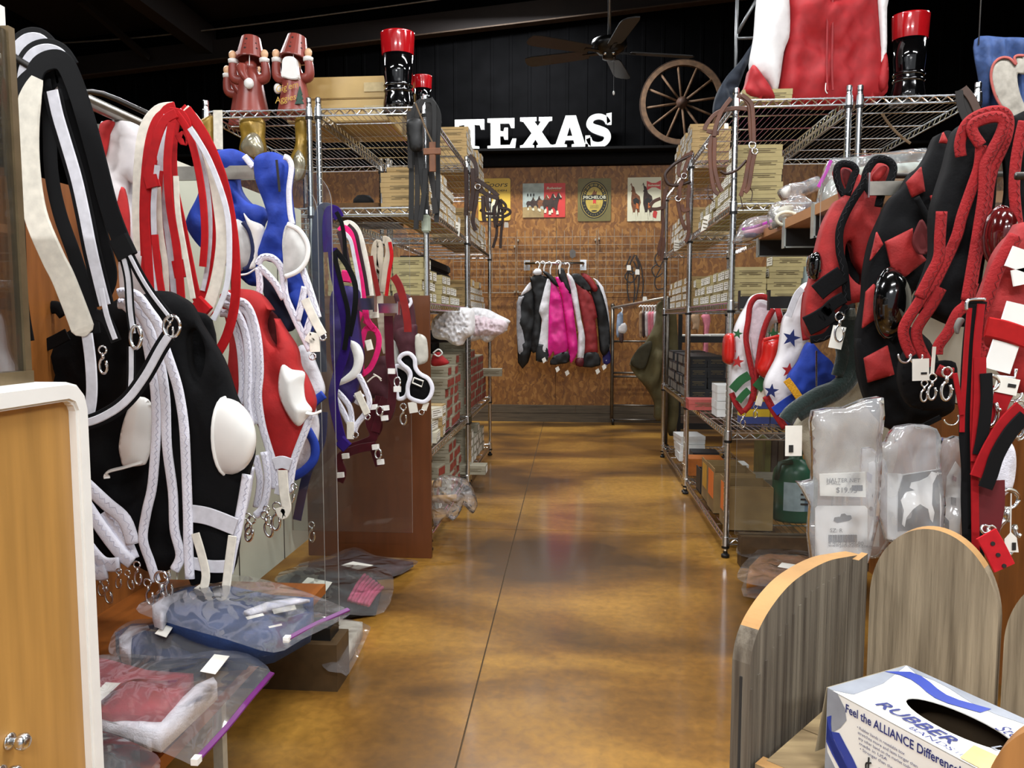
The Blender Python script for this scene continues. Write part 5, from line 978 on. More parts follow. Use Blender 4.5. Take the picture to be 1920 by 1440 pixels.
soft('hood_cloth', ol, Yb-.03, FBL, t, th=.03, puff=.012, wr=.018, wf=1.5)
piping('binding', zF([(660, 185), (690, 200), (708, 255), (692, 400), (700, 550), (716, 620)]), .007, FWH, t, Yb-.05); strap('slit', zF([(612, 205), (622, 300), (632, 410)]), .006, INK, t, Yb-.062, t=.002)
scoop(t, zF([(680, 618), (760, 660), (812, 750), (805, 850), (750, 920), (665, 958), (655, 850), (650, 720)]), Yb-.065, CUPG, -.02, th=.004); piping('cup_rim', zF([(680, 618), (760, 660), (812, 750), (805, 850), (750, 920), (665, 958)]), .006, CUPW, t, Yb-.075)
for pts in ([(490, 880), (520, 835), (580, 835), (630, 880), (655, 950), (670, 1080), (720, 1200), (780, 1330), (830, 1430)], [(500, 890), (560, 950), (610, 1010), (660, 1100)], [(495, 900), (505, 1000), (500, 1070)], [(775, 900), (815, 1010), (860, 1150), (880, 1220)], [(745, 1240), (775, 1120), (795, 1020)], [(800, 1330), (835, 1220), (870, 1160)]): piping('binding', zF(pts), .009, FWH, t, Yb-.06)
strap('snap_strap', zF([(795, 1100), (850, 1220), (910, 1330)]), .022, WCR, t, Yb-.07); strap('snap_strap', zF([(820, 1380), (850, 1340), (860, 1440)]), .026, WCR, t, Yb-.07)
dring(t, *zF([(912, 1345)])[0], Yb-.07, 6, 'ring'); dring(t, *zF([(845, 1470)])[0], Yb-.07, 6, 'ring')
ol = zF([(510, 880), (600, 1000), (680, 1100), (740, 1250), (690, 1310), (640, 1240), (560, 1150), (515, 1000)]); soft('inner_cloth', ol, Yb-.01, M('navy_cloth', '#0b1230', .8), t, th=.01)
# white hood edged blue, low by the glass
ol = zE([(505, 460), (560, 430), (610, 540), (650, 650), (640, 710), (600, 745), (620, 860), (600, 1000), (520, 1110), (485, 1110), (480, 700)])
t = group_at('blinker_hood', 1.93, ol, 'white hood with royal blue edging hanging low against the glass divider', 'hood', 'blinker hoods hung in the left bay')
soft('hood_cloth', ol, 1.945, M('white_quilt', '#dfdee4', .85, bump=.4, bscale=120), t, th=.02, puff=.015, wr=.01)
piping('edging', zE([(655, 690), (600, 735), (560, 800)]), .012, FBL, t, 1.93); piping('edging', zE([(565, 880), (605, 960), (600, 1040), (550, 1100), (490, 1135)]), .012, FBL, t, 1.93)
# ---------------------------------------------------------------- behind the glass: purple, pink, maroon
Yp = 2.3
ol = zG([(115, 500), (190, 470), (240, 500), (235, 600), (250, 750), (262, 830), (240, 950), (205, 1060), (150, 1000), (115, 850), (105, 650)])
t = group_at('blinker_hood', Yp, ol, 'purple blinker hood with a white scoop cup, behind the glass divider', 'hood', 'hoods behind the glass divider')
soft('hood_cloth', ol, Yp, FPU, t, th=.04, puff=.012, wr=.015)
scoop(t, zG([(200, 745), (250, 765), (272, 830), (255, 900), (225, 935), (150, 968), (150, 945), (210, 890), (222, 830)]), Yp-.04, CUPW, .015)
for pts in ([(125, 985), (170, 1030), (205, 1085), (215, 1180)], [(245, 915), (270, 960), (300, 1040), (285, 1100), (240, 1160), (225, 1200)], [(230, 1010), (262, 1050), (285, 1090)], [(120, 1010), (165, 1090), (200, 1160)], [(265, 1010), (235, 1060)]): piping('binding', zG(pts), .009, FWH, t, Yp-.04)
for pts in ([(240, 1000), (290, 1110)], [(205, 1150), (205, 1235)]): strap('snap_strap', zG(pts), .022, WCR, t, Yp-.05)
dring(t, *zG([(291, 1125)])[0], Yp-.05, 5); dring(t, *zG([(232, 1215)])[0], Yp-.05, 5)
t = group_at('nylon_halter', 2.2, [(640, 840)], 'purple and black nylon halter with long straps behind the glass', 'halter')
for k, (p, w, m) in enumerate((([(60, 900), (50, 600), (40, 300), (45, 150), (70, 85), (110, 90)], .034, M('slate_webbing', '#2b3040', .7)), ([(95, 300), (90, 180), (100, 100), (130, 95), (150, 130)], .03, WPU), ([(115, 280), (130, 420), (175, 620), (180, 780), (130, 950), (120, 1050), (160, 1230), (190, 1270)], .028, WPU), ([(135, 100), (160, 150), (175, 230), (180, 320), (195, 380)], .012, WBK), ([(130, 290), (190, 370), (230, 470), (225, 600), (200, 720)], .016, WBK), ([(120, 300), (165, 480), (195, 620), (175, 790)], .014, WBK), ([(70, 1100), (60, 1240), (20, 1330), (-15, 1420), (-40, 1530), (-62, 1640)], .026, webbing('indigo_webbing', '#262450')))): strap('strap', zG(p), w, m, t, 2.2-.006*k)
strap('keeper', zG([(150, 1240), (190, 1280)]), .035, WPU, t, 2.14, t=.012); snap(t, 584, 978, 2.14, 1.2)
t = group_at('nylon_halter', 2.42, [(690, 700)], 'hot pink nylon halter with black and cream straps behind the glass', 'halter')
for k, (p, w, m) in enumerate((([(300, 520), (285, 400), (260, 280), (235, 200), (200, 165), (165, 175)], .03, WCR), ([(285, 520), (270, 420), (245, 300), (225, 210), (190, 170)], .022, M('dark_maroon_web', '#2b0d16', .7)), ([(270, 540), (255, 430), (230, 310), (208, 215), (175, 180), (150, 195)], .02, WPK), ([(255, 540), (245, 440), (225, 330), (205, 240), (170, 200)], .012, WWH), ([(200, 400), (170, 260), (150, 195)], .02, M('dark_maroon_web', '#2b0d16', .7)), ([(260, 600), (240, 650), (235, 700), (262, 760)], .018, WPK),
    ([(275, 640), (300, 660), (330, 690), (348, 730), (340, 800), (305, 880), (260, 915)], .018, WPK), ([(262, 910), (258, 800), (275, 700), (300, 680), (335, 690)], .018, WPK), ([(275, 560), (290, 640), (320, 680)], .02, WPK))): strap('strap', zG(p), w, m, t, 2.42-.006*k)
strap('keeper', zG([(165, 420), (210, 425)]), .036, WPK, t, 2.3, t=.02); strap('keeper', zG([(292, 740), (305, 790)]), .02, WCR, t, 2.32, t=.012); strap('keeper', zG([(318, 560), (325, 630)]), .03, WCR, t, 2.34, t=.012)
t = group_at('nylon_halter', 2.55, [(740, 700)], 'cream and red lined halter between the pink one and the brown panel', 'halter')
for k, (p, w, m) in enumerate((([(330, 520), (335, 400), (325, 320), (335, 262), (352, 270), (352, 400), (355, 600), (372, 740), (386, 805)], .024, M('grey_cream_web', '#b7ab98', .8)), ([(370, 500), (385, 380), (400, 300), (390, 245), (368, 240)], .026, M('grey_cream_web', '#b7ab98', .8)), ([(385, 520), (400, 400), (412, 320), (402, 250)], .012, WRD), ([(345, 520), (330, 440), (315, 380), (305, 320)], .018, M('dark_red_leather', '#7c1512', .4)), ([(420, 420), (450, 470), (475, 560), (490, 650), (492, 700)], .026, M('bright_red_leather', '#86140f', .35)), ([(395, 620), (400, 760), (408, 880), (440, 990)], .03, WMR))): strap('strap', zG(p), w, m, t, 2.55-.006*k)
for a, b in (((395, 895), (428, 905)), ((425, 985), (455, 975))): strap('keeper', zG([((a[0]+b[0])/2, a[1]-12), ((a[0]+b[0])/2, a[1]+14)]), .024, WHITE, t, 2.5, t=.014)
ol = zG([(330, 850), (365, 820), (410, 860), (425, 1000), (420, 1100), (385, 1150), (350, 1040), (300, 1020), (290, 900)])
t = group_at('leather_halter', 2.6, ol, 'maroon leather halter with white keepers and long hanging straps', 'halter'); soft('nose_pad', ol, 2.62, FMR, t, th=.03, puff=.02, wr=.01)
for k, p in enumerate(([(350, 1020), (340, 1120), (345, 1180), (310, 1240), (325, 1290), (350, 1370)], [(330, 1050), (300, 1150), (320, 1230), (200, 1280)], [(380, 1030), (350, 1120), (330, 1200)], [(330, 1270), (240, 1285), (150, 1330), (165, 1400), (150, 1450)], [(400, 820), (415, 950), (410, 1060), (385, 1130)])): strap('strap', zG(p), .03, WMR, t, 2.58-.006*k)
for (x, y) in ((322, 1075), (375, 1130), (330, 1275), (355, 1350), (180, 1320), (155, 1415), (380, 1080)): strap('keeper', zG([(x, y-12), (x+3, y+12)]), .024, WHITE, t, 2.52, t=.014)
for (x, y) in ((352, 1095), (440, 950), (345, 1310)): dring(t, *zG([(x, y)])[0], 2.51, 6, 'buckle', .003, sy=1.5)
MB().tube(pxp(zG([(290, 950), (330, 920), (360, 935)]), 2.54), .0025, 5).build('stitch', WCR, t); MB().tube(pxp(zG([(320, 910), (345, 925), (360, 945)]), 2.54), .0025, 5).build('stitch', WCR, t)
# maroon blinker with black-lined bib
ol = zH([(690, 90), (760, 60), (850, 40), (862, 120), (872, 300), (850, 420), (780, 420), (720, 300), (680, 180)])
t = group_at('blinker_hood', 2.8, zH([(850, 760)]), 'maroon blinker hood with black-lined bib edged in white, on the brown panel', 'hood', 'hoods behind the glass divider')
soft('hood_cloth', ol, 2.82, FMR, t, th=.04, puff=.01, wr=.01); soft('collar', zI([(770, 950), (900, 950), (960, 1060), (990, 1300), (1000, 1440), (780, 1440), (760, 1250), (800, 1100)]), 2.84, FMR, t, th=.03, puff=.01, wr=.01); piping('binding', zI([(935, 990), (945, 1040), (910, 1090)]), .006, FWH, t, 2.8)
for ol, dy in ((zH([(680, 420), (760, 440), (805, 500), (795, 600), (770, 690), (700, 700), (690, 560)]), 0), (zH([(712, 360), (740, 315), (800, 302), (850, 350), (860, 430), (900, 485), (975, 530), (1010, 610), (990, 690), (940, 735), (880, 730), (830, 712), (795, 680), (790, 600), (815, 500), (795, 445), (745, 405)]), -.03)):
    soft('bib', ol, 2.78+dy, FBK, t, th=.012, puff=.01, wr=.004); piping('binding', ol, .008, FWH, t, 2.765+dy, closed=True)
pl = zH([(845, 520), (930, 550), (915, 600), (832, 565)]); MB().tube([at(x, y, 2.725) for x, y in pl]+[at(*pl[0], 2.725)], .003, 5).build('stitched_patch', PAPER, t)
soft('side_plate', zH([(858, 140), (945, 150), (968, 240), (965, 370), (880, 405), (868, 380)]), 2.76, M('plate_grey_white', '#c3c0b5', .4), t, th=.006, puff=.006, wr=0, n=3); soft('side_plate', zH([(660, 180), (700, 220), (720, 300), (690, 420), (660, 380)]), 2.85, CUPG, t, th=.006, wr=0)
strap('snap_strap', zH([(960, 740), (935, 810)]), .02, WCR, t, 2.74); dring(t, *zH([(915, 830)])[0], 2.73, 5); snap(t, *zH([(750, 750)])[0], 2.75, 1.6); strap('price_tag', zH([(828, 738), (845, 835)]), .032, PAPER, t, 2.735, t=.001)
# ---------------------------------------------------------------- bagged goods on the low shelf and floor
BAG = clearmat('poly_bag', milky=.075, gloss=.9, rough=.1, bump=.5, bscale=8); ZIP = M('purple_zip', '#5f1460', .4)
def bag(label, contents, outline, z, zipl=None, tagq=None, cat='bag', grp='bagged goods'):
    c = onz(sum(p[0] for p in outline)/len(outline), sum(p[1] for p in outline)/len(outline), z); t = thing('plastic_bag', (c.x, c.y, z-.06), label, cat, grp)
    for k, (nm, ol, m, zz, th_) in enumerate(contents): soft(nm, ol, c.y, m, t, th=th_, puff=.006, pw=.012, wr=.006, hz=zz, seed=k, n=1)
    soft('bag_film', outline, c.y, BAG, t, th=.002, puff=.02, pw=.05, wr=.014, wf=.9, hz=z, seed=len(label), back=False, n=3)
    if zipl:
        pz = [onz(*p, z) for p in zipl]; MB().ribbon(cr([tuple(p+Vector((0, 0, .004))) for p in pz], 4), .009, .004, side=(.3, -.3, 1)).build('zip', ZIP, t); q = pz[0]; MB().bx(q.x-.005, q.x+.005, q.y-.006, q.y+.006, q.z, q.z+.009).build('zip_slider', WHITE, t)
    if tagq: MB().add([onz(x, y, z+.02) for x, y in tagq]+[onz(x, y, z+.02)+Vector((0, 0, .001)) for x, y in tagq], [(0, 1, 2, 3), (7, 6, 5, 4), (0, 4, 5, 1), (1, 5, 6, 2), (2, 6, 7, 3), (3, 7, 4, 0)]).build('sticker', PAPER, t)
    return t
FRD2 = M('crimson_fleece', '#a01826', .85, var=.1, bump=.2); FNV = M('denim_blue_fleece', '#1d3a6e', .85, var=.12, bump=.25); FCH = M('charcoal_fleece', '#17191c', .9, var=.1)
bag('clear zip bag of folded black fleece at the bottom left corner', [('folded_fleece', zJ([(295, 1230), (420, 1235), (600, 1290), (740, 1350), (680, 1440), (560, 1500), (300, 1500)]), FCH, .35, .04)], zJ([(290, 1190), (500, 1230), (740, 1320), (850, 1400), (760, 1500), (300, 1500)]), .37)
bag('clear zip bag of folded red fleece with white edging', [('folded_fleece', zJ([(285, 900), (420, 865), (560, 880), (780, 940), (1025, 960), (930, 1100), (855, 1185), (600, 1180), (300, 1100)]), FRD2, .375, .045), ('edging', zJ([(400, 1150), (600, 1185), (850, 1190), (1040, 1010), (1130, 970), (1150, 1000), (900, 1230), (850, 1275), (640, 1230), (450, 1180)]), FWH, .365, .03), ('edging', zJ([(600, 1230), (820, 1270), (800, 1300), (640, 1260)]), FWH, .355, .02)],
    zJ([(290, 920), (360, 870), (620, 835), (900, 850), (1120, 820), (1310, 835), (1440, 945), (1330, 1080), (1200, 1235), (1045, 1415), (960, 1400), (700, 1290), (300, 1150)]), .40, zJ([(1040, 1415), (1200, 1240), (1320, 1090), (1440, 950)]), zJ([(1060, 930), (1135, 840), (1215, 850), (1140, 945)]))
pr = [o for o in C.objects if o.name.startswith('plastic_bag')][-1]
for q in ([(440, 1110), (560, 985), (640, 990), (490, 1125)], [(330, 1120), (440, 1130), (410, 1158), (330, 1140)]): q = zJ(q); MB().add([onz(x, y, .397) for x, y in q]+[onz(x, y, .399) for x, y in q], [(0, 1, 2, 3), (7, 6, 5, 4), (0, 4, 5, 1), (1, 5, 6, 2), (2, 6, 7, 3), (3, 7, 4, 0)]).build('sticker', PAPER, pr)
bag('clear zip bag of folded blue fleece lying under the other blue one', [('folded_fleece', zJ([(610, 740), (700, 690), (800, 690), (1100, 740), (1330, 790), (1300, 830), (1000, 845), (850, 840), (650, 820)]), FNV, .36, .04), ('edging', zJ([(630, 760), (690, 700), (780, 690), (790, 705), (700, 740), (690, 830), (640, 810)]), FWH, .372, .03)], zJ([(580, 780), (640, 690), (800, 650), (1200, 720), (1440, 790), (1400, 850), (1000, 860), (620, 850)]), .385, None, zJ([(820, 730), (865, 680), (920, 690), (880, 750)]))
bag('clear zip bag of folded blue fleece topmost on the low left shelf', [('folded_fleece', zJ([(850, 610), (900, 540), (1000, 500), (1230, 500), (1440, 545), (1660, 560), (1640, 640), (1450, 740), (1350, 760), (1100, 720), (860, 640)]), FNV, .42, .06), ('edging', zJ([(805, 590), (880, 540), (990, 505), (985, 525), (900, 570), (860, 640), (815, 625)]), FWH, .435, .03), ('edging', zJ([(1290, 610), (1420, 560), (1560, 540), (1640, 550), (1420, 600), (1330, 625)]), FWH, .445, .006)],
    zJ([(720, 600), (830, 520), (1000, 470), (1250, 420), (1500, 470), (1700, 540), (1850, 610), (1800, 660), (1600, 760), (1450, 830), (1200, 760), (850, 660)]), .455, zJ([(1520, 770), (1650, 700), (1760, 650), (1845, 612)]))
pr = [o for o in C.objects if o.name.startswith('plastic_bag')][-1]
for q in ([(1300, 640), (1390, 620), (1400, 632), (1310, 655)], [(1440, 600), (1560, 575), (1570, 600), (1450, 625)], [(1420, 690), (1490, 675), (1495, 685), (1425, 700)]): q = zJ(q); MB().add([onz(x, y, .449) for x, y in q]+[onz(x, y, .451) for x, y in q], [(0, 1, 2, 3), (7, 6, 5, 4), (0, 4, 5, 1), (1, 5, 6, 2), (2, 6, 7, 3), (3, 7, 4, 0)]).build('white_print', PAPER, pr)
# loose strap goods on the floor behind the glass
Y0 = onz(640, 1070, .01).y
bag('clear bag of folded plum cloth on the floor by the brown panel', [('folded_cloth', [(560, 1060), (620, 1050), (665, 1030), (700, 1045), (745, 1050), (775, 1055), (740, 1072), (700, 1075), (640, 1075)], M('plum_cloth', '#3e1a26', .8), .03, .02)], [(555, 1062), (610, 1045), (665, 1026), (705, 1042), (778, 1050), (775, 1062), (735, 1082), (640, 1085)], .05, None, [(640, 1060), (662, 1053), (700, 1060), (672, 1069)])
bag('clear bag of black cloth with pink straps on the floor beside the glass', [('folded_cloth', [(520, 1085), (575, 1065), (690, 1070), (715, 1100), (705, 1140), (650, 1148), (560, 1130)], FCH, .03, .025)], [(515, 1085), (570, 1060), (700, 1062), (738, 1085), (720, 1148), (650, 1152), (550, 1135)], .075, None, [(565, 1095), (577, 1083), (623, 1092), (610, 1110)])
pb = [o for o in C.objects if o.name.startswith('plastic_bag')][-1]
for k in range(7): a = onz(654+k*6, 1126+k*1.5, .05+.004*(k % 2)); b = onz(684+k*5.5, 1078+k*4, .05+.004*(k % 2)); MB().tube([a, (a+b)/2+Vector((0, 0, .008)), b], .007, 8).build('pink_strap', M('pink_strap', '#e0608c', .7), pb, smooth=True)
bag('clear bag of white cloth on the floor at the foot of the glass divider', [('folded_cloth', [(600, 1180), (640, 1165), (680, 1170), (665, 1200), (640, 1240), (605, 1245)], M('offwhite_cloth', '#cfc9ba', .85), .05, .045)], [(598, 1178), (640, 1160), (690, 1172), (690, 1190), (655, 1262), (640, 1262), (605, 1250)], .075)
# ---------------------------------------------------------------- right display bay
zK = tr(1480, 200, 2.768); zL = tr(1680, 180, 3.7875); zM = tr(1640, 540, 4); zN = tr(1720, 760, 4.235); zO = tr(1460, 600, 3.13); zP = tr(1340, 0, 3.31); zQ = tr(1360, 260, 6); zR = tr(1230, 480, 3.427); zS = tr(1200, 150, 3.5125); zS2 = tr(740, 160, 4.5)
t = thing('display_bay', (1.1, 2, 0), 'wooden display bay right of the aisle under the shelf of clear bags', 'display')
MB().bx(1.17, 1.2, .5, 3.12, 0, .74).build('back_panel', HONEY, t); MB().bx(1.17, 1.2, .5, 3.12, .745, 1.28).build('back_panel', CREAMP, t)
MB().bx(.69, 1.17, 2.13, 3.06, 1.305, 1.335).build('top_shelf', M('pale_shelf_wood', '#b07c50', .5, var=.12, scale=6, stretch=(6, 1, 1)), t)
for y in (3.03, 2.66, 2.34): MB().bx(.695, 1.17, y, y+.02, 1.245, 1.303).build('bracket', BLACKPL, t); MB().bx(.688, .694, y-.004, y+.026, 1.24, 1.34).build('bracket_edge', M('acrylic_edge', '#9aa09c', .2), t); MB().bx(.69, 1.15, y-.004, y-.001, 1.24, 1.245).build('bracket_edge', M('acrylic_edge', '#9aa09c', .2), t)
def gdivr(Y, x0, z0, z1, r):
    pl = [(1.16, z0), (1.16, z1), (x0+r, z1)]+[(x0+r-r*math.sin(a), z1-r+r*math.cos(a)) for a in [math.radians(10*k) for k in range(1, 9)]]+[(x0, z1-r), (x0, z0)]
    MB().prism(pl, Y, Y+.006, 0, 1).build('glass_divider', [GLASS, GEDGE], t)
gdivr(2.1, at(1538, 420, 2.1).x, 1.0, 1.43, .08); gdivr(3.13, at(1380, 900, 3.13).x, .13, .98, .08)
MB().bx(.67, 1.17, 3.1, 3.17, 0, .13).build('plinth', M('plinth_wood', '#4d3a22'), t)
for (x0, x1, y0, y1, Y) in ((1388, 1438, 556, 578, 2.72), (1444, 1520, 556, 578, 2.45), (1630, 1642, 340, 366, 1.97), (1848, 1880, 588, 640, 1.5)):
    p = at(x0, y0, Y); q = at(x1, y1, Y); MB().bx(p.x, max(q.x, p.x+.25), Y, Y+.012, q.z, p.z).build('face_bar', BLACKPL if Y > 2.2 else STEEL, t); MB().bx(p.x-.004, p.x, Y-.006, Y+.02, q.z-.006, p.z+.02).build('bar_stop', BLACKPL if Y > 2.2 else CHROME, t)
MB().tube([(1.185, 1.25, 1.46), (1.185, 2.05, 1.46)], .014, 10).build('top_rail', STEEL, t, smooth=True)
for y in (1.27, 2.03): MB().tube([(1.185, y, 1.27), (1.185, y, 1.46)], .012, 8).build('rail_stay', STEEL, t, smooth=True)
for (px, py, Y) in ((1830, 240, 1.72), (1780, 270, 1.9), (1640, 330, 2.05), (1905, 330, 1.44)):
    p = at(px, py, Y); MB().tube([(1.185, min(Y, 2.03), 1.46), (1.1, Y, p.z), (p.x, Y, p.z)], .007, 8).build('hook', DARKSTEEL, t, smooth=True)
# bagged goods on the top shelf
LBAG = clearmat('poly_bag_light', milky=.16, gloss=.8, rough=.06, bump=.5, bscale=12)
def upbag(label, Y, film, inner=(), zipl=None):
    b = at(sum(p[0] for p in film)/len(film), max(p[1] for p in film), Y); b.z = max(b.z, 1.336) if label.find('shelf') >= 0 else b.z; g = thing('plastic_bag', b, label, 'bag', 'clear bags in the right bay')
    for k, (nm, ol, m) in enumerate(inner): soft(nm, ol, Y+.01, m, g, th=.02, puff=.015, wr=.008, seed=k)
    soft('bag_film', film, Y, LBAG, g, th=.04, puff=.02, wr=.02, wf=1.5, seed=len(label), n=3)
    if zipl: MB().ribbon(pxp(zipl, Y-.02), .01, .004).build('zip', M('bright_purple_zip', '#a3249a', .35), g)
    return g
upbag('clear bag with pink and grey straps at the end of the top right shelf', 2.95, zQ([(200, 950), (280, 890), (480, 860), (560, 860), (520, 980), (540, 1000), (430, 1060), (250, 1150), (100, 1170), (150, 1050)]), [('pink_strap', zQ([(210, 1040), (330, 1010), (500, 960), (520, 1000), (400, 1060), (240, 1080)]), M('pale_pink_band', '#c98ea2', .7)), ('grey_strap', zQ([(220, 1060), (300, 1040), (370, 1060), (330, 1110), (240, 1110)]), M('slate_band', '#5a5870', .7)), ('kraft', zQ([(200, 1130), (330, 1100), (440, 1070), (380, 1110), (240, 1165)]), M('tan_band', '#a58c6a', .7))], zQ([(190, 1020), (330, 990), (480, 940), (540, 915)]))
upbag('clear bag of coiled white cord on the top right shelf', 2.72, zQ([(500, 830), (560, 720), (700, 690), (860, 640), (980, 720), (940, 830), (860, 920), (700, 960), (560, 1010), (510, 990)]), [('folded_cloth', zQ([(540, 940), (620, 900), (660, 940), (620, 990), (550, 1000)]), M('grey_green_cloth', '#6d6a5e', .8)), ('cord_mass', zQ([(540, 830), (650, 760), (760, 760), (740, 860), (640, 900)]), M('cord_white', '#cfcbb8', .8, bump=.6)), ('label', zQ([(890, 740), (960, 730), (1000, 735), (940, 780), (895, 785)]), M('dark_plum', '#3a1426', .6))])
g = [o for o in C.objects if o.name.startswith('plastic_bag')][-1]; c = at(*zQ([(690, 900)])[0], 2.68); MB().tube([(c.x+.034*math.cos(a), c.y, c.z+.022*math.sin(a)) for a in [k*.35 for k in range(18)]], .006, 8, closed=True).build('cord_coil', M('cord_white', '#cfcbb8', .8), g, smooth=True)
upbag('white-labelled clear bag standing behind the cord bag on the top right shelf', 2.78, zQ([(620, 560), (760, 500), (850, 490), (1000, 430), (1060, 440), (1070, 560), (900, 640), (720, 690), (640, 650)]), [('folded_cloth', zQ([(890, 570), (1000, 500), (1040, 500), (1040, 560), (900, 610)]), M('charcoal_cloth2', '#3d3a3c', .8)), ('card', zQ([(640, 570), (720, 530), (730, 600), (690, 660), (650, 640)]), PAPER)])
upbag('large clear zip bag of white goods on the top right shelf beside the hoods', 2.45, [(1535, 400), (1542, 350), (1556, 300), (1580, 297), (1650, 288), (1735, 278), (1745, 300), (1720, 330), (1660, 345), (1600, 370), (1560, 395)], [('folded_cloth', [(1545, 360), (1580, 320), (1660, 310), (1725, 305), (1710, 330), (1620, 350), (1560, 385)], M('pale_green_white', '#b6beb6', .8))], zQ([(1045, 545), (1100, 440), (1150, 340), (1190, 245)]))
# ---------------------------------------------------------------- white star-printed hoods
def star(parent, cx, cy, Y, r, mat, rot=0.0, name='printed_star'):
    c = at(cx, cy, Y); R_ = r*Y/F; pl = [(c.x+R_*(1 if k % 2 == 0 else .4)*math.sin(rot+k*math.pi/5), c.z+R_*(1 if k % 2 == 0 else .4)*math.cos(rot+k*math.pi/5)) for k in range(10)]
    return MB().prism(pl, Y, Y+.002).build(name, mat, parent)
FW2 = M('white_satin', '#e6e3e6', .5, var=.04, bump=.1); FRT = M('red_fleece_trim', '#99161a', .9, var=.1, bump=.5, bscale=200); FGN = M('green_satin', '#1c5a2e', .5); FNB = M('navy_satin', '#1b2a66', .5); CUPR = M('red_cup_plastic', '#c81e17', .3, coat=.3)
Yw = 2.66
ol = zR([(690, 240), (620, 260), (580, 330), (540, 400), (510, 480), (500, 600), (490, 720), (485, 880), (520, 950), (560, 1010), (600, 960), (640, 900), (700, 880), (700, 780), (650, 740), (690, 560), (745, 440), (810, 420), (800, 340), (740, 300)])
t = group_at('blinker_hood', Yw, ol, 'white hood printed with green and red stars, red cups, nearest the right rack post', 'hood', 'star-printed hoods')
soft('hood_cloth', ol, Yw, FW2, t, th=.04, puff=.012, wr=.008)
soft('quilted_lining', zR([(650, 300), (740, 345), (710, 420), (670, 560), (640, 680), (610, 560), (600, 430)]), Yw-.03, M('pink_white_quilt', '#d5c4cc', .85, bump=.5, bscale=80), t, th=.006, puff=.004, wr=.003)
for pts in ([(730, 275), (690, 262), (640, 268), (605, 320), (592, 420), (578, 520), (592, 620), (618, 750), (628, 850), (605, 950), (565, 1000)], [(755, 340), (712, 420), (682, 520), (662, 640), (640, 800), (622, 930)], [(485, 880), (515, 950), (560, 1012)], [(780, 330), (805, 430)]): piping('binding', zR(pts), .0095, FRT, t, Yw-.045)
soft('blinker_cup', zR([(452, 515), (500, 503), (512, 600), (495, 692), (445, 682), (440, 600)]), Yw-.03, CUPR, t, th=.05, puff=.03, wr=0)
soft('blinker_cup', zR([(695, 538), (795, 522), (798, 600), (765, 715), (705, 782), (650, 735), (680, 640)]), Yw-.075, CUPR, t, th=.03, puff=.035, wr=0); piping('cup_rim', zR([(690, 540), (740, 528), (795, 522), (798, 600), (765, 715), (710, 780)]), .006, CUPR, t, Yw-.1)
star(t, *zR([(525, 500)])[0], Yw-.052, 10, FGN, .2); star(t, *zR([(525, 680)])[0], Yw-.052, 12, M('star_red', '#a92020', .5), .15); star(t, *zR([(755, 500)])[0], Yw-.052, 11, FGN, -.1)
for pts, w in (([(490, 860), (545, 800), (600, 765)], .03), ([(528, 935), (565, 890), (598, 860)], .024), ([(645, 800), (700, 845)], .04)): strap('satin_stripe', zR(pts), w, FGN, t, Yw-.056, t=.002)
snap(t, *zR([(560, 1000)])[0], Yw-.04, 1.1); snap(t, *zR([(640, 955)])[0], Yw-.04, .9); strap('snap_strap', zR([(690, 850), (655, 960)]), .022, WCR, t, Yw-.05)
Yw2 = 2.45
ol = zR([(830, 400), (880, 330), (930, 210), (985, 165), (1010, 200), (975, 300), (960, 400), (975, 560), (910, 690), (880, 800), (920, 880), (890, 930), (790, 1010), (830, 1090), (770, 1020), (725, 930), (705, 850), (720, 780), (790, 640), (810, 520)])
t = group_at('blinker_hood', Yw2, ol, 'white hood printed with navy and red stars beside the red and black ones', 'hood', 'star-printed hoods')
soft('hood_cloth', ol, Yw2, FW2, t, th=.04, puff=.012, wr=.008)
for pts in ([(1000, 175), (968, 240), (955, 330), (952, 430), (965, 540)], [(705, 900), (760, 1000), (830, 1105)]): piping('binding', zR(pts), .011, FRT, t, Yw2-.04)
star(t, *zR([(870, 528)])[0], Yw2-.05, 17, FNB, .25); star(t, *zR([(742, 868)])[0], Yw2-.05, 14, FNB, .1); star(t, *zR([(855, 735)])[0], Yw2-.05, 14, M('star_red', '#a92020', .5), .1)
strap('satin_stripe', zR([(760, 1000), (830, 950), (900, 905)]), .03, FBL, t, Yw2-.055, t=.002); strap('strap', zR([(850, 390), (900, 260), (940, 210)]), .02, WWH, t, Yw2-.05)
ol = zR([(850, 790), (920, 680), (985, 555), (1060, 620), (1140, 700), (1140, 800), (1030, 850), (940, 920), (890, 880)])
t = group_at('blinker_hood', 2.35, ol, 'royal blue hood with a yellow braid edge under the red and black hoods', 'hood'); soft('hood_cloth', ol, 2.36, FBL, t, th=.03, puff=.01, wr=.01); strap('yellow_braid', zR([(838, 795), (880, 850), (928, 922)]), .022, M('yellow_braid', '#e3a51e', .7, bump=.8), t, 2.33)
# grey fly mask with dark plush edge
MESH = M('beige_mesh', '#a49d8a', .9, var=.06, bump=.5, bscale=400); PLU = M('dark_green_plush', '#0c221e', .95, sheen=.4, var=.2, bump=.6, bscale=150)
ol = zO([(240, 470), (330, 400), (470, 320), (540, 480), (640, 640), (700, 760), (600, 1000), (400, 1020), (260, 960), (190, 880), (150, 760), (100, 620)])
t = group_at('fly_mask', 2.2, ol, 'beige mesh fly mask with dark green plush edging', 'mask'); soft('mesh', ol, 2.22, MESH, t, th=.03, puff=.014, wr=.012)
for pts, r in (([(40, 590), (90, 530), (230, 440), (330, 400), (400, 330), (440, 200), (420, 60), (400, -60)], .022), ([(110, 560), (240, 480), (340, 430), (430, 340), (460, 230)], .02), ([(360, -60), (350, 60), (380, 200), (350, 330)], .02)): piping('plush_edge', zO(pts), r, PLU, t, 2.17, flat=.8)
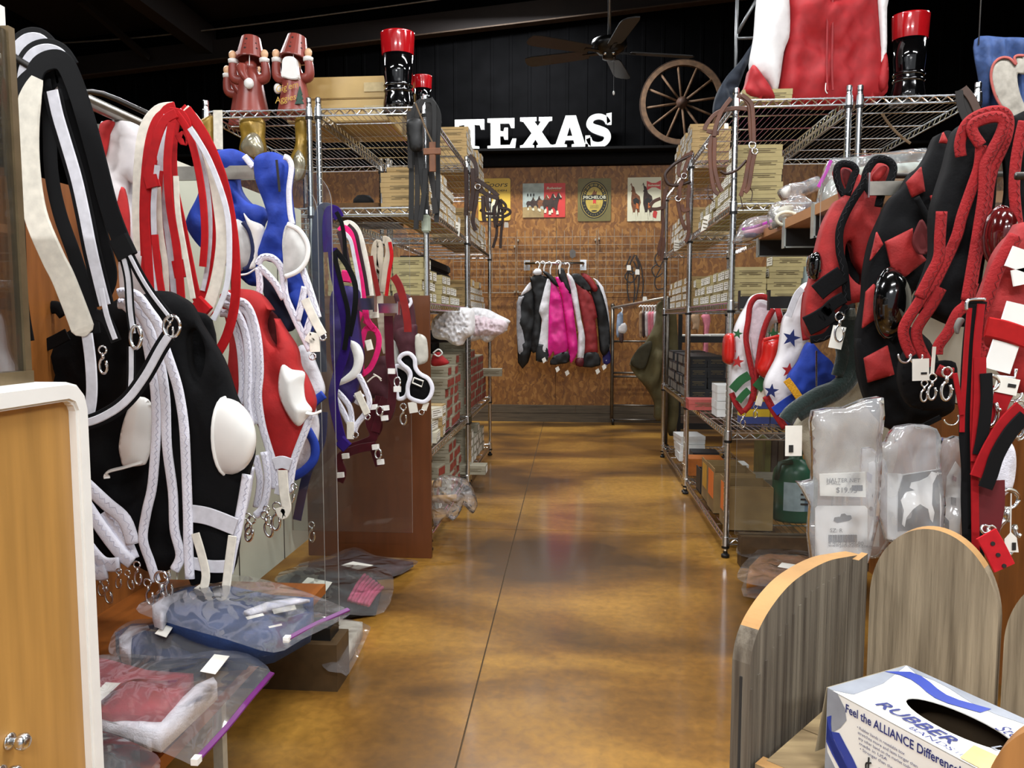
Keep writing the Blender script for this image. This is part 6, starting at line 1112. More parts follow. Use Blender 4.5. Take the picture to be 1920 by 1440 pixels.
strap('price_tag', zR([(885, 1090), (883, 1285)]), .044, PAPER, t, 2.1, t=.0012); strap('tag_barcode', zR([(868, 1215), (868, 1262)]), .012, INK, t, 2.098, t=.001)
strap('wire', zO([(222, 180), (222, 390)]), .004, CHROME, t, 2.12, t=.003)
# ---------------------------------------------------------------- red and black hoods
Y1 = 2.04; FR2 = M('scarlet_cloth', '#9c1817', .75, var=.12, bump=.2)
ol = zK([(250, 330), (285, 300), (330, 310), (365, 360), (400, 345), (425, 300), (470, 275), (520, 285), (538, 330), (515, 400), (475, 460), (465, 560), (445, 700), (405, 850), (425, 950), (385, 1010), (300, 1030), (230, 1130), (180, 1200), (120, 1200), (90, 1140), (95, 1000), (130, 860), (150, 750), (190, 600), (250, 490), (285, 460)])
t = group_at('blinker_hood', Y1, ol, 'scarlet hood with black binding and two black-edged ear loops', 'hood', 'red and black hoods')
soft('hood_cloth', ol, Y1, FR2, t, th=.05, puff=.014, wr=.014, holes=[zK([(290, 712), (325, 698), (352, 800), (395, 880), (370, 930), (310, 880), (285, 800)])])
soft('hood_back', zK([(270, 680), (420, 680), (420, 960), (270, 960)]), Y1+.06, FBK, t, th=.01)
for pts, r in (([(285, 460), (255, 400), (246, 330), (270, 298), (320, 302), (345, 330), (330, 370), (300, 460)], .009), ([(300, 1010), (285, 850), (262, 750), (262, 640), (295, 550), (340, 470), (385, 400), (405, 330), (450, 275), (510, 280), (540, 320), (520, 390), (480, 450), (462, 520)], .010), ([(300, 1030), (250, 1110), (190, 1190), (110, 1210)], .010)): piping('binding', zK(pts), r, FBK, t, Y1-.05)
for pts, w in (([(145, 965), (200, 920), (275, 870)], .045), ([(160, 1100), (220, 1030), (285, 990)], .03), ([(90, 1140), (150, 1110), (230, 1060)], .05)): strap('band', zK(pts), w, FBK, t, Y1-.055, t=.006)
soft('ear_lining', zK([(272, 330), (310, 325), (325, 360), (298, 420)]), Y1-.04, M('dark_red_cloth', '#5c0d10', .85), t, th=.006); soft('ear_lining', zK([(430, 360), (470, 310), (510, 310), (490, 360), (450, 390)]), Y1-.04, FR2, t, th=.006)
soft('blinker_cup', zK([(110, 780), (150, 755), (170, 820), (140, 900), (105, 860)]), Y1-.02, M('black_cup', '#060606', .12, coat=1), t, th=.03, puff=.02, wr=0)
snap(t, *zK([(262, 1065)])[0], Y1-.06, 1.5); strap('price_tag', zK([(262, 1140), (235, 1255)]), .032, PAPER, t, Y1-.06, t=.001)
Y2 = 1.88
ol = zK([(700, 300), (745, 230), (790, 135), (850, 140), (890, 200), (900, 300), (870, 420), (800, 520), (780, 570), (745, 650), (750, 800), (725, 900), (650, 950), (620, 1010), (600, 1150), (590, 1260), (640, 1340), (600, 1420), (560, 1440), (400, 1440), (375, 1300), (370, 1150), (400, 1000), (410, 850), (440, 700), (480, 600), (540, 480), (600, 420), (650, 340)])
t = group_at('blinker_hood', Y2, ol, 'black hood patched with red diamonds and a glossy black eye cup', 'hood', 'red and black hoods')
soft('hood_cloth', ol, Y2, FBK, t, th=.05, puff=.014, wr=.012)
for k, q in enumerate(([(610, 390), (685, 312), (705, 440), (640, 470)], [(782, 185), (800, 132), (828, 190)], [(735, 460), (800, 455), (750, 560)], [(500, 700), (640, 630), (645, 720), (712, 795), (600, 885), (530, 830)], [(420, 800), (455, 650), (487, 715)], [(400, 960), (440, 920), (495, 1010), (480, 1080), (380, 1150)], [(390, 1305), (510, 1240), (545, 1390), (410, 1432)])): soft('red_patch', resample(zK(q), 14), Y2-.034, FR2, t, th=.008, puff=.008, wr=.003, n=1)
soft('eye_opening', zK([(655, 640), (690, 585), (735, 680), (742, 740), (700, 768), (660, 755), (640, 700)]), Y2-.05, M('dark_red_cloth', '#5c0d10', .85), t, th=.004, puff=-.004)
dome(t, *zK([(515, 1020)])[0], Y2-.04, 34, 62, (.55, -1, .05), M('black_cup', '#060606', .12, coat=1), .05)
piping('binding', zK([(660, 470), (710, 560), (750, 640), (770, 560), (800, 470)]), .007, FBK, t, Y2-.05)
ol = zO([(475, 110), (560, 150), (690, 20), (880, 120), (960, 330), (1025, 480), (1000, 545), (870, 600), (760, 620), (665, 645), (600, 585), (540, 500), (490, 340)]); t2 = group_at('blinker_hood', 1.85, ol, 'plain black hood hanging below the red-patched one, over the clear bags', 'hood', 'red and black hoods'); soft('hood_cloth', ol, 1.88, FBK, t2, th=.04, puff=.014, wr=.012); dring(t2, *zO([(1012, 575)])[0], 1.82, 13, 'ring', arc=(-2.9, .4)); strap('strap', zO([(950, 570), (890, 600), (830, 630)]), .012, FBK, t2, 1.82)
# black hood with broad red fleece binding
Y3 = 1.7
ol = zL([(440, 320), (480, 210), (600, 135), (740, 110), (800, 160), (800, 300), (745, 430), (705, 560), (690, 760), (660, 960), (610, 1200), (580, 1440), (560, 1560), (500, 1640), (300, 1560), (180, 1500), (260, 1250), (300, 1100), (300, 850), (330, 700), (400, 480)])
t = group_at('blinker_hood', Y3, ol, 'black hood with broad red fleece binding looped at the top', 'hood', 'red and black hoods')
soft('hood_cloth', ol, Y3, FBK, t, th=.06, puff=.014, wr=.012)
for k, pts in enumerate(([(462, 430), (455, 330), (500, 205), (590, 138), (700, 108), (775, 125), (800, 190), (785, 290), (745, 390), (690, 510), (660, 640), (640, 800), (600, 1000), (560, 1200), (525, 1440)], [(605, 352), (548, 265), (548, 205), (620, 165), (720, 148), (765, 190), (735, 290), (665, 420), (632, 500), (622, 700), (585, 950), (535, 1250), (500, 1450)], [(605, 352), (590, 500), (540, 650), (470, 850), (430, 1000), (340, 1200), (240, 1400), (190, 1500)], [(325, 820), (312, 1000), (302, 1150), (240, 1280), (165, 1430)])): piping('binding', zL(pts), .0115, FRT, t, Y3-.05-.008*(k % 2), flat=.26)
for k, pts in enumerate(([(400, 0), (330, 110), (240, 250), (215, 330), (240, 430), (280, 510)], [(500, 0), (430, 130), (330, 280), (315, 360), (350, 470), (415, 590)], [(740, -40), (690, 120), (620, 190), (550, 330), (480, 430), (470, 500)], [(470, 610), (520, 630), (590, 640)])): piping('binding', zM(pts), .0115, FRT, t, Y3-.055, flat=.26)
for (x, y) in ((225, 505), (310, 510)): dring(t, *zM([(x, y)])[0], Y3-.07, 11, 'ring', arc=(-3.3, .2), sy=1.2)
for (x, y, s) in ((375, 690, .9), (435, 640, 1.1), (545, 590, 1.4)): snap(t, *zM([(x, y)])[0], Y3-.07, s)
strap('price_tag', zM([(345, 530), (345, 695)]), .033, PAPER, t, Y3-.08, t=.001, scl=None); strap('tag_print', zM([(370, 632), (370, 648)]), .012, INK, t, Y3-.082, t=.0008); strap('side_tag', zM([(448, 440), (432, 640)]), .012, PAPER, t, Y3-.085, t=.001, twist=.6)
soft('lower_cloth', zM([(250, 480), (420, 560), (600, 560), (600, 800), (560, 900), (300, 900), (200, 700)]), Y3+.03, FBK, t, th=.03, puff=.02)
o = dome(None, *zL([(740, 1000)])[0], 1.62, 26, 52, (-.2, -1, .1), M('dark_red_cup', '#4a0c0c', .15, coat=1), .05); tag(o, 'glossy dark red eye cup between the two nearest right hoods', 'cup'); WL[o] = Vector(o.location)
o.name = 'eye_cup'
ol = zL([(800, 200), (860, 140), (940, 120), (960, 400), (960, 1400), (760, 1440), (720, 1200), (740, 900), (800, 820), (830, 600)])
t = group_at('blinker_hood', 1.58, ol, 'black hood with red binding at the right edge, behind the scarlet strapped one', 'hood', 'red and black hoods'); soft('hood_cloth', ol, 1.66, FBK, t, th=.04, puff=.01, wr=.01)
for pts in ([(909, 180), (880, 300), (850, 480), (840, 650), (850, 800), (865, 920)], [(650, 1290), (690, 1270), (710, 1300)]): piping('binding', zL(pts), .011, FRT, t, 1.6)
# nearest right: scarlet hood with white straps and black-red webbing
Y4 = 1.42; SC = M('scarlet_pad', '#9c1818', .75, var=.1, bump=.2)
ol = zM([(880, -60), (950, -260), (1060, -400), (1160, -420), (1160, 720), (1060, 710), (1000, 640), (830, 480), (765, 480), (750, 330), (800, 150)])
t = group_at('blinker_hood', Y4, ol, 'scarlet hood with white cross straps at the right edge', 'hood', 'red and black hoods')
soft('hood_cloth', ol, Y4, SC, t, th=.04, puff=.012, wr=.01); piping('binding', zM([(1060, -390), (970, -240), (900, -100), (850, 60), (790, 200), (762, 330), (775, 450), (830, 500)]), .0125, FRT, t, Y4-.035, flat=.5)
strap('band', zM([(840, 290), (980, 320), (1150, 380)]), .034, webbing('scarlet_webbing', '#ae1a1b'), t, Y4-.05, t=.006)
strap('white_strap', zM([(1090, 120), (1040, 280)]), .045, WHITE, t, Y4-.045); strap('white_strap', zM([(985, 410), (915, 620)]), .045, WHITE, t, Y4-.045); strap('white_patch', zL([(930, 1100), (870, 1240)]), .05, WHITE, t, Y4-.045); strap('white_patch', zM([(1110, -150), (1130, -30)]), .04, WHITE, t, Y4-.045)
p = at(*zM([(912, 632)])[0], Y4-.055); MB().tube([(p.x-.028, p.y, p.z+.014), (p.x-.028, p.y, p.z-.004), (p.x+.03, p.y, p.z-.01), (p.x+.032, p.y, p.z+.006)], .003, 6).build('buckle', CHROME, t, smooth=True)
for (x, y, s) in ((875, 650, 1.8), (1090, 840, 1.3), (1105, 880, 1.2)): snap(t, *zM([(x, y)])[0], Y4-.06, s)
dring(t, *zM([(1030, 790)])[0], Y4-.05, 17, 'ring', arc=(-3.0, .1), sy=.8); strap('price_tag', zM([(905, 715), (1075, 750)]), .028, PAPER, t, Y4-.06, t=.001); strap('tag_print', zM([(1000, 728), (1060, 738)]), .006, INK, t, Y4-.062, t=.0008)
WRB = webbing('crimson_webbing', '#a0151c')
t = group_at('nylon_halter', 1.36, zN([(420, 1300)]), 'long black and red nylon straps hanging at the right edge', 'halter')
for k, (p, w, m) in enumerate((((zM([(775, 95), (740, 300), (715, 600), (705, 900), (700, 1100)])+zN([(420, 500), (418, 800), (440, 1300)])), .03, WBK), ((zM([(712, 150), (690, 400), (672, 700), (660, 900), (655, 1080)])), .008, WRB), ((zM([(800, 120), (770, 400), (755, 700), (745, 1000)])+zN([(455, 500), (458, 800), (465, 1250)])), .013, WRB), (zM([(790, 520), (790, 800), (780, 1000), (765, 1300)]), .02, WRB), (zM([(835, 640), (840, 850), (810, 1100), (780, 1250)]), .02, WBK), (zM([(1110, 900), (990, 1020), (890, 1180), (830, 1300), (780, 1420)]), .03, WRB), (zM([(1130, 960), (1020, 1080), (920, 1250), (870, 1400), (830, 1500)]), .024, WBK), (zM([(960, 760), (900, 900), (870, 1080), (800, 1350)]), .04, WRB), (zN([(560, 600), (560, 800), (520, 1000)]), .055, M('dark_crimson_web', '#5e0f16', .8)), (zN([(480, 1000), (480, 1150), (500, 1340)]), .02, WBK), ((zM([(600, 640), (630, 800), (655, 950)])), .008, WRB))): strap('strap', p, w, m, t, 1.36-.005*k+(.04 if k > 6 else 0))
strap('strap_end', zN([(545, 1020), (610, 1130), (690, 1290)]), .036, webbing('coral_webbing', '#c9222b'), t, 1.3)
for (x, y) in ((600, 1098), (642, 1188), (690, 1275)): p = at(*zN([(x, y)])[0], 1.297); MB().lathe([(.001, -.001), (.0035, -.001), (.0035, .001), (.001, .001)], 10, p, axis='Y').build('strap_hole', INK, t)
for (x, y) in ((540, 985), (590, 990)): dring(t, *zN([(x, y)])[0], 1.31, 7, 'buckle', .0025)
MB().tube(pxp(zM([(688, 165), (690, 110), (720, 88), (830, 85)]), 1.35), .003, 6).build('wire_hook', CHROME, t, smooth=True); p = at(*zM([(640, 280)])[0], 1.45)
soft('grey_cord_end', zM([(610, 290), (640, 225), (672, 240), (640, 300), (625, 345)]), 1.45, M('grey_cord', '#77756f', .8), t, th=.01, puff=.006)
o = soft('white_glove', zN([(640, 520), (690, 400), (720, 290), (765, 350), (775, 480), (750, 640), (700, 700), (640, 740), (625, 600)]), 1.5, FWH, th=.03, puff=.02, wr=.012); tag(o, 'white fleece piece hanging low at the right edge with a steel snap', 'fleece'); snap(o, *zN([(725, 660)])[0], 1.46, 2.6)
MB().tube(pxp(zN([(745, 700), (742, 870), (740, 1015)]), 1.45), .0012, 5).build('tag_string', WHITE, o); MB().prism([(p.x, p.z) for p in (at(x, y, 1.45) for x, y in zN([(740, 1005), (785, 1050), (800, 1165), (685, 1160), (690, 1060)]))], 1.448, 1.4495).build('price_tag', PAPER, o); strap('tag_barcode', zN([(768, 1090), (768, 1150)]), .007, INK, o, 1.446, t=.001)
# ---------------------------------------------------------------- hanging clear packets with cards
CARD = M('card_white', '#e3e2df', .5, var=.02)
def card(parent, q, Y, name='card', mat=None): pl = cr(q, 1, True) if False else q; return MB().prism([(p.x, p.z) for p in (at(x, y, Y) for x, y in pl)], Y, Y+.002).build(name, mat or CARD, parent)
def rr(x0, y0, x1, y1, r): return [(x0+r, y0), (x1-r, y0), (x1, y0+r), (x1, y1-r), (x1-r, y1), (x0+r, y1), (x0, y1-r), (x0, y0+r)]
SLOT = [(330, 1160), (365, 1155), (370, 1140), (390, 1137), (402, 1148), (425, 1148), (430, 1165), (415, 1178), (345, 1190), (325, 1180)]
Yc = 1.32
PK = clearmat('packet_film', milky=.2, gloss=.9, rough=.08, bump=.5, bscale=8)
t = group_at('hanging_packet', Yc, zO([(360, 1400)]), 'clear packet with a barcode card, leftmost of the hanging packets', 'packet', 'clear packets above the wooden planter')
card(t, zO(rr(215, 1092, 522, 1420, 14)), Yc); card(t, zO([(240, 905), (508, 892), (512, 1040), (244, 1032)]), Yc-.006, 'price_sticker', PAPER)
card(t, zO(SLOT), Yc-.003, 'hang_slot', INK)
for k in range(22): x = 295+k*7.6; w = (3, 5, 2, 4)[k % 4]; card(t, zO([(x, 1262), (x+w, 1262), (x+w, 1305), (x, 1305)]), Yc-.003, 'barcode_bar', INK)
for k in range(8): x = 432+k*8; card(t, zO([(x, 972), (x+5, 970), (x+5, 1002), (x, 1004)]), Yc-.008, 'barcode_bar', INK)
for s, x, y, sz in (('SZ: R', 300, 1245, .006), ('4 40313 04680', 290, 1318, .006), ('www.picksaddle.com', 292, 1330, .005), ('HALTER NET', 280, 950, .006), ('SMALL', 280, 965, .005), ('$19.95', 335, 1012, .008)): lettering(s, sz*1.6, FACING(at(*zO([(x, y)])[0], Yc-.0085 if y < 1100 else Yc-.0035)), INK, t, 'lettering')
soft('film', zO([(215, 540), (400, 520), (610, 455), (600, 700), (598, 900), (525, 1420), (205, 1420), (200, 1100), (120, 960), (210, 950), (210, 700)]), Yc-.02, PK, t, th=.03, puff=.006, wr=.014, wf=.8, n=2)
t = group_at('hanging_packet', Yc+.1, zO([(560, 1350)]), 'clear packet with a narrow white card, second from the left', 'packet', 'clear packets above the wooden planter')
card(t, zO([(530, 840), (560, 830), (598, 880), (590, 1330), (525, 1330)]), Yc+.1); card(t, zO([(535, 1100), (572, 1105), (570, 1160), (535, 1150)]), Yc+.097, 'barcode', M('grey_print', '#6f6f6c', .7)); card(t, zO([(520, 890), (550, 910), (545, 960), (520, 940)]), Yc+.097, 'hang_slot', M('lilac_print', '#8e8aa6', .7))
soft('film', zO([(500, 760), (600, 800), (640, 900), (650, 1300), (520, 1400), (500, 1100)]), Yc+.085, PK, t, th=.02, puff=.006, wr=.012, n=2)
t = group_at('hanging_packet', Yc+.04, zO([(800, 1250)]), 'clear packet with a black picture of a white horse', 'packet', 'clear packets above the wooden planter')
card(t, zO([(640, 900), (735, 905), (945, 875), (960, 1260), (640, 1290)]), Yc+.04); card(t, zO([(735, 912), (945, 878), (948, 1220), (700, 1240), (705, 1010)]), Yc+.036, 'dark_picture', M('picture_black', '#22221f', .5))
card(t, zO([(718, 1060), (750, 1010), (800, 1000), (770, 985), (780, 955), (830, 945), (880, 920), (900, 890), (935, 900), (920, 930), (905, 960), (900, 1080), (915, 1130), (905, 1190), (890, 1170), (878, 1110), (830, 1080), (790, 1110), (750, 1160), (740, 1215), (725, 1200), (735, 1120)]), Yc+.033, 'white_horse', CARD)
soft('film', zO([(600, 770), (640, 720), (700, 630), (880, 620), (945, 680), (948, 870), (965, 1280), (640, 1300), (600, 1000)]), Yc+.02, PK, t, th=.02, puff=.006, wr=.014, wf=.8, n=2)
t = group_at('hanging_packet', Yc+.12, zO([(1030, 1340)]), 'clear packet with a curved white card, rightmost of the hanging packets', 'packet', 'clear packets above the wooden planter')
card(t, zO([(990, 920), (1040, 830), (1092, 900), (1085, 1000), (1065, 1200), (1062, 1345), (970, 1300), (975, 1100)]), Yc+.12); card(t, zO([(1015, 1040), (1042, 1045), (1040, 1090), (1013, 1085)]), Yc+.117, 'barcode', M('grey_print', '#6f6f6c', .7)); card(t, zO([(1025, 915), (1045, 925), (1042, 950), (1022, 940)]), Yc+.117, 'print', M('rose_print', '#b08a90', .7)); card(t, zO([(972, 1150), (1000, 1180), (1000, 1230), (975, 1240)]), Yc+.117, 'print', INK)
soft('film', zO([(955, 760), (1010, 700), (1080, 690), (1145, 765), (1100, 900), (1095, 1340), (960, 1330)]), Yc+.105, PK, t, th=.02, puff=.006, wr=.014, n=2)
# clear bags on the floor beneath
bag('clear bag of orange leather lying on the floor below the right rack', [('leather', [(1405, 1065), (1440, 1030), (1520, 1045), (1580, 1060), (1560, 1085), (1460, 1085), (1400, 1090)], M('orange_leather', '#b5752e', .6), .05, .04)], [(1383, 1075), (1400, 1050), (1440, 1025), (1540, 1040), (1600, 1065), (1560, 1100), (1440, 1100), (1390, 1090)], .08, None, [(1458, 1063), (1466, 1055), (1510, 1062), (1500, 1070)])
bag('clear bag of brown goods under the bottom shelf at right', [('leather', [(1400, 1020), (1440, 1005), (1520, 1010), (1560, 1030), (1500, 1040), (1420, 1035)], M('brown_leather_fold', '#5c4630', .7), .03, .025)], [(1380, 1030), (1410, 1008), (1520, 1000), (1580, 1025), (1500, 1050), (1400, 1045)], .055, None, [(1430, 1008), (1460, 1003), (1480, 1018), (1445, 1020)])
bag('small empty clear bag on the floor beside the planter', [('strip', [(1440, 1100), (1500, 1095), (1480, 1110)], PAPER, .01, .008)], [(1394, 1118), (1405, 1075), (1440, 1085), (1520, 1095), (1480, 1120)], .02)
# ---------------------------------------------------------------- jacket on the right rack top, bridles, belts, flag
Yj = 3.34; SJ = M('scarlet_nylon', '#a3121a', .7, var=.1, bump=.12, bscale=30); SJW = M('white_nylon', '#e4e2e2', .7, var=.04, bump=.1, bscale=30)
ol = zP([(470, -190), (760, -240), (1010, -190), (1010, 0), (1030, 300), (1062, 480), (1040, 600), (800, 645), (520, 640), (405, 612), (420, 420), (435, 320), (470, 100)])
t = group_at('jacket', Yj, ol, 'scarlet nylon jacket with white sleeves on the right rack top', 'jacket')
soft('body', ol, Yj, SJ, t, th=.1, puff=.03, pw=.04, wr=.03, wf=.55, folds=lambda x, y: .006*math.sin(x*.07+y*.02))
soft('sleeve', zP([(300, -100), (440, -80), (462, 200), (425, 330), (385, 560), (330, 500), (235, 410), (262, 200)]), Yj-.03, SJW, t, th=.08, puff=.03, pw=.04, wr=.015, wf=.6)
soft('cuff', zP([(232, 408), (290, 465), (368, 590), (342, 625), (190, 590), (205, 500)]), Yj-.035, SJ, t, th=.08, puff=.03, wr=.012)
soft('sleeve', zP([(1015, -60), (1095, -60), (1065, 50), (1062, 330), (1010, 490), (1030, 300)]), Yj-.02, SJW, t, th=.06, puff=.025, wr=.01); soft('cuff', zP([(1060, 330), (1076, 490), (1042, 565), (1012, 490)]), Yj-.03, SJ, t, th=.05, puff=.02)
for x in (700, 733): strap('placket_seam', zP([(x, -150), (x-2, 200), (x-6, 400), (x, 560)]), .008, M('seam_red', '#96121a', .6), t, Yj-.056, t=.006)
c = at(*zP([(740, -235)])[0], Yj+.03); MB().tube(cr([(c.x-.16, c.y, c.z-.03), (c.x-.05, c.y, c.z+.02), (c.x, c.y, c.z+.03), (c.x+.05, c.y, c.z+.02), (c.x+.16, c.y, c.z-.03)], 4), .009, 8).build('hanger', WHITE, t, smooth=True); MB().tube(cr([(c.x, c.y, c.z+.03), (c.x, c.y, c.z+.08), (c.x+.02, c.y, c.z+.1), (c.x+.035, c.y, c.z+.08)], 4), .004, 6).build('hanger_hook', CHROME, t, smooth=True)
MB().tube(pxp(zP([(690, 515), (688, 560), (700, 580)]), Yj-.07), .002, 5).build('drawcord', WHITE, t)
ol = zP([(245, 260), (210, 380), (180, 450), (100, 660), (60, 700), (0, 700), (12, 590), (70, 480), (150, 390)])
t = group_at('coat', 3.9, ol, 'dark navy coat hanging behind the scarlet jacket', 'coat'); soft('body', ol, 3.9, M('navy_coat', '#1c2532', .8), t, th=.06, puff=.03, wr=.02)
t = thing('garment_stand', at(1380, 190, 3.95), 'thin grey metal stand rising behind the scarlet jacket', 'stand'); t.location.z = Z5+.003; WL[t] = Vector(t.location); GM = M('grey_metal', '#77797a', .4, .7)
p = at(1380, 100, 3.95); MB().tube([(p.x, 3.95, Z5+.004), (p.x, 3.95, 2.75)], .008, 8).build('pole', GM, t, smooth=True)
a = at(1383, 62, 3.95); b = at(1418, 0, 3.95); MB().tube([a, b+(b-a)*.4], .008, 8).build('arm', GM, t, smooth=True); a = at(1380, 72, 3.95); MB().tube([a, (a.x+.1, a.y, a.z)], .007, 8).build('arm', GM, t, smooth=True)
# flag
t = thing('wall_flag', at(1890, 230, 4.9), 'blue flag with a white emblem hanging at the upper right', 'flag')
soft('cloth', zP([(1615, 245), (1800, 232), (1960, 240), (2100, 300), (2100, 760), (1900, 800), (1760, 720), (1650, 650), (1640, 500)]), 4.9, M('flag_blue', '#243d6b', .8, var=.15), t, th=.01, puff=.01, wr=.03, wf=.4, folds=lambda x, y: .02*math.sin(x*.2))
soft('emblem', zP([(1715, 480), (1730, 400), (1775, 362), (1830, 365), (1870, 400), (1860, 350), (1900, 340), (1930, 380), (1925, 460), (1880, 460), (1890, 560), (1930, 660), (2000, 740), (1850, 760), (1790, 680), (1740, 590)]), 4.84, M('flag_white', '#9c968b', .8), t, th=.004, puff=.004, wr=.004); piping('emblem_edge', zP([(1920, 345), (1880, 345), (1860, 360), (1870, 400), (1830, 362), (1775, 360), (1730, 400), (1715, 480), (1740, 590), (1790, 680), (1840, 750)]), .008, M('flag_red', '#9c4a42', .8), t, 4.83)
for (x, y) in ((1640, 245), (2060, 290)): p = at(*zP([(x, y)])[0], 4.9); MB().tube([p+Vector((0, 0, -.03)), (p.x, p.y, 4.2)], .004, 6).build('cord', GM, t, smooth=True)
# bridles on the right posts
TANL = M('tan_leather', '#5e331b', .45, var=.2, scale=20); BRNL = M('brown_leather', '#33190d', .45, var=.2, scale=20)
Yt = 3.17
loops('tan_bridle', 'tan leather headstall hung on the near right rack post, with a price tag', Yt, [zS(p) for p in ([(425, 330), (440, 290), (500, 222), (580, 192), (660, 186), (745, 196)], [(440, 335), (480, 345), (520, 350)], [(640, 100), (690, 125), (722, 180), (725, 280), (735, 400)], [(670, 98), (730, 150), (745, 250), (750, 420)], [(735, 460), (712, 560), (690, 680), (662, 765)], [(757, 480), (738, 560), (716, 700), (690, 740)], [(500, 350), (462, 420), (468, 600), (488, 720), (520, 752)], [(492, 380), (490, 560), (518, 690), (542, 735)], [(600, 120), (540, 200), (500, 300), (490, 370)])], .017, TANL, t=.005, tags=(zS([(568, 285)])[0],), rings=[(*zS([(740, 430)])[0], 6), (*zS([(757, 470)])[0], 5), (*zS([(448, 440)])[0], 5)])
t = [o for o in C.objects if o.name.startswith('tan_bridle')][-1]
for p in ([(700, 530), (640, 590), (570, 618), (530, 600)],): MB().tube(pxp(zS(p), Yt), .006, 7).build('rein', BRNL, t, smooth=True)
for p in ([(660, 760), (670, 810), (680, 860)], [(715, 700), (740, 740), (730, 800)], [(450, 690), (450, 760), (490, 805)]): MB().tube(pxp(zS(p), Yt), .002, 5).build('lace', BRNL, t)
loops('brown_bridle', 'brown leather bridle hung on the middle right rack post', 4.38, [zS(p) for p in ([(345, 480), (300, 500), (262, 545), (255, 620), (285, 640)], [(330, 500), (300, 570), (292, 640)], [(288, 640), (250, 770), (268, 900), (302, 990)], [(325, 690), (312, 850), (320, 1000), (300, 1065)], [(280, 820), (285, 860), (330, 850)], [(262, 700), (262, 780)])], .02, TANL, t=.006, rings=[(*zS([(290, 632)])[0], 5), (*zS([(252, 780)])[0], 5)])
t = [o for o in C.objects if o.name.startswith('brown_bridle')][-1]; MB().tube(pxp(zS([(330, 500), (240, 545), (180, 600), (165, 640), (190, 688), (260, 692), (335, 668)]), 4.38), .009, 7).build('rein', BRNL, t, smooth=True)
loops('brown_bridle', 'brown leather bridle hung on the far right rack post', 5.52, [zS(p) for p in ([(165, 720), (150, 850), (152, 960), (140, 1060)], [(180, 700), (160, 780), (155, 850)], [(140, 1050), (125, 1110), (130, 1160)], [(155, 1040), (150, 1120), (140, 1190)], [(135, 780), (90, 800), (65, 830)], [(150, 840), (110, 850), (60, 850)])], .024, TANL, t=.006)
# left: belts on the near post, bridles beyond
t = thing('belt_bundle', at(800, 430, 3.16), 'bundle of dark leather belts with a small pouch hanging on the near left rack post', 'belts'); BLT = M('dark_belt', '#17110d', .6, var=.2, scale=15)
for k, (p, w) in enumerate((([(225, 130), (165, 200), (142, 400), (142, 800), (140, 1135)], .022), ([(240, 120), (190, 250), (185, 550), (192, 900), (180, 1215)], .022), ([(215, 560), (235, 800), (268, 1050)], .024), ([(280, 110), (300, 400), (302, 700), (338, 900), (355, 1045)], .026), ([(300, 110), (372, 250), (362, 500), (366, 900), (352, 1155)], .02), ([(120, 220), (128, 500), (130, 700)], .02), ([(260, 700), (250, 900), (215, 1140)], .022), ([(330, 950), (345, 1080)], .024), ([(270, 130), (330, 170), (330, 500), (325, 700)], .018))): strap('belt', zS2(p), w, BLT if k % 2 else M('black_belt', '#0b0908', .6), t, 3.17-.006*k)
soft('pouch', zS2([(105, 300), (220, 288), (228, 420), (222, 535), (140, 545), (118, 460)]), 3.1, M('black_pouch', '#121110', .5), t, th=.03, puff=.01, wr=.004)
strap('thong', zS2([(175, 150), (215, 250), (270, 380), (318, 480)]), .006, M('thong_tan', '#6b5232', .6), t, 3.1); 
CW = M('cross_wood', '#7a4a2a', .5, var=.15); strap('cross_upright', zS2([(318, 480), (320, 728)]), .026, CW, t, 3.09, t=.012); strap('cross_bar', zS2([(245, 560), (388, 556)]), .026, CW, t, 3.088, t=.012)
for k in range(6): p = at(*zS2([(146+4*(k % 2), 620+80*k)])[0], 3.13); MB().lathe([(.001, -.001), (.002, -.001), (.002, .001), (.001, .001)], 6, p, axis='Y').build('belt_hole', INK, t)
p = at(*zS2([(266, 1168)])[0], 3.2); o = MB().bx(p.x-.018, p.x+.018, 3.185, 3.214, p.z-.036, p.z+.036).build('post_clip', M('clip_green_grey', '#aab3a0', .4), bevel=.006); tag(o, 'pale green-grey plastic clip box on the near left rack post', 'clip')
for (q, Y, lb) in ((zS2([(490, 1130), (555, 1170), (545, 1275), (478, 1230)]), 4.1, 'white price card hanging from the second left shelf'), (zS2([(728, 1310), (752, 1330), (745, 1405), (732, 1390)]), 5.2, 'white price card hanging from the far left shelf'), (zS([(420, 900), (460, 880), (440, 980), (398, 1002)]), 3.7, 'white price card hanging from the second right shelf'), (zS([(222, 1060), (255, 1048), (262, 1115), (225, 1128)]), 4.9, 'white price card hanging from the far right shelf')):
    o = MB().prism([(p.x, p.z) for p in (at(x, y, Y) for x, y in q)], Y, Y+.0012).build('price_card', PAPER); tag(o, lb, 'price card', 'price cards on the shelf edges')
    c = [sum(v) / 4 for v in zip(*q)]; h = (q[3][1]-q[0][1])*.5
    for k in range(3): MB().prism([(p.x, p.z) for p in (at(c[0]+u, c[1]+v*h*.4+(k-1)*h*.5, Y) for u, v in ((-4, 0), (4, .3), (4, .7), (-4, .4)))], Y-.0006, Y).build('print', PRINT, o)
loops('brown_bridle', 'brown leather bridle hung on the middle left rack post', 4.4, [zS2(p) for p in ([(630, 590), (680, 660), (690, 760), (650, 780)], [(640, 770), (720, 815), (800, 870), (875, 935)], [(690, 860), (780, 922), (872, 952)], [(700, 880), (682, 1000), (660, 1140), (685, 1225)], [(600, 690), (606, 900), (600, 1100)], [(655, 700), (660, 900), (640, 1060)], [(745, 930), (750, 1090), (760, 1150)], [(770, 940), (790, 1060)])], .024, BRNL, t=.006, rings=[(*zS2([(700, 855)])[0], 5)])
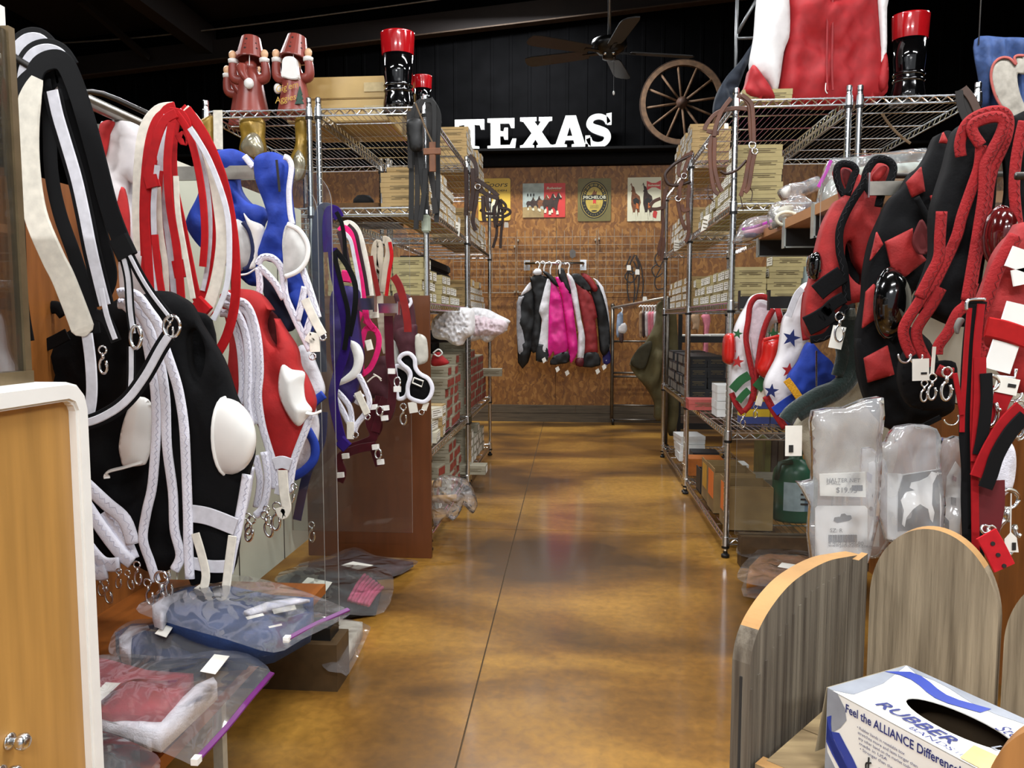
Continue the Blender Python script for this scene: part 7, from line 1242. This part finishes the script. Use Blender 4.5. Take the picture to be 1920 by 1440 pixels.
loops('brown_bridle', 'brown leather bridle with dangling reins at the far left rack post', 5.5, [zS2(p) for p in ([(870, 940), (880, 1050), (862, 1150), (860, 1260), (828, 1372)], [(890, 960), (912, 1100), (900, 1230), (892, 1375)], [(890, 965), (935, 1010), (930, 1060), (885, 1085)], [(720, 1050), (780, 1082), (850, 1078)], [(880, 1030), (960, 1048), (972, 1080), (920, 1110)], [(850, 1150), (880, 1180), (900, 1150)], [(870, 950), (840, 1080), (850, 1200)])], .02, BRNL, t=.006, tags=(zS2([(942, 1155)])[0],))
t = thing('belt_bundle', at(1815, 225, 3.2), 'brown leather straps hanging on the outer right rack post', 'belts')
for k, p in enumerate(([(1800, 168), (1812, 190), (1822, 215)], [(1806, 165), (1822, 185), (1836, 215)], [(1798, 170), (1802, 200), (1812, 225)])): strap('strap', p, .03, (BLT, M('warm_brown_belt', '#4f382c', .5), BLT)[k], t, 3.2-.006*k)
strap('strap', zP([(1035, 700), (1090, 780), (1160, 850), (1215, 890)]), .012, M('tan_cord', '#8c7250', .6), t, 3.6)
# gold ribbons hanging under the left rack top
GOLDF = M('gold_satin', '#9a7a2c', .35, .3, var=.2); SILF = M('pale_gold_foil', '#bcb49a', .2, .6)
for k, (ol, il) in enumerate(((zF([(380, -60), (520, -60), (530, 60), (540, 150), (500, 200), (430, 200), (375, 150), (385, 60)]), zF([(380, 120), (430, 40), (490, 40), (530, 140), (480, 185), (420, 170)])), (zF([(735, -60), (810, -60), (800, 120), (790, 300), (740, 340), (690, 330), (700, 200), (735, 100)]), zF([(720, 200), (755, 140), (795, 210), (780, 300), (740, 340), (715, 300)])))):
    o = soft('gold_ribbon', ol, 3.26, GOLDF, th=.02, puff=.015, wr=.01); tag(o, ('gold foil ribbon hanging left under the terracotta figures', 'gold foil ribbon hanging beside the glass divider top')[k], 'ribbon', 'gold ribbons'); soft('foil', il, 3.22, SILF, o, th=.006, puff=.02, wr=.012)
o = soft('gold_tassel', zA([(1110, 700), (1180, 650), (1195, 680), (1190, 820), (1150, 780)]), 3.2, GOLDF, th=.02); tag(o, 'olive gold ribbon on the outer left rack post', 'ribbon'); strap('cream_band', zA([(1225, 620), (1228, 840)]), .04, WCR, o, 3.17)
# ---------------------------------------------------------------- weathered picket planter and the rubber band box
def weathered(name, c1, c2, st):
    m = M(name, c1, .85, var=.2, scale=5, stretch=st, col2=c2, bump=.9, bscale=9); return m
WG = weathered('weathered_grey_picket', '#8f8069', '#5c4f3d', (14, 14, .8)); WD = weathered('weathered_dark_board', '#6b6254', '#3a3025', (16, 16, .5)); WE = M('sawn_fresh_edge', '#a67c48', .7, var=.15, scale=12, bump=.2)
WF = weathered('weathered_board', '#a38d66', '#6b573b', (1, 6, 6))
P0 = Vector((.362, .985, 0)); da = Vector((-.64, -.77, 0)); db = Vector((.77, -.64, 0))
t = thing('picket_planter', (.4, .75, 0), 'weathered wooden planter of round-topped pickets in the right foreground', 'planter')
def plank(name, o, d, nrm, prof, th, mats, bev=.0015):
    """board standing on o, running along d; prof is (s, z) outline; thickness along nrm."""
    d = d.normalized(); nrm = nrm.normalized(); n = len(prof); mb = MB(); vs = [o+d*s+Vector((0, 0, z)) for s, z in prof]+[o+d*s+Vector((0, 0, z))+nrm*th for s, z in prof]
    mb.add(vs, [tuple(range(n)), tuple(range(2*n-1, n-1, -1))], 0); 
    for i in range(n): mb.add(vs, [(i, i+n, (i+1) % n+n, (i+1) % n)], 0 if abs(prof[i][0]-prof[(i+1) % n][0]) < .004 else 1)
    return mb.build(name, mats, t)
def arch(w, zs, r, top, n=36): return [(0, 0), (w, 0), (w, zs)]+[(w/2+w/2*math.cos(math.pi*k/n), zs+(top-zs)*math.sin(math.pi*k/n)) for k in range(1, n)]+[(0, zs)]
plank('picket', P0+db*.012, db, -da, arch(.14, .655, 0, .752), .019, [WG, WE])
plank('picket', P0+db*.158-da*.002, db, -da, arch(.145, .635, 0, .732), .019, [WG, WE])
plank('picket', P0+db*.31, db, -da, arch(.14, .64, 0, .74), .019, [WG, WE])
# side board: quarter-round top falling to the front, split along its front edge
sp = [(0, 0), (.29, 0), (.29, .655), (.285, .672), (.27, .69), (.24, .706), (.2, .717), (.15, .7205), (.1, .719), (.05, .712), (.0, .704)]; sp = sp[:2]+cr(sp[2:], 5)
plank('side_board', P0+da*.0, da, -db, sp, .02, [WD, WE])
plank('corner_batten', P0+db*.0+da*.03, -da, db, [(0, 0), (.03, 0), (.03, .707), (0, .705)], .008, [WD, WE])
mb = MB()
for k in range(16): s = .055+k*.0155; a = P0+da*s+db*.0006; zt = .60+.1*math.sin(min(1, (.33-s)/.2)*1.4); mb.bar(a+Vector((0, 0, .5)), a+Vector((0, 0, min(zt, .695))), .002+.0015*(k % 3), .0016, up=db)
mb.build('wood_ridge', WD, t)
mb = MB(); a = P0+da*.28; mb.bar(a-db*.0095+da*.0102+Vector((0, 0, .3)), a-db*.0095+da*.0102+Vector((0, 0, .64)), .0025, .0015, up=da); mb.build('split_crack', INK, t)
for k in range(3):
    o = P0+da*(.02+k*.085)+db*.012; mb = MB(); q = [o, o+da*.083, o+da*.083+db*.3, o+db*.3]; mb.add([p+Vector((0, 0, .535)) for p in q]+[p+Vector((0, 0, .553)) for p in q], [(0, 3, 2, 1), (4, 5, 6, 7), (0, 1, 5, 4), (1, 2, 6, 5), (2, 3, 7, 6), (3, 0, 4, 7)]); mb.build('floor_board', WF, t)
fo = P0+da*.268+db*.006; plank('front_rail', fo, db, da, [(0, .45), (.35, .45), (.35, .5525), (0, .5525)], .018, [WF, WE])
plank('right_board', P0+db*.285+da*.285, -da, db, [(0, 0), (.29, 0), (.29, .7), (.2, .715), (.1, .71), (.04, .69), (.012, .66), (0, .62)], .02, [WE, WE]) if False else None
fr = Vector((.287, .53, 0)); plank('front_picket', fr, db, da, arch(.12, .68, 0, .752), .019, [M('orange_weathered', '#a9743c', .7, var=.2, scale=8, stretch=(6, 6, .8)), WE])
# box
zt = .64; A = onz(1552, 1290, zt); B = onz(1700, 1248, zt); e1 = (B-A); e1.z = 0; dl = e1.length; e1.normalize(); e2 = Vector((e1.y, -e1.x, 0)); Lb = .175; zb = .5535
BOXW = M('box_white_card', '#e6e4dd', .45, var=.02); BOXB = M('box_blue_print', '#2c3f94', .45, var=.05); BOXG = M('box_grey_print', '#8d9199', .4); NAV = M('box_navy_letters', '#27306e', .5); BTAN = M('box_tan_patch', '#d3b67c', .5)
t = thing('rubber_band_box', (A+e2*Lb/2+e1*dl/2).to_tuple()[:2]+(zb,), 'white box of rubber bands with blue waves and a hand-written price, in the planter', 'box')
V = lambda a, b, z: A+e2*a+e1*b+Vector((0, 0, z-zt))
# shell with an oval opening in its top
mb = MB(); ov = [(Lb*.56+.05*math.cos(2*math.pi*k/32), dl*.47+.022*math.sin(2*math.pi*k/32)) for k in range(32)]
cdt_prism(mb, [(0, 0), (Lb, 0), (Lb, dl), (0, dl)], [ov], lambda a, b: V(a, b, zt), (0, 0, -.0012))
for q in ([(0, 0), (Lb, 0)], [(Lb, 0), (Lb, dl)], [(Lb, dl), (0, dl)], [(0, dl), (0, 0)]): (a0, b0), (a1, b1) = q; mb.add([V(a0, b0, zb), V(a1, b1, zb), V(a1, b1, zt), V(a0, b0, zt)], [(0, 1, 2, 3)])
mb.add([V(0, 0, zb), V(Lb, 0, zb), V(Lb, dl, zb), V(0, dl, zb)], [(0, 1, 2, 3)]); mb.build('shell', BOXW, t)
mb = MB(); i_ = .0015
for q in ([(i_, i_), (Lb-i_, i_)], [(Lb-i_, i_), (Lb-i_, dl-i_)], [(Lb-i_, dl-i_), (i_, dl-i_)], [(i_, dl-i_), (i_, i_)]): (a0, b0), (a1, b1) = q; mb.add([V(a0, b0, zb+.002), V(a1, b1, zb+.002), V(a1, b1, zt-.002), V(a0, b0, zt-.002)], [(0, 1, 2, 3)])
mb.build('shade_lining', M('opening_shade_brown', '#4a3a26', .9), t)  # dark brown walls added so the opening looks deep in shadow
mb = MB(); mb.add([V(.004, .004, zb+.006), V(Lb-.004, .004, zb+.006), V(Lb-.004, dl-.004, zb+.006), V(.004, dl-.004, zb+.006)], [(0, 1, 2, 3)]); mb.build('rubber_bands', M('bands_shade_dark', '#3a2c1c', .9), t)  # band colour darkened to hold the shadow at the bottom of the box
def pf(poly, mat, name='print', lay=1):      # print on the long face: (a, h) with h down from the top edge
    MB().add([V(a, -.0004*lay, zt-h) for a, h in poly], [tuple(range(len(poly)))]).build(name, mat, t)
def pt_(poly, mat, name='print', lay=1): MB().add([V(a, b, zt+.0004*lay) for a, b in poly], [tuple(range(len(poly)))]).build(name, mat, t)
wl = lambda a0, w, ph: [(a0+.012*math.sin(k*.9+ph), k*.0107) for k in range(11)]
pf([(0, .0)]+wl(.012, 0, 0)+[(0, .106)], BOXG, 'grey_wave')
for a, b, ph, l in ((.002, .012, .6, 2), (.0, .026, 1.4, 2), (.012, .044, 2.0, 2)):
    L1 = [(min(max(a+.5*(h-.02)+.006*math.sin(h*90+ph), .001), .05), h) for h in [.02+k*.0085+b*.4 for k in range(9)]]; pf(L1+[(max(.001, p[0]-.011), p[1]+.004) for p in L1[::-1]], BOXB, 'blue_wave', l)
FM = lambda a, h, lay=2: frame(V(a, -.0004*lay, zt-h), e2, (0, 0, 1))
lettering('Feel the ALLIANCE Difference!', .0118, FM(.022, .0135), NAV, t, 'lettering', True, 0, .115)
for k in range(13):
    w = (.05, .062, .056, .03, .06, .052, .058, .04, .06, .05, .055, .035, .05)[k]; a0 = .036+.001*k+(.062 if k in (5, 6, 7) else 0); h = .023+.0048*k
    if a0+w < Lb-.004: lettering(('• Rubber bands in resealable box', 'stretches more and lasts longer than', 'any other band on the market today', 'made in USA', '• Stronger than the average band', 'lower stretch, count per pound', 'better value for your money', 'soft and easy', '• Ideal for bundling and wrapping', 'keeps well on the shelf for', 'years of everyday use', 'no crumbling', 'one pound box net')[k], .0042, FM(a0, h), NAV, t, 'fine_print', False, 0, w)
for pts in ([(.006, -.004), (.001, -.001), (.001, .004), (.006, .007), (.006, .012), (.0, .014)], [(.0035, -.008), (.003, .018)]): MB().tube([V(.047+a, -.0012, zt-.052-b) for a, b in cr(pts, 4)], .0008, 5).build('pen_mark', INK, t)
MB().tube([V(.062+a, -.0012, zt-.052-b) for a, b in ((0, -.004), (.001, .006), (.0005, .014))], .0008, 5).build('pen_mark', INK, t); MB().tube([V(.076+a, -.0012, zt-.064-b) for a, b in cr([(0, .016), (0, .004), (.003, .001), (.006, .003)], 4)], .0008, 5).build('pen_mark', INK, t)
pt_([(0, dl), (Lb*.1, dl*.5), (Lb*.12, dl*.1), (.006, .0), (0, 0)], BOXG, 'grey_wave'); pt_([(.0, dl*.7)]+[(k*.012, dl*(.72+.06*math.sin(k*.9))) for k in range(1, 9)]+[(k*.012, dl*(.86+.06*math.sin(k*.9))) for k in range(8, 0, -1)], BOXB, 'blue_wave', 2)
pt_([(.0, dl), (Lb, dl), (Lb, dl*.93)]+[(Lb*(1-k/10), dl*(.9+.05*math.sin(k))) for k in range(1, 10)], BOXG, 'grey_wave')
TM = lambda a, b, lay=3: frame(V(a, b, zt+.0004*lay), e2, e1)
lettering('RUBBER', .019, TM(.042, dl*.11), NAV, t, 'lettering', True, .2, .076); lettering('BANDS', .009, TM(.085, dl*.025), NAV, t, 'lettering', False, .1, .04); lettering('11', .007, TM(.128, .003), NAV, t, 'lettering', False, 0)
pt_([(.135, .001), (Lb-.001, .001), (Lb-.001, dl*.3), (.128, dl*.26)], BTAN, 'tan_patch', 2); lettering('Sterling', .02, TM(.118, dl*.62), NAV, t, 'lettering', False, .35, .045); lettering('LINE', .014, TM(.136, dl*.34), BOXG, t, 'lettering', True, .2, .028)
MB().add([V(-.0006, .0, zt), V(-.0006, dl, zt), V(-.012, dl, zb+.02), V(-.012, 0, zb+.015), V(-.0016, .0, zt), V(-.0016, dl, zt), V(-.013, dl, zb+.02), V(-.013, 0, zb+.015)], [(0, 1, 2, 3), (7, 6, 5, 4), (0, 4, 5, 1), (1, 5, 6, 2), (2, 6, 7, 3), (3, 7, 4, 0)]).build('end_flap', M('kraft_inside', '#8b8069', .8), t)
